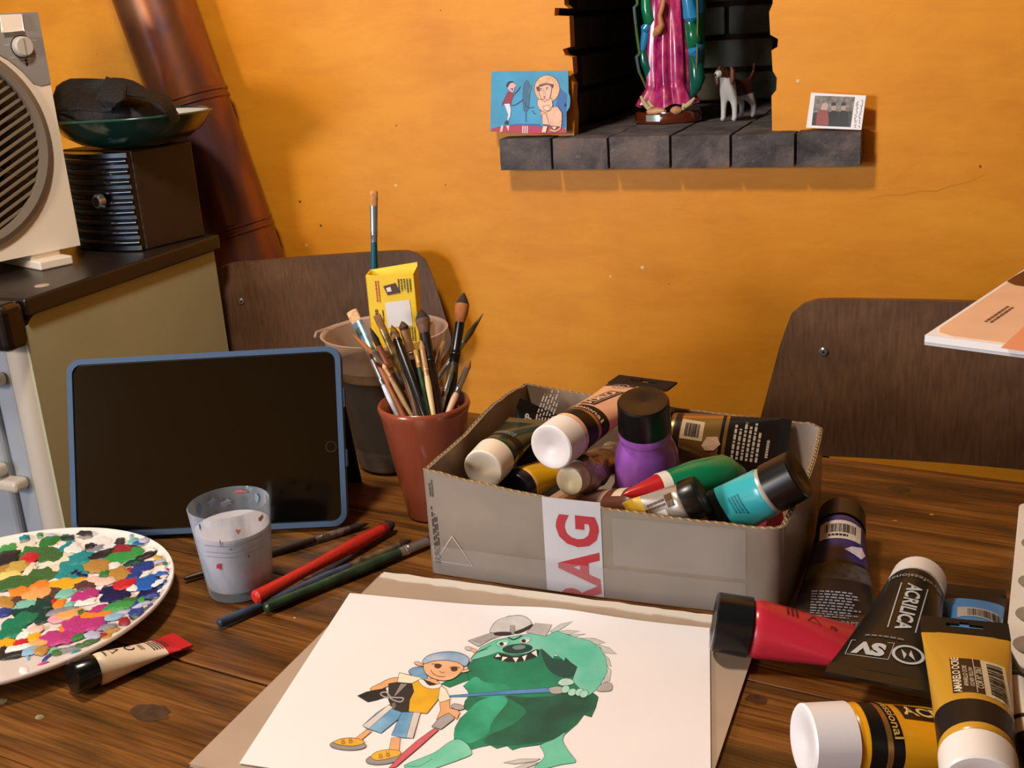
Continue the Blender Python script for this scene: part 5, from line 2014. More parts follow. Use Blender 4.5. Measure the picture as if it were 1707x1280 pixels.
# ================================================================== PALETTE PLATE
def build_palette():
    c = Vector((-0.761, 0.649, T))
    RP = 0.150
    ZP = 0.0215
    t = thing('palette_plate', 'round white plate used as a palette, crusted with acrylic daubs', 'palette', c)
    m = MB()
    lathe(m, mat('#efe3da', 0.25, coat=0.2), c, (0, 0, 1), [(0.0004, 0.075), (0.004, 0.079), (0.009, 0.115), (0.0155, 0.140), (0.0185, 0.144), (0.0205, 0.1442), (0.0215, 0.1435), (0.0205, 0.141), (0.0165, 0.135), (0.016, 0.001)], 96, cap1=True)
    part(m, 'plate', t, smooth=True, sharp=50)
    ZD = 0.0162
    base = [m_.v for m_ in ()]
    cols = {
        'w': '#f2eeea', 'cr': '#efe6cc', 'k': '#2a2426', 'dk': '#3c3436', 'g': '#2f7a3a', 'lg': '#3c9a48', 'og': '#3f6a34', 'dg': '#123c34', 'eg': '#0f7a56', 't': '#1f8c8e', 'lt': '#7cc4b4',
        'r': '#c8222c', 'dr': '#9a2430', 'o': '#f08a2c', 'lo': '#f4a860', 'y': '#f2b01c', 'oc': '#b8883c', 'ly': '#f0d878', 'm': '#b8357e', 'pk': '#e0a0b0', 'pe': '#f2c8b8', 'b': '#1f5cae', 'db': '#14184a', 'nb': '#2a3f8a',
        'v': '#5a3f8a', 'gy': '#8a8a90', 'lav': '#b4b6d0', 'br': '#5a3a34', 'pb': '#8ab4d0', 'gd': '#c8a850'}
    # read off the photograph: x, y, rx, ry, turn, colour
    D = [
        (60, 195, 90, 40, -5, 'dk'), (195, 155, 60, 28, -10, 'v'), (200, 205, 55, 25, -15, 't'), (80, 270, 70, 45, -20, 'lg'), (330, 175, 60, 45, 20, 'lg'), (400, 215, 80, 45, -10, 'g'), (590, 100, 75, 40, -10, 'g'), (560, 140, 40, 22, 0, 'cr'), (540, 180, 70, 30, -15, 'dg'),
        (420, 120, 110, 40, -10, 'w'), (760, 110, 110, 60, 15, 'dk'), (700, 170, 90, 50, -30, 'dk'), (940, 120, 70, 70, 10, 'dk'), (1060, 95, 75, 35, 5, 'v'), (1160, 110, 50, 30, 30, 'v'), (1040, 165, 60, 45, -20, 'w'), (1080, 190, 55, 35, -20, 'pb'), (980, 215, 70, 45, 0, 'dk'),
        (830, 200, 80, 50, -30, 'w'), (740, 255, 40, 22, 0, 'k'), (880, 265, 90, 28, -10, 'w'), (800, 270, 50, 35, -30, 'gy'), (850, 255, 35, 20, -20, 'pk'), (1190, 230, 75, 90, 35, 'lav'), (1290, 215, 45, 35, -45, 'pe'), (1310, 245, 35, 18, -50, 'o'), (1370, 250, 40, 40, 0, 'nb'), (1090, 230, 50, 40, -60, 'lt'),
        (60, 345, 85, 45, 10, 'k'), (200, 270, 110, 45, -10, 'cr'), (320, 265, 50, 40, 0, 'cr'), (475, 215, 35, 55, -15, 'lo'), (250, 345, 65, 45, -5, 'r'), (390, 315, 110, 60, -15, 'og'), (300, 300, 120, 60, -15, 'g'), (400, 250, 45, 35, 0, 'pe'), (500, 350, 110, 55, -20, 'cr'), (560, 260, 60, 60, -30, 'w'), (540, 255, 28, 45, 10, 't'),
        (600, 440, 140, 65, -10, 't'), (665, 335, 70, 45, -45, 't'), (650, 390, 50, 30, -45, 't'), (830, 325, 100, 30, -25, 'k'), (1000, 275, 80, 45, -20, 'dr'), (990, 340, 120, 50, -30, 'lg'), (1080, 290, 45, 50, -40, 'lg'), (1200, 330, 140, 32, -25, 'k'), (1100, 385, 60, 25, -20, 'dg'), (800, 375, 60, 25, -10, 'gy'),
        (30, 440, 55, 40, 0, 'oc'), (150, 420, 95, 35, -5, 'gd'), (80, 490, 110, 30, -10, 'ly'), (240, 440, 45, 50, 0, 'cr'), (410, 440, 85, 32, -10, 'cr'), (300, 500, 160, 45, -12, 'og'), (120, 560, 170, 45, -10, 'og'), (330, 470, 80, 35, -15, 'og'), (600, 475, 55, 28, 5, 'db'), (655, 490, 35, 18, 30, 'db'),
        (800, 420, 95, 50, -20, 'oc'), (920, 415, 50, 28, -25, 'w'), (860, 475, 50, 22, -15, 'g'), (975, 470, 90, 48, -20, 'oc'), (1080, 445, 35, 25, -30, 'dr'), (1170, 430, 70, 35, -35, 'nb'), (1140, 480, 80, 30, -20, 'w'), (1300, 370, 75, 50, -20, 'gd'), (1400, 350, 45, 30, -10, 'lo'), (1360, 425, 35, 22, -20, 'g'), (1380, 470, 40, 25, -20, 'm'),
        (530, 560, 120, 38, -5, 'y'), (640, 535, 60, 25, -10, 'y'), (330, 580, 110, 45, -25, 'o'), (170, 630, 85, 40, -25, 'o'), (290, 645, 115, 60, -25, 'lo'), (420, 640, 60, 60, 0, 'br'), (520, 635, 75, 40, -25, 'lt'), (700, 580, 85, 30, -10, 'br'), (800, 540, 90, 35, 10, 'pe'), (690, 655, 90, 50, 0, 'm'), (640, 700, 100, 40, 10, 'w'), (800, 610, 60, 50, -30, 'w'),
        (1010, 570, 85, 38, -25, 'r'), (1080, 590, 50, 25, -20, 'w'), (1220, 550, 120, 60, -20, 'b'), (1330, 500, 60, 40, -30, 'b'), (1100, 500, 50, 30, 0, 'nb'), (950, 660, 105, 55, -10, 'db'), (890, 620, 50, 35, 30, 'db'), (1220, 635, 75, 32, -20, 'db'), (1300, 570, 45, 20, -50, 'w'), (1360, 570, 35, 45, 20, 'b'),
        (50, 710, 60, 45, -20, 'oc'), (130, 690, 40, 30, 0, 'br'), (220, 730, 110, 35, -5, 'lt'), (490, 730, 50, 32, 0, 'o'), (440, 715, 30, 25, 0, 'r'), (570, 730, 40, 20, 0, 'lt'), (30, 790, 60, 35, -10, 'nb'), (260, 800, 150, 80, -15, 'dg'), (370, 720, 60, 50, -20, 'dg'), (150, 870, 130, 60, -10, 'eg'), (90, 960, 120, 55, -10, 'eg'), (10, 985, 40, 28, 0, 'b'),
        (500, 790, 110, 25, -5, 'gy'), (560, 815, 140, 32, -5, 'lo'), (480, 840, 80, 30, 0, 'pk'), (640, 800, 60, 30, 0, 'og'), (810, 770, 75, 35, -20, 'm'), (980, 745, 115, 38, -15, 'lg'), (1060, 700, 55, 25, -30, 'og'), (760, 830, 130, 40, -5, 'o'), (1110, 720, 40, 35, 0, 'nb'), (1180, 760, 70, 20, -25, 'lav'),
        (630, 900, 120, 60, -10, 'm'), (740, 890, 110, 50, -15, 'm'), (550, 900, 50, 55, 10, 'o'), (830, 870, 45, 30, -20, 'v'), (450, 1010, 110, 60, -20, 'm'), (560, 990, 80, 45, -20, 'm'), (440, 960, 85, 40, -15, 'w'), (270, 985, 60, 45, -10, 'y'), (290, 940, 50, 30, 0, 'pe'), (220, 960, 60, 50, 0, 'w'), (330, 1040, 70, 30, -5, 'lo'),
        (50, 1050, 70, 40, -10, 'y'), (165, 1045, 60, 38, -10, 'r'), (1020, 870, 50, 25, -15, 'dr'), (930, 830, 80, 25, -25, 'pb'), (1000, 800, 60, 22, -30, 'lav'), (1120, 810, 55, 28, -25, 'nb'), (880, 920, 70, 22, -20, 'gy'), (760, 985, 70, 28, -15, 'lav'), (620, 1000, 60, 28, -20, 'g'), (700, 1050, 90, 20, -15, 'og'), (550, 1100, 90, 25, -15, 'gy'), (340, 1110, 60, 30, -10, 'oc'), (250, 1110, 70, 30, -10, 'pb'), (110, 1145, 110, 20, -10, 'k'), (470, 1120, 60, 20, -15, 'og'), (1250, 690, 60, 25, -30, 'nb'), (1180, 690, 50, 20, -25, 'lg'), (1320, 640, 35, 20, -45, 'w'), (840, 980, 35, 14, -20, 'dr'), (920, 940, 50, 18, -20, 'oc'), (1390, 560, 25, 20, 0, 'w'), (120, 1090, 120, 25, -8, 'w'), (25, 1110, 30, 40, 0, 'k'),
    ]
    meshes = {}
    rn = random.Random(9)

    def shape(kind, cname):
        key = (kind, cname)
        if key in meshes:
            return meshes[key]
        r2 = random.Random(kind * 31 + 5)
        n = 18
        ph = r2.uniform(0, 6)
        k1, k2 = r2.uniform(0.10, 0.2), r2.uniform(0.05, 0.14)
        rad = [1 + k1 * math.sin(2 * a + ph) + k2 * math.sin(5 * a + 2 * ph) + r2.uniform(-0.17, 0.15) for a in [2 * math.pi * i / n for i in range(n)]]
        vs, fs = [], []
        for s_, z in ((1.0, 0.0), (0.88, 0.6), (0.5, 1.0)):
            for i in range(n):
                a = 2 * math.pi * i / n
                vs.append((rad[i] * s_ * math.cos(a), rad[i] * s_ * math.sin(a), z + (0.5 * noise.noise(Vector((math.cos(a) * 2 * s_ + kind, math.sin(a) * 2 * s_, 0))) if z else 0)))
        vs.append((0.08, -0.05, 0.9 + r2.uniform(-0.2, 0.5)))
        for j in range(2):
            for i in range(n):
                i2 = (i + 1) % n
                fs.append((j * n + i, j * n + i2, (j + 1) * n + i2, (j + 1) * n + i))
        for i in range(n):
            fs.append((2 * n + i, 2 * n + (i + 1) % n, 3 * n))
        me = bpy.data.meshes.new('paint_daub')
        me.from_pydata(vs, [], fs)
        me.materials.append(mat(cols[cname], 0.32, bump=0.25, bscale=5, spec=0.5))
        me.polygons.foreach_set('use_smooth', [True] * len(me.polygons))
        meshes[key] = me
        return me

    def daub(P, ex, ey, th, cname, kind):
        o = bpy.data.objects.new('paint_daub', shape(kind, cname))
        C.objects.link(o)
        o.parent = t
        X = ex
        Y = ey
        M = Matrix(((X.x, Y.x, 0, P.x - c.x), (X.y, Y.y, 0, P.y - c.y), (0, 0, th, P.z - c.z), (0, 0, 0, 1)))
        o.matrix_local = M

    S = 4.9226
    for i, (x, y, rx, ry, tn, cn) in enumerate(D):
        a = R(tn)
        px, py = x / S, 860 + y / S
        P = zp(px, py, ZD + 0.0008)
        if (P - c).to_2d().length > 0.140:
            continue
        k = 1.16
        ex = zp(px + rx * k * math.cos(a) / S, py + rx * k * math.sin(a) / S, ZD + 0.0008) - P
        ey = zp(px + ry * k * math.sin(a) / S, py - ry * k * math.cos(a) / S, ZD + 0.0008) - P
        lim = (0.1405 - (P - c).to_2d().length) / (1.15 * max(ex.length, ey.length))
        if lim < 1:
            ex, ey = ex * max(lim, 0.25), ey * max(lim, 0.25)
        P.z = T + ZD + 0.0004 + 0.00016 * ((i * 7) % 9)
        if (P - c).to_2d().length > 0.131:
            P.z += 0.003
        daub(P, ex, ey, 0.0016 if cn not in ('w', 'cr') else 0.0010, cn, i % 11)
    names = ['w', 'w', 'cr', 'g', 't', 'nb', 'lav', 'm', 'o', 'oc', 'r', 'pe', 'lt', 'dk', 'y', 'b', 'og', 'pb', 'dr', 'v']
    for i in range(95):
        a = rn.uniform(0, 2 * math.pi)
        d = 0.137 * math.sqrt(rn.uniform(0.45, 1))
        P = c + Vector((d * math.cos(a), d * math.sin(a), ZD + (0.0002 if d < 0.131 else 0.0035)))
        sx = rn.uniform(0.003, 0.007)
        th = rn.uniform(0, 6.28)
        sx = min(sx, max(0.002, (0.141 - d) / 1.15))
        sy = sx * rn.uniform(0.35, 0.8)
        daub(P, Vector((math.cos(th), math.sin(th), 0)) * sx, Vector((-math.sin(th), math.cos(th), 0)) * sy, 0.0010, rn.choice(names), i % 11)


build_palette()


# ================================================================== PAINT TUBES
def nudge(label, P0, P1):
    d0, d1 = NUDGE.get(label, (0.0, 0.0))
    return P0 + (P0 - EYE).normalized() * d0, P1 + (P1 - EYE).normalized() * d1


def tube(name, label, P0, P1, r, W, cap_len, cap_mat, body_mat, tail_mat=None, bands=(), tail=0.010, cap_r=None, upv=None, slot=False, cat='paint tube', group=None, crumple=0.0, neck=None, thin=0.0012, recess=True, ribs=0, rest=0.0):
    """collapsible paint tube: P0 cap end, P1 crimped end; bands: (from, to, material) in shares of the body"""
    cr = cap_r or r
    P0, P1 = nudge(label, Vector(P0), Vector(P1))
    # settle on the surface below: lift until nothing dips under it
    for _ in range(3):
        a, n, s = frame(P1 - P0, upv if upv is not None else (0, 0, 1))
        L = (P1 - P0).length
        low = 1e9
        for k in range(25):
            d = L * k / 24
            u = max(0.0, (d - cap_len) / (L - tail - cap_len))
            u = min(u, 1.0)
            w_, h_ = (cr * 1.04, cr * 1.04) if d < cap_len else (r + (W / 2 - r) * u ** 1.15, r * (1 - u ** 1.2) + thin)
            low = min(low, (P0 + a * d).z - math.hypot(w_ * s.z, h_ * n.z))
        lift = T + rest + 0.0004 - low
        if lift > 0:
            P0.z += lift
            P1.z += lift
    L = (P1 - P0).length
    a, n, s = frame(P1 - P0, upv if upv is not None else (0, 0, 1))
    TUBES.append(dict(label=label, P0=P0.copy(), P1=P1.copy(), r=r, W=W, cap=cap_len, cr=cr, tail=tail, thin=thin, n=n, s=s))
    t = thing(name, label, cat, P0, group)
    # cap
    m = MB()
    pr = [(0.0022, 0.0005), (0.0018, cr * 0.26), (0.0010, cr * 0.34), (0.0008, cr * 0.66), (0.0, cr * 0.74), (0.0, cr * 0.94), (0.0012, cr), (cap_len, cr * 1.03)] if recess else [(0.0, 0.0005), (0.0, cr * 0.9), (0.0015, cr), (cap_len, cr * 1.02)]
    lathe(m, cap_mat, P0, a, pr, 36, n=n)
    cap = part(m, 'cap', t, smooth=True, sharp=40)
    if ribs:
        for k in range(ribs):
            th = 2 * math.pi * k / ribs
            d = s * math.cos(th) + n * math.sin(th)
            m = MB()
            pipe_path(m, cap_mat, [P0 + a * 0.003 + d * cr * 1.0, P0 + a * (cap_len - 0.002) + d * cr * 1.01], 0.0007, 5)
            part(m, 'cap_rib', t, cap, smooth=True)
    d0 = cap_len
    d1 = L - tail
    bl = d1 - d0
    def sec(d):
        u = max(0.0, min(1.0, (d - d0) / bl))
        w = r + (W / 2 - r) * u ** 1.15
        h = r * (1 - u ** 1.2) + thin
        sh = min(1.0, (d - d0) / 0.006)
        k = 0.86 + 0.14 * math.sqrt(max(0, sh)) if neck is None else neck + (1 - neck) * math.sin(max(0, min(1, (d - d0) / 0.012)) * math.pi / 2)
        return w * k, h * k
    rows, seg = 34, 36
    m = MB()
    vs, fs, mm = [], [], []
    for j in range(rows + 1):
        u = j / rows
        d = d0 + bl * (u if j > 6 else u)
        if j <= 4:
            d = d0 + 0.010 * (j / 4.0) ** 1.3 if bl > 0.03 else d
        elif j > 4:
            d = d0 + 0.010 + (bl - 0.010) * (j - 4) / (rows - 4)
        w, h = sec(d)
        for i in range(seg):
            th = 2 * math.pi * i / seg
            p = P0 + a * d + s * (w * math.cos(th)) + n * (h * math.sin(th))
            if crumple:
                q = noise.noise((p - P0) * 70) + 0.6 * noise.noise((p - P0) * 150)
                p += (s * math.cos(th) + n * math.sin(th)) * (crumple * q * min(1, (d - d0) / 0.01))
            vs.append(p)
        mm.append((d - d0) / bl)
    for j in range(rows):
        for i in range(seg):
            i2 = (i + 1) % seg
            fs.append((j * seg + i, j * seg + i2, (j + 1) * seg + i2, (j + 1) * seg + i))
    fs.append(tuple(reversed(range(seg))))
    fs.append(tuple(range(rows * seg, (rows + 1) * seg)))
    m.add(vs, fs, body_mat)
    for j in range(rows):
        uu = (mm[j] + mm[j + 1]) / 2
        for b0, b1, bm in bands:
            if b0 <= uu < b1:
                k = m.mi(bm)
                for i in range(seg):
                    m.m[j * seg + i] = k
    body = part(m, 'body', t, smooth=True, sharp=60)
    # crimped tail
    m = MB()
    tm = tail_mat or body_mat
    w = W / 2
    E0 = P0 + a * (d1 - 0.001)
    loops = [[(-w, 0), (w, 0), (w, tail + 0.001), (-w, tail + 0.001)]]
    if slot:
        z = tail * 0.62
        hs = w * 0.42
        loops.append([(-hs, z - 0.002), (-hs, z + 0.002), (-w * 0.12, z + 0.002), (-w * 0.10, z + 0.0045), (w * 0.10, z + 0.0045), (w * 0.12, z + 0.002), (hs, z + 0.002), (hs, z - 0.002)])
    prism(m, tm, loops, lambda x, y, d: E0 + s * x + a * y + n * (thin * 0.8 - d), thin * 1.6)
    tl = part(m, 'tail', t)
    def to3(x, y, lift=0.00035):
        d = d0 + x
        if d > d1:
            return P0 + a * d + s * y + n * (thin * 0.8 + lift)
        w_, h_ = sec(d)
        q = max(-0.985, min(0.985, y / w_))
        sn = math.sqrt(1 - q * q)
        nn = (s * (q * h_) + n * (sn * w_)).normalized()
        return P0 + a * d + s * (w_ * q) + n * (h_ * sn) + nn * (lift + crumple)
    def prt(nm='print', fn=None, parent=None):
        mb = MB()
        fn(mb)
        part(mb, nm, t, parent or body)
    return t, to3, prt, bl, r, tl


ANG = -math.pi / 2
TB = mat('#171412', 0.42, spec=0.3)
WCAP = mat('#efe8e0', 0.35)
LBL = mat('#d8cfc4', 0.5)
GT = 'acrylic tubes in the cardboard box'
GO = 'acrylic tubes lying on the table'


def emblem(mb, to3, x, y, R_, col):
    pts = [(x + R_ * math.cos(2 * math.pi * i / 28), y + R_ * math.sin(2 * math.pi * i / 28)) for i in range(28)]
    put_line(mb, col, pts, to3, R_ * 0.22, True)
    put_poly(mb, col, [(x - R_ * 0.6, y + R_ * 0.1), (x + R_ * 0.5, y + R_ * 0.55), (x + R_ * 0.05, y + R_ * 0.05)], to3)
    put_poly(mb, col, [(x - R_ * 0.5, y - R_ * 0.55), (x + R_ * 0.6, y - R_ * 0.2), (x + R_ * 0.0, y - R_ * 0.1)], to3)


def sv_print(prt, to3, bl, ink, boxcol, band, r, word_x, word_size, sv_x, sv=True, frame_line=None):
    def f(mb):
        if boxcol:
            put_rect(mb, boxcol, lambda x, y: to3(x, y, 0.0003), word_x - word_size * 2.55, word_x + word_size * 2.55, -word_size * 0.62, word_size * 0.62, 8, 4)
        put_text(mb, ink, 'ACRILICA', lambda x, y: to3(x, y, 0.0006), word_x, 0, word_size, 0, 0.02)
        for yy in (-word_size * 0.55, word_size * 0.55):
            put_rect(mb, ink, lambda x, y: to3(x, y, 0.0006), word_x - word_size * 2.3, word_x + word_size * 2.3, yy - 0.0003, yy + 0.0003, 8, 1)
    prt('lettering', f)


# ---- tubes lying on the table
def table_tubes():
    # 1 indigo
    blk = mat('#15131a', 0.3)
    ind = mat('#2c2a6a', 0.3)
    P0, P1 = zp(1403, 868, 0.0215), zp(1392, 1046, 0.003)
    t, to3, prt, bl, r, tl = tube('paint_tube', 'indigo acrylic tube with black cap lying beside the box', P0, P1, 0.021, 0.066, 0.028, blk, blk, blk, [(0.04, 0.50, ind), (0.50, 0.53, blk), (0.53, 0.68, mat('#4a4848', 0.4, var=0.5, vscale=150))], tail=0.012, group=GO)
    ink = mat('#8e8e96', 0.5)
    prt('barcode_label', lambda mb: (put_rect(mb, LBL, to3, 0.012, 0.036, -0.017, 0.017, 4, 8), put_barcode(mb, lambda x, y: to3(y, x, 0.0006), -0.013, 0.013, 0.017, 0.028, 3), put_lines(mb, INK, lambda x, y: to3(y, x, 0.0006), -0.010, 0.010, 0.029, 0.034, 1, 5)))
    prt('paint_spot', lambda mb: put_poly(mb, mat('#d8d4e6', 0.4), [(0.040, -0.018), (0.044, -0.010), (0.049, -0.004), (0.053, -0.012), (0.056, -0.018), (0.048, -0.021)], lambda x, y: to3(x, -y, 0.0006)))
    prt('small_print', lambda mb: (put_lines(mb, ink, lambda x, y: to3(y, x, 0.0006), -0.020, 0.020, 0.098, 0.129, 10, 6), put_text(mb, ink, 'MAIN-PAPER', lambda x, y: to3(x, y, 0.0006), 0.134, 0.004, 0.0065, math.pi / 2, 0.01)))
    # 2 red
    redm = mat('#c42a3c', 0.28, coat=0.2)
    P0, P1 = zp(1190, 1035, 0.0312), zp(1442, 1096, 0.004)
    P1 = P0 + (P1 - P0).normalized() * 0.150
    P1.z = T + 0.0060
    t, to3, prt, bl, r, tl = tube('paint_tube', 'crimson acrylic tube with black cap across the drawing board corner', P0, P1, 0.0220, 0.066, 0.027, mat('#141518', 0.25), redm, redm, tail=0.010, group=GO, cap_r=0.0225)
    dk = mat('#5a1018', 0.5)
    def f(mb):
        for k, (x, y0, y1, rows) in enumerate(((0.024, -0.004, 0.016, 3), (0.080, -0.010, 0.014, 2), (0.092, -0.014, 0.012, 2), (0.104, -0.016, 0.014, 3), (0.118, -0.012, 0.016, 2))):
            put_lines(mb, dk, lambda a_, b_: to3(b_, a_, 0.0006), y0, y1, x, x + 0.0035 * rows, rows, 20 + k)
        put_text(mb, dk, 'e', lambda x, y: to3(x, y, 0.0006), 0.062, -0.001, 0.012, ANG, 0.0)
        pts = [(0.046 + 0.006 * math.cos(R(90 + 120 * k)), 0.0 + 0.006 * math.sin(R(90 + 120 * k))) for k in range(3)]
        put_line(mb, dk, pts, lambda x, y: to3(x, y, 0.0006), 0.0012, True)
    prt('print', f)
    prt('paint_spot', lambda mb: put_poly(mb, mat('#e8c8d4', 0.4), [(0.088, -0.023), (0.092, -0.018), (0.095, -0.020), (0.099, -0.023), (0.096, -0.026), (0.090, -0.027)], lambda x, y: to3(x, y, 0.0007)))
    # 3 sky blue, tail away
    sky = mat('#3f8ccc', 0.3)
    P0, P1 = zp(1622, 1132, 0.0165), zp(1622, 985, 0.004)
    t, to3, prt, bl, r, tl = tube('paint_tube', 'sky blue acrylic tube with a barcode, half under the ochre tube', P0, P1, 0.0165, 0.050, 0.020, WCAP, sky, TB, [(0.82, 1.01, TB)], tail=0.012, group=GO)
    prt('barcode_label', lambda mb: (put_rect(mb, mat('#b8b0a8', 0.5), to3, 0.052, 0.076, -0.021, 0.012, 5, 8), put_barcode(mb, lambda x, y: to3(y, x, 0.0006), -0.018, 0.006, 0.055, 0.072, 8)))
    # 4 dark SV tube
    dgr = mat('#141816', 0.33, coat=0.0, var=0.2, vscale=12, spec=0.35)
    P0 = zp(1532, 968, 0.0230)
    P1 = zp(1468, 1166, 0.026)
    P1 = P0 + (P1 - P0).normalized() * 0.186
    P1.z = T + 0.040
    t, to3, prt, bl, r, tl = tube('paint_tube', 'blackish green acrylic tube with white cap lying over the crimson one', P0, P1, 0.0220, 0.074, 0.026, WCAP, dgr, dgr, tail=0.014, group=GO, cap_r=0.0215)
    sil = mat('#b9bdbc', 0.4)
    def f(mb):
        put_text(mb, sil, 'ACRILICA', lambda x, y: to3(x, y, 0.0006), 0.062, 0.003, 0.0145, 0, 0.03)
        for yy in (-0.0065, 0.0125):
            put_rect(mb, sil, lambda x, y: to3(x, y, 0.0006), 0.030, 0.094, yy - 0.0004, yy + 0.0004, 10, 1)
        put_text(mb, mat('#8a8e8a', 0.4), 'Professional', lambda x, y: to3(x, y, 0.0006), 0.018, 0.002, 0.0080, ANG, 0.01)
        put_text(mb, sil, 'SV', lambda x, y: to3(x, y, 0.0006), 0.122, -0.014, 0.019, ANG, 0.06)
        put_line(mb, sil, [(0.112, -0.028), (0.132, -0.029), (0.132, 0.000), (0.112, 0.001)], lambda x, y: to3(x, y, 0.0005), 0.0006, True)
        emblem(mb, lambda x, y: to3(x, y, 0.0006), 0.122, 0.0118, 0.0098, sil)
        put_lines(mb, mat('#6a6e6a', 0.5), lambda a_, b_: to3(b_, a_, 0.0006), -0.02, 0.012, 0.104, 0.108, 1, 33)
    prt('lettering', f)
    # 5 yellow
    yel = mat('#eaa61a', 0.28, coat=0.2)
    P0, P1 = zp(1338, 1243, 0.0240), zp(1640, 1243, 0.006)
    P1 = P0 + (P1 - P0).normalized() * 0.172
    P1.z = T + 0.005
    t, to3, prt, bl, r, tl = tube('paint_tube', 'deep yellow acrylic tube with white cap lying in front', P0, P1, 0.0230, 0.066, 0.029, mat('#f0ecec', 0.35), yel, TB, [(0.06, 0.15, TB), (0.15, 0.165, GOLD), (0.165, 0.245, TB)], tail=0.020, group=GO, cap_r=0.0235)
    def f(mb):
        put_rect(mb, mat('#2a1610', 0.4), to3, 0.034, 0.102, -0.006, 0.011, 8, 4)
        put_text(mb, mat('#e8c878', 0.4), 'ACRILICA', lambda x, y: to3(x, y, 0.0006), 0.068, 0.0025, 0.0145, 0, 0.03)
        put_text(mb, mat('#d8b060', 0.4), 'Professional', lambda x, y: to3(x, y, 0.0006), 0.025, 0.001, 0.0085, ANG, 0.01)
    prt('lettering', f)
    # 6 yellow ochre, cap towards the camera
    och = mat('#c8962c', 0.28, coat=0.2)
    P0, P1 = zp(1634, 1312, 0.046), zp(1600, 1072, 0.024)
    P1 = P0 + (P1 - P0).normalized() * 0.176
    P1.z = T + 0.054
    t, to3, prt, bl, r, tl = tube('paint_tube', 'yellow ochre acrylic tube with barcode label and white cap in front', P0, P1, 0.0215, 0.058, 0.024, WCAP, och, TB, [(0.05, 0.14, TB), (0.14, 0.15, GOLD), (0.15, 0.25, TB)], tail=0.020, group=GO, slot=True)
    pale = mat('#e6d8b8', 0.4)
    def f(mb):
        put_rect(mb, mat('#2c1a12', 0.4), to3, 0.042, 0.090, -0.006, 0.0125, 8, 3)
        fa = lambda x, y: to3(x, y, 0.0006)
        put_text(mb, pale, 'AMARELO OCRE', fa, 0.066, 0.0092, 0.0064, 0, 0.02)
        put_text(mb, pale, 'AMARILLO OCRE', fa, 0.064, 0.0042, 0.0038, 0, 0.0)
        put_text(mb, pale, 'OCHER YELLOW', fa, 0.063, 0.0006, 0.0036, 0, 0.0)
        put_text(mb, pale, 'COR Nº 2063', fa, 0.063, -0.0040, 0.0052, 0, 0.0)
        put_rect(mb, pale, fa, 0.042, 0.090, -0.0017, -0.0013, 8, 1)
        put_rect(mb, mat('#d8c8a4', 0.4), to3, 0.040, 0.090, -0.0215, -0.0062, 8, 3)
        put_barcode(mb, lambda x, y: to3(x, y, 0.0006), 0.044, 0.086, -0.019, -0.0095, 17)
    prt('label_print', f)
    # 7 small cream and red tube beside the palette
    P0, P1 = zp(121, 1136, 0.0135), zp(306, 1071, 0.002)
    crm = mat('#ead6ba', 0.4)
    t, to3, prt, bl, r, tl = tube('paint_tube', 'small cream paint tube with black cap and red end beside the palette plate', P0, P1, 0.0125, 0.031, 0.018, mat('#0f0e0d', 0.2, coat=0.3), crm, mat('#c01f26', 0.4), [(0.84, 1.01, mat('#c8242a', 0.35))], tail=0.010, cap_r=0.0130, recess=False)
    def f(mb):
        fa = lambda x, y: to3(x, y, 0.0005)
        pts = [(0.016 + 0.0045 * math.cos(R(120 * k)), 0.0 + 0.0045 * math.sin(R(120 * k))) for k in range(3)]
        put_line(mb, INK, pts, fa, 0.0011, True)
        ring = [(0.030 + 0.0036 * math.cos(2 * math.pi * i / 16), 0.0 + 0.0036 * math.sin(2 * math.pi * i / 16)) for i in range(16)]
        put_line(mb, INK, ring[2:] , fa, 0.0012)
        put_lines(mb, INK, lambda a_, b_: to3(b_, a_, 0.0005), -0.005, 0.004, 0.0065, 0.0095, 1, 41)
        put_lines(mb, mat('#4a3a30', 0.5), lambda a_, b_: to3(b_, a_, 0.0005), -0.006, 0.005, 0.037, 0.041, 2, 42)
        put_lines(mb, mat('#4a3a30', 0.5), lambda a_, b_: to3(b_, a_, 0.0005), -0.009, 0.009, 0.046, 0.056, 4, 43)
        put_lines(mb, mat('#4a3a30', 0.5), lambda a_, b_: to3(b_, a_, 0.0005), -0.007, 0.012, 0.057, 0.062, 2, 44)
    prt('print', f)


table_tubes()


# ================================================================== CARDBOARD BOX
BFL, BFR, BBR, BBL = Vector((-0.430, 0.824, T)), Vector((-0.113, 0.824, T)), Vector((-0.107, 1.058, T)), Vector((-0.428, 1.080, T))
BH = (0.102, 0.0795, 0.0845, 0.100)


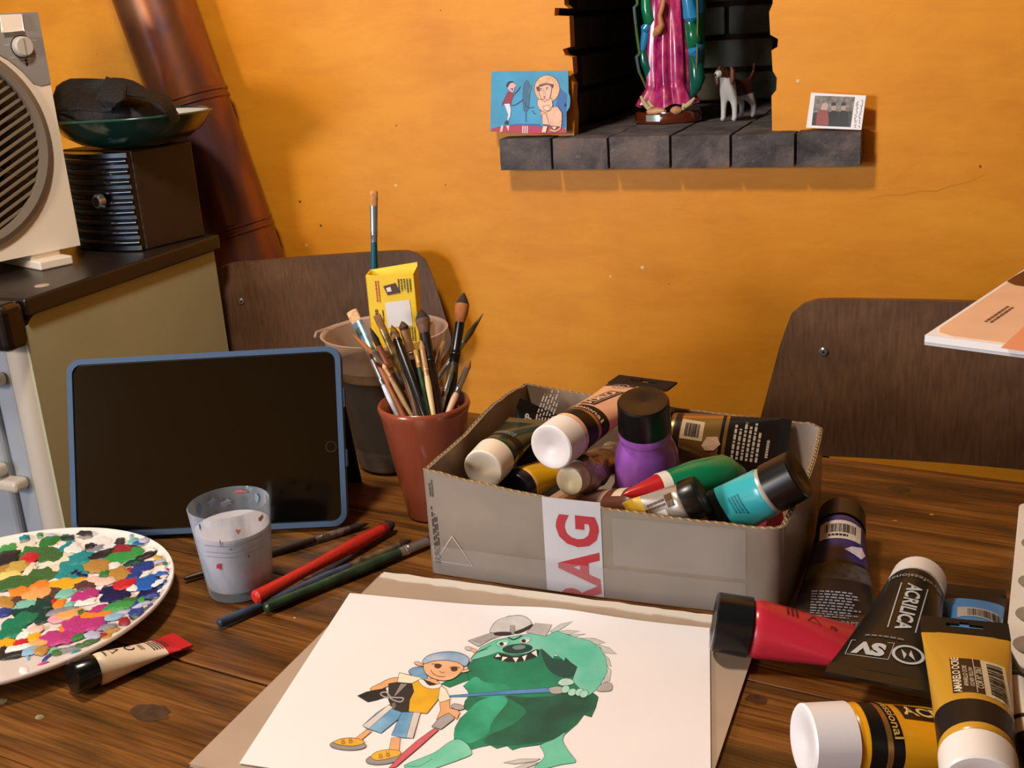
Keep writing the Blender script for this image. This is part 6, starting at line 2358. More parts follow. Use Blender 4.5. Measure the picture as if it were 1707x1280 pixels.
def build_carton():
    cs = [BFL, BFR, BBR, BBL]
    ctr = sum(cs, Vector()) / 4
    t = thing('cardboard_box', 'low open cardboard box with fragile tape, heaped with paint tubes', 'box', ctr)
    # path with rounded corners: list of (point, outward normal, height)
    path = []
    rad = [0.005, 0.016, 0.022, 0.006]
    for i in range(4):
        p, q, o = cs[i], cs[(i + 1) % 4], cs[i - 1]
        d0, d1 = (o - p).normalized(), (q - p).normalized()
        rr = rad[i]
        a, b = p + d0 * rr, p + d1 * rr
        for k in range(7):
            u = k / 6
            x = a * (1 - u) ** 2 + p * 2 * u * (1 - u) + b * u * u
            path.append([x, BH[i]])
        nxt = cs[(i + 1) % 4] - d1 * rad[(i + 1) % 4]
        n = 26
        for k in range(1, n):
            u = k / n
            x = b.lerp(nxt, u)
            h = BH[i] + (BH[(i + 1) % 4] - BH[i]) * u
            if i == 0:
                h += -0.005 * math.sin(math.pi * u)
            if i == 2:
                h += -0.004 * math.sin(math.pi * u)
            if i == 3:
                h += 0.006 * math.sin(math.pi * min(1, u * 1.6)) if u < 0.62 else 0
            bow = 0.004 * math.sin(math.pi * u)
            path.append([x + Vector(((q - p).y, -(q - p).x, 0)).normalized() * bow * (1 if i in (0, 1) else 0.3), h])
    N = len(path)
    for k in range(N):
        path[k][1] += 0.0016 * noise.noise(Vector((k * 0.5, 0, 0)))
    nr = []
    for k in range(N):
        d = path[(k + 1) % N][0] - path[k - 1][0]
        nr.append(Vector((d.y, -d.x, 0)).normalized())
    kraft = mat('#8f8272', 0.35, var=0.14, vscale=11, col2='#7d7061', coat=0.25, bump=0.1, bscale=25)
    inner = mat('#8a6a48', 0.6, var=0.25, vscale=9, col2='#a49a90')
    edge = mat('#a5885e', 0.7)
    Tk = 0.0044
    def band(nm, off, thick, mt, z0=0.0006):
        m = MB()
        vs, fs = [], []
        for k in range(N):
            p, h = path[k]
            for o in (off, off - thick):
                q = p + nr[k] * o
                vs += [Vector((q.x, q.y, T + z0)), Vector((q.x, q.y, T + h))]
        for k in range(N):
            j = (k + 1) % N
            a, b = 4 * k, 4 * j
            fs += [(a, b, b + 1, a + 1), (a + 2, a + 3, b + 3, b + 2), (a + 1, b + 1, b + 3, a + 3)]
        m.add(vs, fs, mt)
        return part(m, nm, t, smooth=True, sharp=50)
    ol = band('outer_liner', 0.0, 0.0007, kraft)
    band('inner_liner', -Tk + 0.0007, 0.0007, inner)
    # fluting visible along the cut edge
    m = MB()
    vs, fs = [], []
    cum = [0]
    for k in range(N):
        cum.append(cum[-1] + (path[(k + 1) % N][0] - path[k][0]).length)
    tot = cum[-1]
    per = tot / 150
    M_ = 150 * 6
    k = 0
    for i in range(M_ + 1):
        s_ = tot * i / M_
        while k < N - 1 and cum[k + 1] < s_:
            k += 1
        u = (s_ - cum[k]) / max(1e-9, cum[k + 1] - cum[k])
        j = (k + 1) % N
        p = path[k][0].lerp(path[j][0], u)
        h = path[k][1] + (path[j][1] - path[k][1]) * u
        n_ = nr[k].lerp(nr[j], u).normalized()
        o = -Tk / 2 + (Tk / 2 - 0.0008) * math.sin(2 * math.pi * s_ / per)
        q = p + n_ * o
        vs += [Vector((q.x, q.y, T + h - 0.012)), Vector((q.x, q.y, T + h + 0.0004))]
    fs = [(2 * i, 2 * i + 2, 2 * i + 3, 2 * i + 1) for i in range(M_)]
    m.add(vs, fs, edge)
    fl = part(m, 'fluting', t, smooth=True)
    sd = fl.modifiers.new('thick', 'SOLIDIFY')
    sd.thickness = 0.0006
    m = MB()
    prism(m, inner, [[(p.x - n_.x * (Tk + 0.0002), p.y - n_.y * (Tk + 0.0002)) for (p, h), n_ in zip(path, nr)]], lambda x, y, d: Vector((x, y, T + 0.0005 + d)), 0.003)
    part(m, 'bottom', t)
    # a fold line and stain down the back corner inside is left to the board; tape on the front
    Yf = 0.824
    def front(px, py, lift=0.0):
        q = yp(px, py, Yf - 0.003)
        return q
    def onf(x, z, lift=0.0004):
        # bowed front: follow it
        u = (x - BFL.x) / (BFR.x - BFL.x)
        return Vector((x, Yf - 0.004 * math.sin(math.pi * max(0, min(1, u))) - lift, max(z, T + 0.0012)))
    xl, xr = front(908, 900).x, front(1004, 900).x
    zt = T + BH[0] - 0.0085
    m = MB()
    put_rect(m, mat('#c4c2c6', 0.2, coat=0.5), lambda x, z: onf(x, z, 0.0005), xl, xr, T + 0.0012, zt - 0.003, 6, 1)
    tape = part(m, 'fragile_tape', t)
    m = MB()
    red = mat('#b02a34', 0.35)
    for ch, px, py in (('G', 967, 884), ('A', 970, 945), ('R', 973, 996)):
        q = front(px, py)
        put_text(m, red, ch, lambda x, z: onf(x, z, 0.0008), q.x, q.z, 0.050, math.pi / 2, 0.035, 0.86)
    part(m, 'tape_lettering', t, tape)
    # strip of small print near the left edge and the faint recycling mark
    m = MB()
    x0 = front(712, 800).x
    inkc = mat('#4a443e', 0.5)
    put_lines(m, inkc, lambda a_, b_: onf(b_, a_, 0.0006), T + 0.012, T + 0.072, x0 - 0.0008, x0 + 0.0055, 3, 51)
    put_lines(m, inkc, lambda a_, b_: onf(b_, a_, 0.0006), T + 0.078, T + 0.095, x0 - 0.001, x0 + 0.004, 2, 52)
    part(m, 'side_print', t, ol)
    m = MB()
    q = front(755, 925)
    pts = [(q.x + 0.021 * math.cos(R(90 + 120 * k)), q.z + 0.018 * math.sin(R(90 + 120 * k))) for k in range(3)]
    put_line(m, mat('#b4ada2', 0.4), pts, lambda x, z: onf(x, z, 0.0006), 0.0014, True)
    part(m, 'recycling_mark', t, ol)
    # clear packing tape over the front and round the bottom edge
    m = MB()
    clear = see_through('#cfcac6', 0.16, 0.12)
    put_rect(m, clear, lambda x, z: onf(x, z, 0.0011), BFL.x + 0.004, BFR.x - 0.03, T + 0.0015, T + 0.030, 16, 1)
    part(m, 'clear_tape', t)
    m = MB()
    put_rect(m, clear, lambda x, z: onf(x, z, 0.0010), xr + 0.01, BFR.x - 0.03, T + 0.034, T + 0.078, 10, 1)
    part(m, 'clear_tape', t)


build_carton()


def box_tubes():
    # dark green with white cap
    P0 = zp(805, 783, 0.080)
    P1 = zp(884, 700, 0.090)
    dg = mat('#1d3a2a', 0.25, coat=0.3, var=0.2, vscale=20)
    t, to3, prt, bl, r, tl = tube('paint_tube', 'dark green acrylic tube with cream white cap, nearest the box corner by the pot', P0, P1, 0.0190, 0.046, 0.026, mat('#efe3cf', 0.35), dg, dg, [(0.16, 0.30, TB)], tail=0.010, rest=0.0038, group=GT, cap_r=0.0195)
    prt('small_print', lambda mb: put_lines(mb, mat('#8a948a', 0.5), lambda a_, b_: to3(b_, a_, 0.0005), -0.012, 0.012, 0.02, 0.03, 3, 61))
    # black tube with white print, tail up
    P1 = zp(908, 682, 0.098)
    P0 = zp(868, 792, 0.046)
    t, to3, prt, bl, r, tl = tube('paint_tube', 'black acrylic tube printed with white text, crimped end up in the box', P0, P1, 0.0190, 0.060, 0.02, TB, TB, TB, tail=0.010, rest=0.0038, group=GT, upv=(0.75, -0.5, 0.6))
    prt('small_print', lambda mb: (put_lines(mb, LBL, lambda a_, b_: to3(a_, b_, 0.0005), 0.025, 0.080, -0.012, 0.008, 6, 62), put_text(mb, LBL, 'MP', lambda x, y: to3(x, y, 0.0005), 0.035, 0.015, 0.010, 0, 0.03)))
    # peach
    pe = mat('#f0b896', 0.28, coat=0.2)
    P0 = zp(918, 746, 0.104)
    P1 = by_len(P0, 1080, 632, 0.186)
    t, to3, prt, bl, r, tl = tube('paint_tube', 'peach pink acrylic tube with white cap lying on top of the box heap', P0, P1, 0.0205, 0.066, 0.026, mat('#f2eae4', 0.35), pe, TB, [(0.05, 0.17, TB), (0.17, 0.18, GOLD), (0.18, 0.28, TB), (0.90, 1.01, TB)], tail=0.024, rest=0.0038, group=GT, slot=True, cap_r=0.0210)
    def f(mb):
        put_rect(mb, mat('#2c1610', 0.4), to3, 0.046, 0.108, -0.006, 0.010, 8, 4)
        fa = lambda x, y: to3(x, y, 0.0006)
        put_text(mb, mat('#f0c8a8', 0.4), 'ACRILICA', fa, 0.077, 0.0025, 0.0132, 0, 0.03)
        put_rect(mb, mat('#f0c8a8', 0.4), fa, 0.048, 0.106, -0.0042, -0.0036, 8, 1)
        put_text(mb, mat('#e8d0b8', 0.4), 'Professional', fa, 0.0315, -0.001, 0.0085, ANG, 0.01)
        put_text(mb, mat('#f0c0a0', 0.4), 'SV', fa, 0.1325, -0.012, 0.015, ANG, 0.05)
        emblem(mb, fa, 0.1325, 0.011, 0.008, mat('#a8a498', 0.4))
    prt('lettering', f)
    # yellow with dark cap
    P0 = zp(856, 818, 0.066)
    P1 = by_len(P0, 955, 762, 0.135)
    ye = mat('#e0ac14', 0.28, coat=0.2)
    tube('paint_tube', 'yellow acrylic tube with dark cap at the near edge of the box', P0, P1, 0.0180, 0.054, 0.012, mat('#1c1a26', 0.3), ye, ye, [(0.0, 0.05, mat('#f2c870', 0.3))], tail=0.010, rest=0.0038, group=GT)
    # crumpled aluminium tube with cream cap
    P0 = zp(949, 802, 0.076)
    P1 = by_len(P0, 1052, 742, 0.125)
    al = mat('#b0a290', 0.38, 0.75, bump=0.4, bscale=90)
    t, to3, prt, bl, r, tl = tube('paint_tube', 'crumpled bare aluminium paint tube with small cream cap in the box', P0, P1, 0.0185, 0.050, 0.016, mat('#eadcb6', 0.4), al, al, tail=0.010, rest=0.0038, group=GT, crumple=0.0028, cap_r=0.0135, neck=0.80)
    prt('stamped_number', lambda mb: put_text(mb, mat('#4a2a1c', 0.5), '12', lambda x, y: to3(x, y, 0.0012), 0.012, 0.002, 0.013, ANG, 0.02))
    # purple bottle with black cap
    top = zp(1072, 668, 0.140)
    bot = zp(1080, 800, 0.036)
    top, bot = nudge('purple acrylic paint bottle', top, bot)
    TUBES.append(dict(label='purple acrylic paint bottle', P0=top.copy(), P1=bot.copy(), r=0.028, W=0.060, cap=0.03, cr=0.0242, tail=0.0, thin=0.0, n=None, s=None))
    ax = (bot - top).normalized()
    t = thing('paint_bottle', 'purple acrylic paint bottle with a wide black cap standing in the box', 'paint bottle', bot)
    pur = mat('#a05cb6', 0.25, coat=0.2)
    n = (-fw - ax * (-fw).dot(ax)).normalized()
    m = MB()
    lathe(m, mat('#100f10', 0.3), top, ax, [(0.002, 0.0005), (0.0, 0.012), (0.0, 0.0215), (0.0015, 0.0232), (0.030, 0.0242)], 44, n=n)
    part(m, 'cap', t, smooth=True, sharp=40)
    m = MB()
    Lb = (bot - top).length
    lathe(m, pur, top, ax, [(0.0302, 0.0225), (0.036, 0.0245), (0.040, 0.0225), (0.042, 0.0215), (0.050, 0.0255), (0.060, 0.0275), (Lb, 0.029)], 44, n=n, flat=lambda d: (1.0 + 0.08 * min(1, max(0, (d - 0.045) / 0.02)), 1.0 - 0.2 * min(1, max(0, (d - 0.045) / 0.02))))
    bd = part(m, 'body', t, smooth=True, sharp=50)
    s = n.cross(ax)
    def bt(x, y, lift=0.0006):
        d = 0.062 + x
        w, h = 0.0275 * 1.08 + 0.0008, 0.0275 * 0.80 + 0.0008
        if d > 0.06:
            k = (0.0275 + (0.029 - 0.0275) * (d - 0.06) / (Lb - 0.06)) / 0.0275
            w, h = w * k, h * k
        q = max(-0.98, min(0.98, y / w))
        return top + ax * d + s * (w * q) + n * (h * math.sqrt(1 - q * q) + lift)
    m = MB()
    put_rect(m, mat('#141018', 0.3), lambda x, y: bt(x + 0.40 * (0.027 - y), y), 0.006, 0.040, -0.027, 0.027, 3, 16)
    lb = part(m, 'label', t, bd)
    m = MB()
    put_text(m, mat('#8a7a98', 0.4), 'ACRYLIC', lambda x, y: bt(x, y, 0.0012), 0.018, 0.0, 0.009, ANG, 0.0)
    put_lines(m, mat('#8a7a98', 0.4), lambda a_, b_: bt(b_, a_, 0.0012), -0.014, 0.012, 0.010, 0.014, 1, 63)
    part(m, 'label_lettering', t, lb)
    # gold tube
    P0 = zp(1096, 716, 0.074)
    P1 = zp(1312, 752, 0.060)
    gd = mat('#b58a4a', 0.30, 0.65)
    t, to3, prt, bl, r, tl = tube('paint_tube', 'gold acrylic tube with a barcode label and black end at the back of the box', P0, P1, 0.0200, 0.062, 0.012, TB, gd, TB, [(0.06, 0.11, mat('#2a160e', 0.4)), (0.50, 0.53, TB), (0.54, 0.56, GOLD), (0.56, 1.01, mat('#1c1310', 0.35))], tail=0.010, rest=0.0038, group=GT, upv=-fw)
    def f(mb):
        fa = lambda x, y: to3(x, y, 0.0006)
        put_rect(mb, mat('#e2c49a', 0.4), to3, 0.014, 0.036, -0.004, 0.015, 4, 4)
        put_barcode(mb, fa, 0.018, 0.032, -0.001, 0.012, 7)
        put_poly(mb, mat('#f0c8a4', 0.4), [(0.036, -0.008), (0.040, 0.001), (0.050, 0.003), (0.054, -0.004), (0.048, -0.011), (0.040, -0.012)], fa)
        put_lines(mb, mat('#d8c8b0', 0.5), lambda a_, b_: to3(b_, a_, 0.0006), -0.016, 0.022, 0.064, 0.092, 6, 64)
        put_lines(mb, mat('#d8c8b0', 0.5), lambda a_, b_: to3(b_, a_, 0.0006), -0.010, 0.010, 0.096, 0.101, 1, 65)
    prt('label_print', f)
    # green bottle-shaped tube with white collar and red nozzle
    P0 = zp(1040, 824, 0.066)
    P1 = by_len(P0, 1238, 788, 0.135)
    P0, P1 = nudge('green squeeze tube', P0, P1)
    TUBES.append(dict(label='green squeeze tube', P0=P0.copy(), P1=P1.copy(), r=0.0195, W=0.039, cap=0.033, cr=0.009, tail=0.0, thin=0.0, n=None, s=None))
    t = thing('squeeze_tube', 'green squeeze tube with white collar and red nozzle in the box', 'tube', P0, None)
    a_ = (P1 - P0).normalized()
    L = (P1 - P0).length
    m = MB()
    lathe(m, mat('#b81e1e', 0.3, coat=0.2), P0, a_, [(0, 0.001), (0.004, 0.0035), (0.020, 0.0085), (0.033, 0.0125)], 28)
    part(m, 'nozzle', t, smooth=True)
    m = MB()
    lathe(m, mat('#e8e0d0', 0.35), P0, a_, [(0.0332, 0.0128), (0.042, 0.0140)], 28)
    part(m, 'collar', t, smooth=True)
    m = MB()
    lathe(m, mat('#0f7a4c', 0.25, coat=0.2), P0, a_, [(0.0422, 0.0140), (0.07, 0.0185), (0.10, 0.0195), (L - 0.012, 0.016), (L, 0.006)], 32)
    part(m, 'body', t, smooth=True)
    # teal tube with black cap at the right
    P0 = zp(1332, 790, 0.111)
    P1 = zp(1150, 886, 0.036)
    te = mat('#3cb0b4', 0.25, coat=0.3)
    t, to3, prt, bl, r, tl = tube('paint_tube', 'turquoise acrylic tube with black cap and silver ring in the box', P0, P1, 0.0205, 0.050, 0.026, mat('#141210', 0.3), te, mat('#c8c4bc', 0.3, 0.4), [(0.0, 0.05, mat('#c8c0b4', 0.35, 0.3)), (0.60, 0.86, mat('#171918', 0.35)), (0.86, 1.01, mat('#c4c2ba', 0.35, 0.3))], tail=0.012, rest=0.0038, group=GT, upv=-fw, cap_r=0.0208)
    def f(mb):
        fa = lambda x, y: to3(x, y, 0.0006)
        put_lines(mb, mat('#1f6a74', 0.5), lambda u, v: to3(v, u, 0.0006), -0.012, 0.006, 0.022, 0.034, 4, 66)
    prt('label_print', f)
    prt('white_print', lambda mb: put_lines(mb, LBL, lambda u, v: to3(v, u, 0.0006), -0.008, 0.014, 0.068, 0.082, 3, 67))
    prt('lettering', lambda mb: put_text(mb, INK, 'upsi', lambda x, y: to3(x, y, 0.0006), 0.0935, 0.002, 0.013, ANG, 0.02))
    # small silver tube with black cap
    P0 = zp(1170, 824, 0.074)
    P1 = zp(1058, 876, 0.045)
    sv = mat('#c0b6a6', 0.30, 0.55)
    t, to3, prt, bl, r, tl = tube('paint_tube', 'small silver paint tube with black screw cap at the near edge of the box', P0, P1, 0.0170, 0.044, 0.014, mat('#15140f', 0.3), sv, mat('#e0b428', 0.4), [(0.80, 1.01, mat('#d8ae2c', 0.4))], tail=0.008, rest=0.0038, group=GT, upv=-fw, cap_r=0.0175)
    def f(mb):
        fa = lambda x, y: to3(x, y, 0.0006)
        put_rect(mb, mat('#e2dcd2', 0.4), to3, 0.016, 0.048, -0.004, 0.016, 4, 4)
        put_barcode(mb, fa, 0.020, 0.040, 0.002, 0.014, 9)
        put_rect(mb, mat('#5a3a1c', 0.4), fa, 0.006, 0.013, -0.014, -0.004, 2, 2)
        put_lines(mb, mat('#5a3a1c', 0.5), lambda u, v: to3(u, v, 0.0006), 0.014, 0.036, -0.013, -0.006, 2, 68)
    prt('label_print', f)
    # brown and cream tube along the near edge
    P0 = zp(1092, 850, 0.058)
    P1 = zp(918, 828, 0.068)
    cr = mat('#c8a890', 0.35, var=0.15, vscale=30)
    t, to3, prt, bl, r, tl = tube('paint_tube', 'cream paint tube with a brown band along the near edge of the box', P0, P1, 0.0170, 0.050, 0.016, TB, mat('#6a3a26', 0.35), mat('#b89078', 0.4), [(0.34, 0.62, cr), (0.62, 1.01, mat('#b08868', 0.35, 0.3))], tail=0.010, rest=0.0038, group=GT)
    prt('label_mark', lambda mb: put_rect(mb, mat('#e0c8b0', 0.4), to3, 0.012, 0.022, -0.012, 0.010, 2, 4))
    # pink tube end and a red one in the right corner
    P0 = zp(1292, 874, 0.040)
    tube('paint_tube', 'pink acrylic tube lying low in the near right corner of the box', P0, P0 + Vector((-0.10, 0.075, -0.030)), 0.0165, 0.046, 0.018, mat('#c83a62', 0.3), mat('#c83a62', 0.3, coat=0.2), mat('#c83a62', 0.3), tail=0.010, rest=0.0038, group=GT)
    # layer under the heap, glimpsed between the others
    lay = [
        ((-0.385, 0.870), (-0.385, 1.020), '#15294a', 'navy acrylic tube at the bottom of the box near the pot'),
        ((-0.335, 0.862), (-0.335, 1.015), '#2a6a3a', 'leaf green acrylic tube at the bottom of the box'),
        ((-0.290, 1.030), (-0.285, 0.880), '#17130f', 'black acrylic tube at the bottom of the box, middle'),
        ((-0.240, 0.870), (-0.235, 1.020), '#1c1c22', 'charcoal acrylic tube at the bottom of the box below the purple bottle'),
    ]
    for a0, a1, c, lb in lay:
        tube('paint_tube', lb, (a0[0], a0[1], T + 0.0215), (a1[0], a1[1], T + 0.006), 0.0175, 0.044, 0.02, TB, mat(c, 0.3), mat(c, 0.3), tail=0.010, rest=0.0038, group=GT)


box_tubes()


# ================================================================== DRAWING BOARD AND DRAWING
def build_board():
    t = thing('drawing_board', 'grey-beige cardboard sketch pad back lying under the drawing', 'board', (-0.30, 0.664, T))
    m = MB()
    pts = [(-0.473, 0.521), (-0.128, 0.523), (-0.127, 0.806), (-0.472, 0.806)]
    prism(m, mat('#b09a84', 0.6, var=0.06, vscale=20), [pts], lambda x, y, d: Vector((x, y, T + 0.0008 + d)), 0.0026)
    part(m, 'pad_back', t, bevel=0.0006)
    m = MB()
    rn = random.Random(4)
    top, bot = [], []
    x = -0.470
    while x < -0.135:
        top.append((x, 0.8075 + rn.uniform(0, 0.002)))
        bot.append((x, 0.800 - rn.uniform(0, 0.003)))
        x += rn.uniform(0.006, 0.02)
    prism(m, mat('#ddd2c2', 0.7), [bot + top[::-1]], lambda x, y, d: Vector((x, y, T + 0.0034 + d)), 0.0012)
    part(m, 'torn_binding', t)


build_board()

PTL, PTR, PBL = zp(583, 987, 0.006), zp(1183, 1045, 0.006), zp(399, 1270, 0.006)
PBR = PBL + (PTR - PTL) + Vector((0.006, 0.0, 0))


def paper_z(X, Y):
    """gentle buckle of the sheet"""
    u = (X - PTL.x) / (PTR.x - PTL.x)
    v = max(0.0, (PTL.y + (PTR.y - PTL.y) * u - Y) / 0.24)
    k = max(0.0, 1 - v * 8.5)
    return 0.0052 + 0.0045 * math.exp(-((u - 0.60) / 0.16) ** 2) * k * k


def on_paper(px, py, lift=0.0):
    z = 0.006
    for _ in range(4):
        p = zp(px, py, z)
        z = paper_z(p.x, p.y)
    p = zp(px, py, z)
    p.z += lift
    return p


def build_drawing():
    t = thing('drawing_paper', 'white sheet with a painted cartoon of a boy and a green monster', 'drawing', (PTL + PBR) / 2)
    n = 72
    m = MB()
    vs, fs = [], []
    for sgn in (0, 1):
        for j in range(n + 1):
            for i in range(n + 1):
                u, v = i / n, j / n
                p = PTL.lerp(PTR, u).lerp(PBL.lerp(PBR, u), v)
                vs.append(Vector((p.x, p.y, T + paper_z(p.x, p.y) - 0.0004 * sgn)))
    w = n + 1
    k = w * w
    for j in range(n):
        for i in range(n):
            a = j * w + i
            fs.append((a, a + w, a + w + 1, a + 1))
            fs.append((k + a, k + a + 1, k + a + w + 1, k + a + w))
    for i in range(n):
        fs += [(i, i + 1, k + i + 1, k + i), (n * w + i + 1, n * w + i, k + n * w + i, k + n * w + i + 1)]
        a, b = i * w, (i + 1) * w
        fs += [(b, a, k + a, k + b), (a + n, b + n, k + b + n, k + a + n)]
    m.add(vs, fs, mat('#f4efee', 0.55, var=0.03, vscale=6))
    sheet = part(m, 'sheet', t, smooth=True, sharp=50)
    Bz = lambda x, y: (720 + x / 4.0643, 990 + y / 4.0643)
    Cz = lambda x, y: (540 + x / 6.4, 1080 + y / 6.4)
    layer = [0]

    class Pic:
        def __init__(s, tf):
            s.mb, s.tf = MB(), tf
        def dens(s, pts, closed=True):
            """round off a rough outline a little"""
            out = []
            k = len(pts)
            rng = range(k) if closed else range(k - 1)
            for i in rng:
                p0, p1, p2, p3 = [Vector(pts[(i + o) % k] if closed else pts[max(0, min(k - 1, i + o))]) for o in (-1, 0, 1, 2)]
                for q in (0, 0.34, 0.67):
                    q2, q3 = q * q, q * q * q
                    v = 0.5 * ((2 * p1) + (p2 - p0) * q + (2 * p0 - 5 * p1 + 4 * p2 - p3) * q2 + (3 * p1 - p0 - 3 * p2 + p3) * q3)
                    out.append((v.x, v.y))
            if not closed:
                out.append(tuple(pts[-1]))
            return out
        def poly(s, pts, col, line=2.0, smooth=True, col2=None, vs=60, lc='#2a2622'):
            layer[0] += 1
            L = 0.00008 + layer[0] * 0.000006
            if smooth:
                pts = s.dens(pts)
            pp = [s.tf(*p) for p in pts]
            m_ = mat(col, 0.6, var=(0.5 if col2 else 0.12), vscale=vs, col2=col2)
            put_poly(s.mb, m_, pp, lambda x, y: on_paper(x, y, L))
            if line:
                put_line(s.mb, mat(lc, 0.7), pp, lambda x, y: on_paper(x, y, L + 0.000003), line * 0.36, True)
        def line(s, pts, w=2.0, col='#2a2622', smooth=True):
            layer[0] += 1
            L = 0.00008 + layer[0] * 0.000006
            if smooth and len(pts) > 2:
                pts = s.dens(pts, False)
            put_line(s.mb, mat(col, 0.7), [s.tf(*p) for p in pts], lambda x, y: on_paper(x, y, L), w * 0.36)
        def ell(s, cx, cy, rx, ry, col, a=0, line=1.5, **kw):
            a = R(a)
            pts = [(cx + rx * math.cos(q) * math.cos(a) - ry * math.sin(q) * math.sin(a), cy + rx * math.cos(q) * math.sin(a) + ry * math.sin(q) * math.cos(a)) for q in [2 * math.pi * i / 20 for i in range(20)]]
            s.poly(pts, col, line, False, **kw)
        def done(s, nm):
            return part(s.mb, nm, t, sheet)

    # --- the green monster
    p = Pic(Bz)
    for sp in ([(800, 255), (870, 205), (955, 186), (900, 225), (830, 262)], [(810, 262), (920, 245), (1005, 252), (930, 275)], [(900, 280), (1040, 272), (960, 296)], [(1000, 300), (1100, 300), (1175, 330), (1120, 345)], [(1130, 345), (1200, 365), (1255, 408), (1170, 400)], [(1160, 400), (1200, 440), (1218, 495), (1180, 480)], [(1178, 480), (1215, 520), (1205, 590), (1165, 600)]):
        p.poly(sp, '#c9cfc8', 1.6, False)
    p.poly([(60, 610), (150, 560), (230, 530), (300, 480), (330, 560), (210, 600), (120, 635)], '#0f7a52', 1.2, False)
    p.poly([(245, 470), (330, 420), (420, 385), (520, 400), (640, 400), (740, 375), (820, 420), (900, 430), (990, 480), (1010, 600), (1060, 650), (1128, 700), (1110, 770), (1080, 835), (1030, 820), (985, 880), (910, 945), (820, 995), (720, 1025), (600, 1040), (545, 1058), (510, 1030), (440, 1048), (395, 1025), (320, 1040), (270, 1055), (240, 1020), (150, 985), (155, 910), (190, 845), (245, 795), (212, 775), (225, 725), (255, 690), (240, 655), (212, 625), (252, 590), (238, 530)], '#0c6e4c', 2.2, False, '#12906a', 22)
    p.poly([(500, 690), (640, 700), (820, 690), (1000, 650), (1120, 690), (1100, 780), (1030, 815), (960, 890), (820, 985), (640, 1020), (480, 1030), (360, 1015), (380, 960), (520, 900), (640, 800), (560, 730)], '#0a4a3a', 0, True, '#0f6a4e', 26)
    p.poly([(740, 380), (830, 440), (920, 440), (985, 490), (950, 560), (860, 560), (780, 500)], '#0c4a40', 0, True)
    p.poly([(250, 590), (300, 560), (360, 600), (480, 610), (560, 660), (500, 690), (340, 700), (265, 680), (240, 650), (215, 625)], '#2fae88', 0, True, '#179068', 40)
    p.poly([(240, 800), (330, 720), (470, 690), (512, 730), (460, 800), (400, 880), (380, 950), (290, 1000), (240, 1010), (155, 980), (160, 910)], '#38b48e', 0, True, '#169068', 30)
    # head and shoulder in light turquoise
    p.poly([(262, 450), (330, 360), (430, 312), (560, 285), (690, 265), (775, 285), (840, 250), (960, 290), (1070, 318), (1140, 365), (1180, 440), (1188, 530), (1160, 580), (1130, 640), (1060, 690), (1010, 650), (950, 590), (985, 495), (940, 465), (905, 430), (895, 455), (835, 405), (820, 440), (745, 372), (650, 405), (540, 412), (450, 395), (380, 420)], '#86d4bc', 1.6, False, '#58c2a4', 24)
    p.poly([(415, 430), (470, 405), (560, 425), (640, 405), (715, 375), (718, 420), (640, 450), (560, 462), (480, 455)], '#10241f', 1.0, True)
    for a_, b_, c_ in (((425, 430), (468, 425), (445, 405)), ((470, 460), (515, 430), (478, 425)), ((545, 432), (588, 430), (568, 466)), ((610, 425), (645, 412), (628, 458)), ((672, 400), (708, 380), (715, 428))):
        p.poly([a_, b_, c_], '#f4f0ea', 1.2, False)
    p.ell(580, 372, 102, 32, '#123f38', -4, 1.8)
    p.ell(590, 362, 45, 16, '#6a8f88', -4, 0)
    for ex, ey in ((480, 332), (630, 312)):
        p.ell(ex, ey, 45, 22, '#8fdcc4', -14, 1.4)
        p.ell(ex + 3, ey + 8, 32, 14, '#f2f2ea', -12, 1.2)
        p.ell(ex - 8, ey + 8, 15, 12, '#2a1c14', 0, 0)
    p.line([(515, 295), (550, 310), (580, 300), (610, 282)], 6)
    # hat
    p.poly([(245, 318), (410, 262), (470, 285), (400, 310), (315, 358)], '#bdbab8', 2.0, False)
    p.poly([(640, 262), (700, 200), (812, 210), (770, 288), (700, 275)], '#bdbab8', 2.0, False)
    p.poly([(275, 320), (400, 275), (440, 288), (330, 335)], '#a8a5a3', 1.0, False)
    p.poly([(690, 250), (720, 215), (790, 220), (760, 265)], '#a8a5a3', 1.0, False)
    p.poly([(392, 255), (430, 190), (500, 160), (580, 146), (640, 160), (678, 205), (640, 235), (560, 265), (480, 270), (420, 265)], '#d4d0cc', 2.2)
    p.poly([(505, 160), (540, 152), (560, 200), (560, 268), (530, 270), (530, 200)], '#a4a09c', 1.4)
    p.poly([(418, 265), (480, 258), (535, 262), (530, 280), (440, 284)], '#2c2a2a', 0.8)
    p.poly([(560, 258), (620, 235), (680, 205), (670, 230), (610, 262), (570, 272)], '#2c2a2a', 0.8)
    # ear
    p.ell(250, 372, 28, 14, '#c9c4bc', 10, 1.4)
    p.ell(285, 384, 22, 14, '#e8b8a0', 20, 1.2)
    p.line([(262, 440), (300, 400), (380, 372)], 2)
    p.line([(300, 400), (400, 350)], 2)
    # legs and claws
    for sp in ([(735, 1120), (600, 1120), (485, 1145), (560, 1155), (700, 1135)], [(740, 1140), (640, 1150), (540, 1190), (620, 1190)], [(770, 1150), (700, 1165), (640, 1195), (760, 1195)]):
        p.poly(sp, '#d2d2cc', 1.6, False)
    p.poly([(735, 1025), (830, 985), (905, 938), (885, 990), (920, 1060), (970, 1125), (965, 1145), (880, 1158), (790, 1180), (720, 1195), (700, 1170), (760, 1110), (750, 1060)], '#7ad2b4', 1.8, True, '#5ac4a2', 30)
    p.poly([(110, 1010), (180, 985), (240, 1020), (265, 1060), (265, 1092), (190, 1125), (90, 1160), (-20, 1195), (-130, 1195), (-190, 1165), (-60, 1110), (30, 1070)], '#8edcc2', 1.8, True, '#66c8a8', 30)
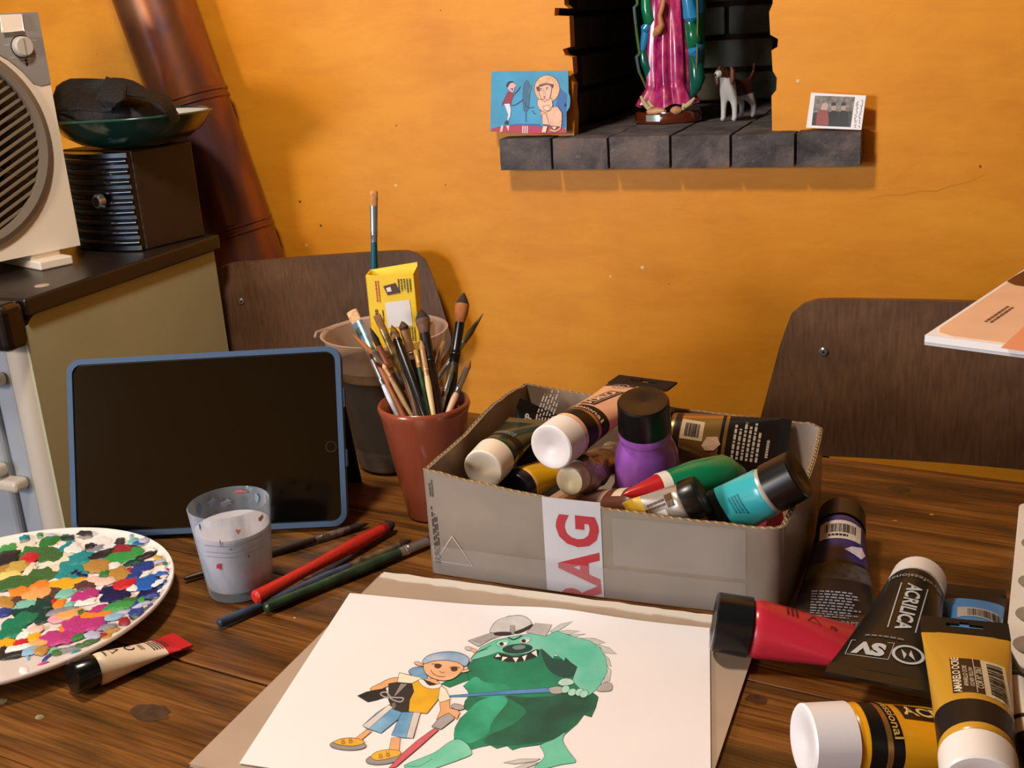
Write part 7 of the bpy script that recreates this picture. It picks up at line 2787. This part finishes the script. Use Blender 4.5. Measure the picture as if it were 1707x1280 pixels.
    p.line([(-180, 1165), (-90, 1170), (0, 1120)], 1.6)
    # blue sabre and the hand that holds it
    p.poly([(120, 690), (240, 680), (520, 655), (795, 638), (800, 668), (520, 682), (240, 698), (120, 700)], '#3f78b8', 1.4, False, '#5a94d0', 30)
    p.poly([(795, 640), (850, 628), (900, 640), (895, 670), (830, 680), (800, 668)], '#b4b0ae', 1.8)
    p.poly([(1120, 640), (1170, 602), (1215, 610), (1222, 640), (1205, 660), (1130, 662)], '#b4b0ae', 1.8)
    p.poly([(855, 600), (890, 575), (945, 580), (960, 610), (900, 625), (865, 618)], '#bfe6d8', 1.6)
    for k, (hx, hy) in enumerate(((905, 648), (950, 668), (1000, 668), (1030, 680))):
        p.ell(hx, hy, 30, 24, '#a8dfcc', -30, 1.6)
    p.done('monster_picture')

    # --- the boy
    p = Pic(Cz)
    sk = '#eeb07a'
    p.poly([(905, 265), (930, 225), (1000, 205), (1060, 215), (1110, 340), (1060, 345), (970, 320)], '#5f93bc', 2.4, True, '#7eabc8', 50)
    p.poly([(1075, 345), (1110, 330), (1190, 340), (1230, 390), (1120, 405)], sk, 1.6)
    p.poly([(790, 320), (785, 375), (690, 410), (600, 450), (560, 470), (490, 440), (600, 380), (690, 335)], sk, 2.2)
    p.poly([(805, 268), (900, 290), (1050, 325), (940, 382), (840, 378), (782, 368)], '#f4ead2', 2.4, False)
    p.poly([(1250, 410), (1300, 440), (1350, 550), (1240, 590), (1205, 520), (1220, 440)], '#f4ead2', 2.4, False)
    p.poly([(690, 385), (780, 370), (950, 385), (985, 365), (1060, 340), (1240, 405), (1215, 560), (1100, 705), (900, 685), (740, 680), (690, 560)], '#2a2624', 2.2, False)
    p.poly([(940, 385), (1010, 345), (1060, 340), (1130, 440), (1240, 410), (1215, 560), (1100, 705), (905, 685), (915, 560), (960, 470)], '#eab01c', 2.4, False)
    p.poly([(1010, 345), (1060, 342), (1130, 405), (1245, 385), (1235, 430), (1130, 440), (1040, 400)], '#f0ece2', 2.0)
    p.poly([(820, 385), (890, 390), (770, 510), (745, 520)], '#8f8a86', 0.8, False)
    p.poly([(720, 600), (760, 580), (770, 620), (740, 675)], '#6f6a66', 0.8, False)
    p.poly([(360, 515), (450, 475), (540, 455), (660, 435), (680, 520), (560, 560), (470, 580)], '#1d1a19', 2.0, False)
    p.line([(600, 490), (660, 475), (710, 530), (640, 525), (600, 495)], 6, '#a8a4a0')
    p.line([(710, 530), (780, 535), (848, 540), (820, 580), (740, 560), (700, 530)], 6, '#a8a4a0')
    # shorts
    p.poly([(700, 610), (740, 660), (830, 690), (800, 760), (610, 915), (450, 860), (412, 835), (560, 700)], '#5f9ac4', 2.4, False, '#8abada', 50)
    p.poly([(690, 612), (735, 640), (480, 865), (412, 835)], '#ded8d4', 1.6, False)
    p.poly([(830, 690), (950, 690), (1030, 695), (955, 968), (850, 965), (720, 935)], '#5f9ac4', 2.4, False, '#8abada', 50)
    p.poly([(955, 690), (1030, 698), (950, 970), (880, 958)], '#d4ccc8', 1.8, False)
    # legs and shoes
    p.poly([(455, 875), (510, 895), (400, 990), (330, 975)], sk, 2.0, False)
    p.poly([(720, 965), (815, 965), (800, 1110), (695, 1085)], sk, 2.0, False)
    p.ell(258, 1045, 195, 52, '#9c9692', 2, 2.4)
    p.poly([(100, 1015), (180, 975), (300, 965), (400, 985), (430, 1020), (330, 1050), (200, 1045)], '#f2b236', 2.2)
    p.ell(640, 1185, 195, 62, '#9c9692', -8, 2.4)
    p.poly([(500, 1170), (560, 1115), (680, 1090), (810, 1105), (805, 1150), (680, 1190), (560, 1205)], '#f2b236', 2.2)
    for x, y in ((200, 1010), (280, 1000), (600, 1165), (680, 1145)):
        p.line([(x - 14, y - 34), (x + 6, y), (x + 16, y - 34)], 2.4)
        p.ell(x + 6, y + 6, 18, 14, '#e0a030', 0, 2.2)
    # red sabre
    p.poly([(1175, 865), (1225, 880), (1000, 1080), (770, 1275), (690, 1290), (850, 1120), (1000, 990)], '#d8606a', 2.2, False)
    p.poly([(1360, 640), (1390, 600), (1485, 625), (1495, 655), (1440, 670)], '#b0aaa8', 2.2)
    p.poly([(1150, 845), (1260, 720), (1330, 695), (1390, 720), (1390, 765), (1250, 875)], '#aaa4a4', 2.4, False)
    # right arm
    p.poly([(1235, 590), (1340, 560), (1345, 650), (1430, 670), (1450, 700), (1420, 770), (1390, 740), (1330, 700), (1250, 740), (1200, 770), (1245, 670)], sk, 2.4, False)
    # head
    p.poly([(1065, 180), (1150, 150), (1300, 135), (1430, 160), (1490, 210), (1470, 260), (1380, 335), (1270, 355), (1160, 330), (1080, 270)], '#f0b888', 2.6)
    p.poly([(1060, 190), (1010, 155), (962, 160), (985, 185), (1050, 200)], '#ecb48a', 2.2)
    p.poly([(1475, 245), (1530, 232), (1558, 245), (1520, 265), (1465, 268)], '#ecb48a', 2.2)
    p.poly([(1052, 150), (1100, 95), (1200, 60), (1330, 45), (1450, 60), (1530, 100), (1550, 140), (1510, 205), (1420, 160), (1300, 140), (1180, 145), (1075, 175)], '#6f9fc4', 2.6, True, '#b4c8dc', 40)
    p.ell(1215, 200, 36, 24, '#5a341c', 0, 1.6)
    p.ell(1390, 232, 36, 24, '#5a341c', 0, 1.6)
    p.line([(1150, 180), (1220, 180), (1265, 195)], 3.2)
    p.line([(1340, 215), (1400, 208), (1455, 220)], 3.2)
    p.line([(1140, 240), (1170, 285), (1230, 312), (1295, 312)], 2.8)
    p.line([(1235, 255), (1260, 272), (1285, 265)], 2.2)
    p.done('boy_picture')


build_drawing()


# ================================================================== RIGHT EDGE: TRAY, MARKER, PAD
def build_tray():
    a, b = zp(1698, 850, 0.018), zp(1673, 1108, 0.018)
    e = (a - b).normalized()          # away from the camera
    e.z = 0
    s = Vector((e.y, -e.x, 0))        # to the right
    L, W, H = (a - b).length + 0.02, 0.115, 0.018
    b = Vector((b.x, b.y, T))
    t = thing('paint_tray', 'white moulded tray with round wells at the right edge of table', 'tray', b + s * W / 2 + e * L / 2)
    holes = []
    cs = []
    rw = 0.0155
    for px, py in ((1713, 905), (1703, 968), (1712, 1024), (1704, 1074)):
        q = zp(px, py, H)
        cs.append(((q - b).dot(s), (q - b).dot(e)))
    cs = [(max(0.020, x), y) for x, y in cs]
    cs2 = cs + [(x + 0.042, y) for x, y in cs if x + 0.042 + rw < W - 0.004]
    out = []
    for cx, cy, a0 in ((W - 0.012, 0.012, -90), (W - 0.012, L - 0.012, 0), (0.012, L - 0.012, 90), (0.012, 0.012, 180)):
        for i in range(6):
            an = R(a0 + 18 * i)
            out.append((cx + 0.012 * math.cos(an), cy + 0.012 * math.sin(an)))
    ok = []
    for c in cs2:
        if all(math.hypot(c[0] - o[0], c[1] - o[1]) > 2 * rw + 0.003 for o in ok):
            ok.append(c)
    loops = [out] + [[(x + rw * math.cos(-2 * math.pi * i / 24), y + rw * math.sin(-2 * math.pi * i / 24)) for i in range(24)] for x, y in ok]
    m = MB()
    wm = mat('#efe8dc', 0.4)
    prism(m, wm, loops, lambda x, y, d: b + s * x + e * y + Vector((0, 0, H - d)), H - 0.0006)
    part(m, 'tray_body', t, bevel=0.001)
    for x, y in ok:
        m = MB()
        lathe(m, mat('#d9d2c6', 0.4), b + s * x + e * y + Vector((0, 0, 0.003)), (0, 0, 1), [(0, rw * 0.99), (0.0008, rw * 0.99)], 24)
        part(m, 'well', t)
    # marker leaning on the tray corner
    P0, P1 = zp(1668, 1066, 0.038), zp(1722, 1262, 0.031)
    ax = (P1 - P0).normalized()
    L = 0.135
    t = thing('marker_pen', 'white and black marker pen between the ochre tube and white tray', 'pen', P0)
    r = 0.0095
    m = MB()
    d1 = (zp(1700, 1136, 0.036) - P0).dot(ax)
    lathe(m, TB, P0, ax, [(0, 0.002), (0.002, 0.0035), (d1 * 0.5, 0.006), (d1, r)], 24)
    part(m, 'cap', t, smooth=True)
    m = MB()
    lathe(m, mat('#eeebe6', 0.3), P0, ax, [(d1, r), (d1 + 0.003, r * 1.03), (d1 + 0.055, r * 1.06), (d1 + 0.062, r * 1.02)], 24)
    bdy = part(m, 'barrel', t, smooth=True)
    for k in (0.0015, 0.046):
        m = MB()
        lathe(m, TB, P0, ax, [(d1 + k, r * 1.09), (d1 + k + 0.0035, r * 1.09)], 24)
        part(m, 'ring', t, bdy, smooth=True)
    m = MB()
    lathe(m, TB, P0, ax, [(d1 + 0.0622, r * 1.05), (d1 + 0.10, r * 1.0), (d1 + 0.102, r * 0.8)], 24)
    part(m, 'end_cap', t, smooth=True)


build_tray()


def build_pad():
    z = 0.200
    c = zp(1541, 570, z)
    l = (zp(1707, 452, z + 0.004) - c)
    l.z = 0
    l.normalize()
    s = Vector((l.y, -l.x, 0))
    t = thing('paper_pad', 'pad with a peach printed cover jutting in at the right', 'pad', c + l * 0.15 + s * 0.11)
    W, L = 0.38, 0.34
    m = MB()
    prism(m, mat('#f2f0ee', 0.6), [[(0, 0), (W, 0), (W, L), (0, L)]], lambda x, y, d: c + s * x + l * y + Vector((0, 0, d - 0.0)), 0.006)
    blk = part(m, 'sheets', t)
    m = MB()
    prism(m, mat('#c4c6ca', 0.6), [[(0, 0), (W, 0), (W, L), (0, L)]], lambda x, y, d: c + s * x + l * y + Vector((0, 0, d - 0.0025)), 0.0022)
    part(m, 'back_board', t)
    m = MB()
    pe = mat('#f0c4a0', 0.5, var=0.04)
    top = lambda x, y, d=0.0: c + s * x + l * y + Vector((0, 0, 0.0062 + d))
    pts = [(0.021, 0.004), (W, 0.001), (W, L), (0.004, L), (0.004, 0.024), (0.008, 0.010)]
    prism(m, pe, [pts], top, 0.0008)
    cov = part(m, 'cover', t)
    m = MB()
    q = pl(1700, 456, top(0, 0), Vector((0, 0, 1)))
    q2 = pl(1683, 469, top(0, 0), Vector((0, 0, 1)))
    def loc(px, py):
        v = pl(px, py, top(0, 0, 0.001), Vector((0, 0, 1))) - c
        return v.dot(s), v.dot(l)
    put_poly(m, mat('#5a2a14', 0.5), [loc(1678, 469), loc(1690, 461), loc(1706, 452), loc(1760, 430), loc(1760, 480), loc(1706, 477), loc(1692, 475)], lambda x, y: top(x, y, 0.0012))
    put_poly(m, mat('#f0a078', 0.5), [loc(1668, 580), loc(1707, 544), loc(1800, 480), loc(1800, 600), loc(1707, 586)], lambda x, y: top(x, y, 0.0011))
    a, b = Vector(loc(1647, 537)), Vector(loc(1688, 509))
    d = (b - a).normalized()
    nn = Vector((-d.y, d.x))
    put_lines(m, mat('#7a5440', 0.6), lambda u, v: top((a + d * u + nn * v).x, (a + d * u + nn * v).y, 0.0013), 0, (b - a).length, -0.0045, 0.0045, 2, 71)
    part(m, 'cover_print', t, cov)
    # a wooden block box carries the pad, outside the picture
    bx = thing('wooden_crate', 'small wooden crate carrying the pad at the table end', 'crate', c + l * 0.17 + s * 0.27 - Vector((0, 0, z)))
    F = Matrix((s, l, Vector((0, 0, 1)))).transposed().to_4x4()
    F = Matrix.Translation(Vector((c.x, c.y, T))) @ F
    wd = mat('#9a6a3a', 0.5, var=0.3, vscale=12)
    for x0, x1, y0, y1 in ((0.25, 0.26, 0.04, 0.30), (0.36, 0.37, 0.04, 0.30), (0.26, 0.36, 0.04, 0.05), (0.26, 0.36, 0.29, 0.30)):
        m = MB()
        box(m, wd, x0, x1, y0, y1, 0.0005, z - 0.003, F)
        part(m, 'board', bx)


build_pad()
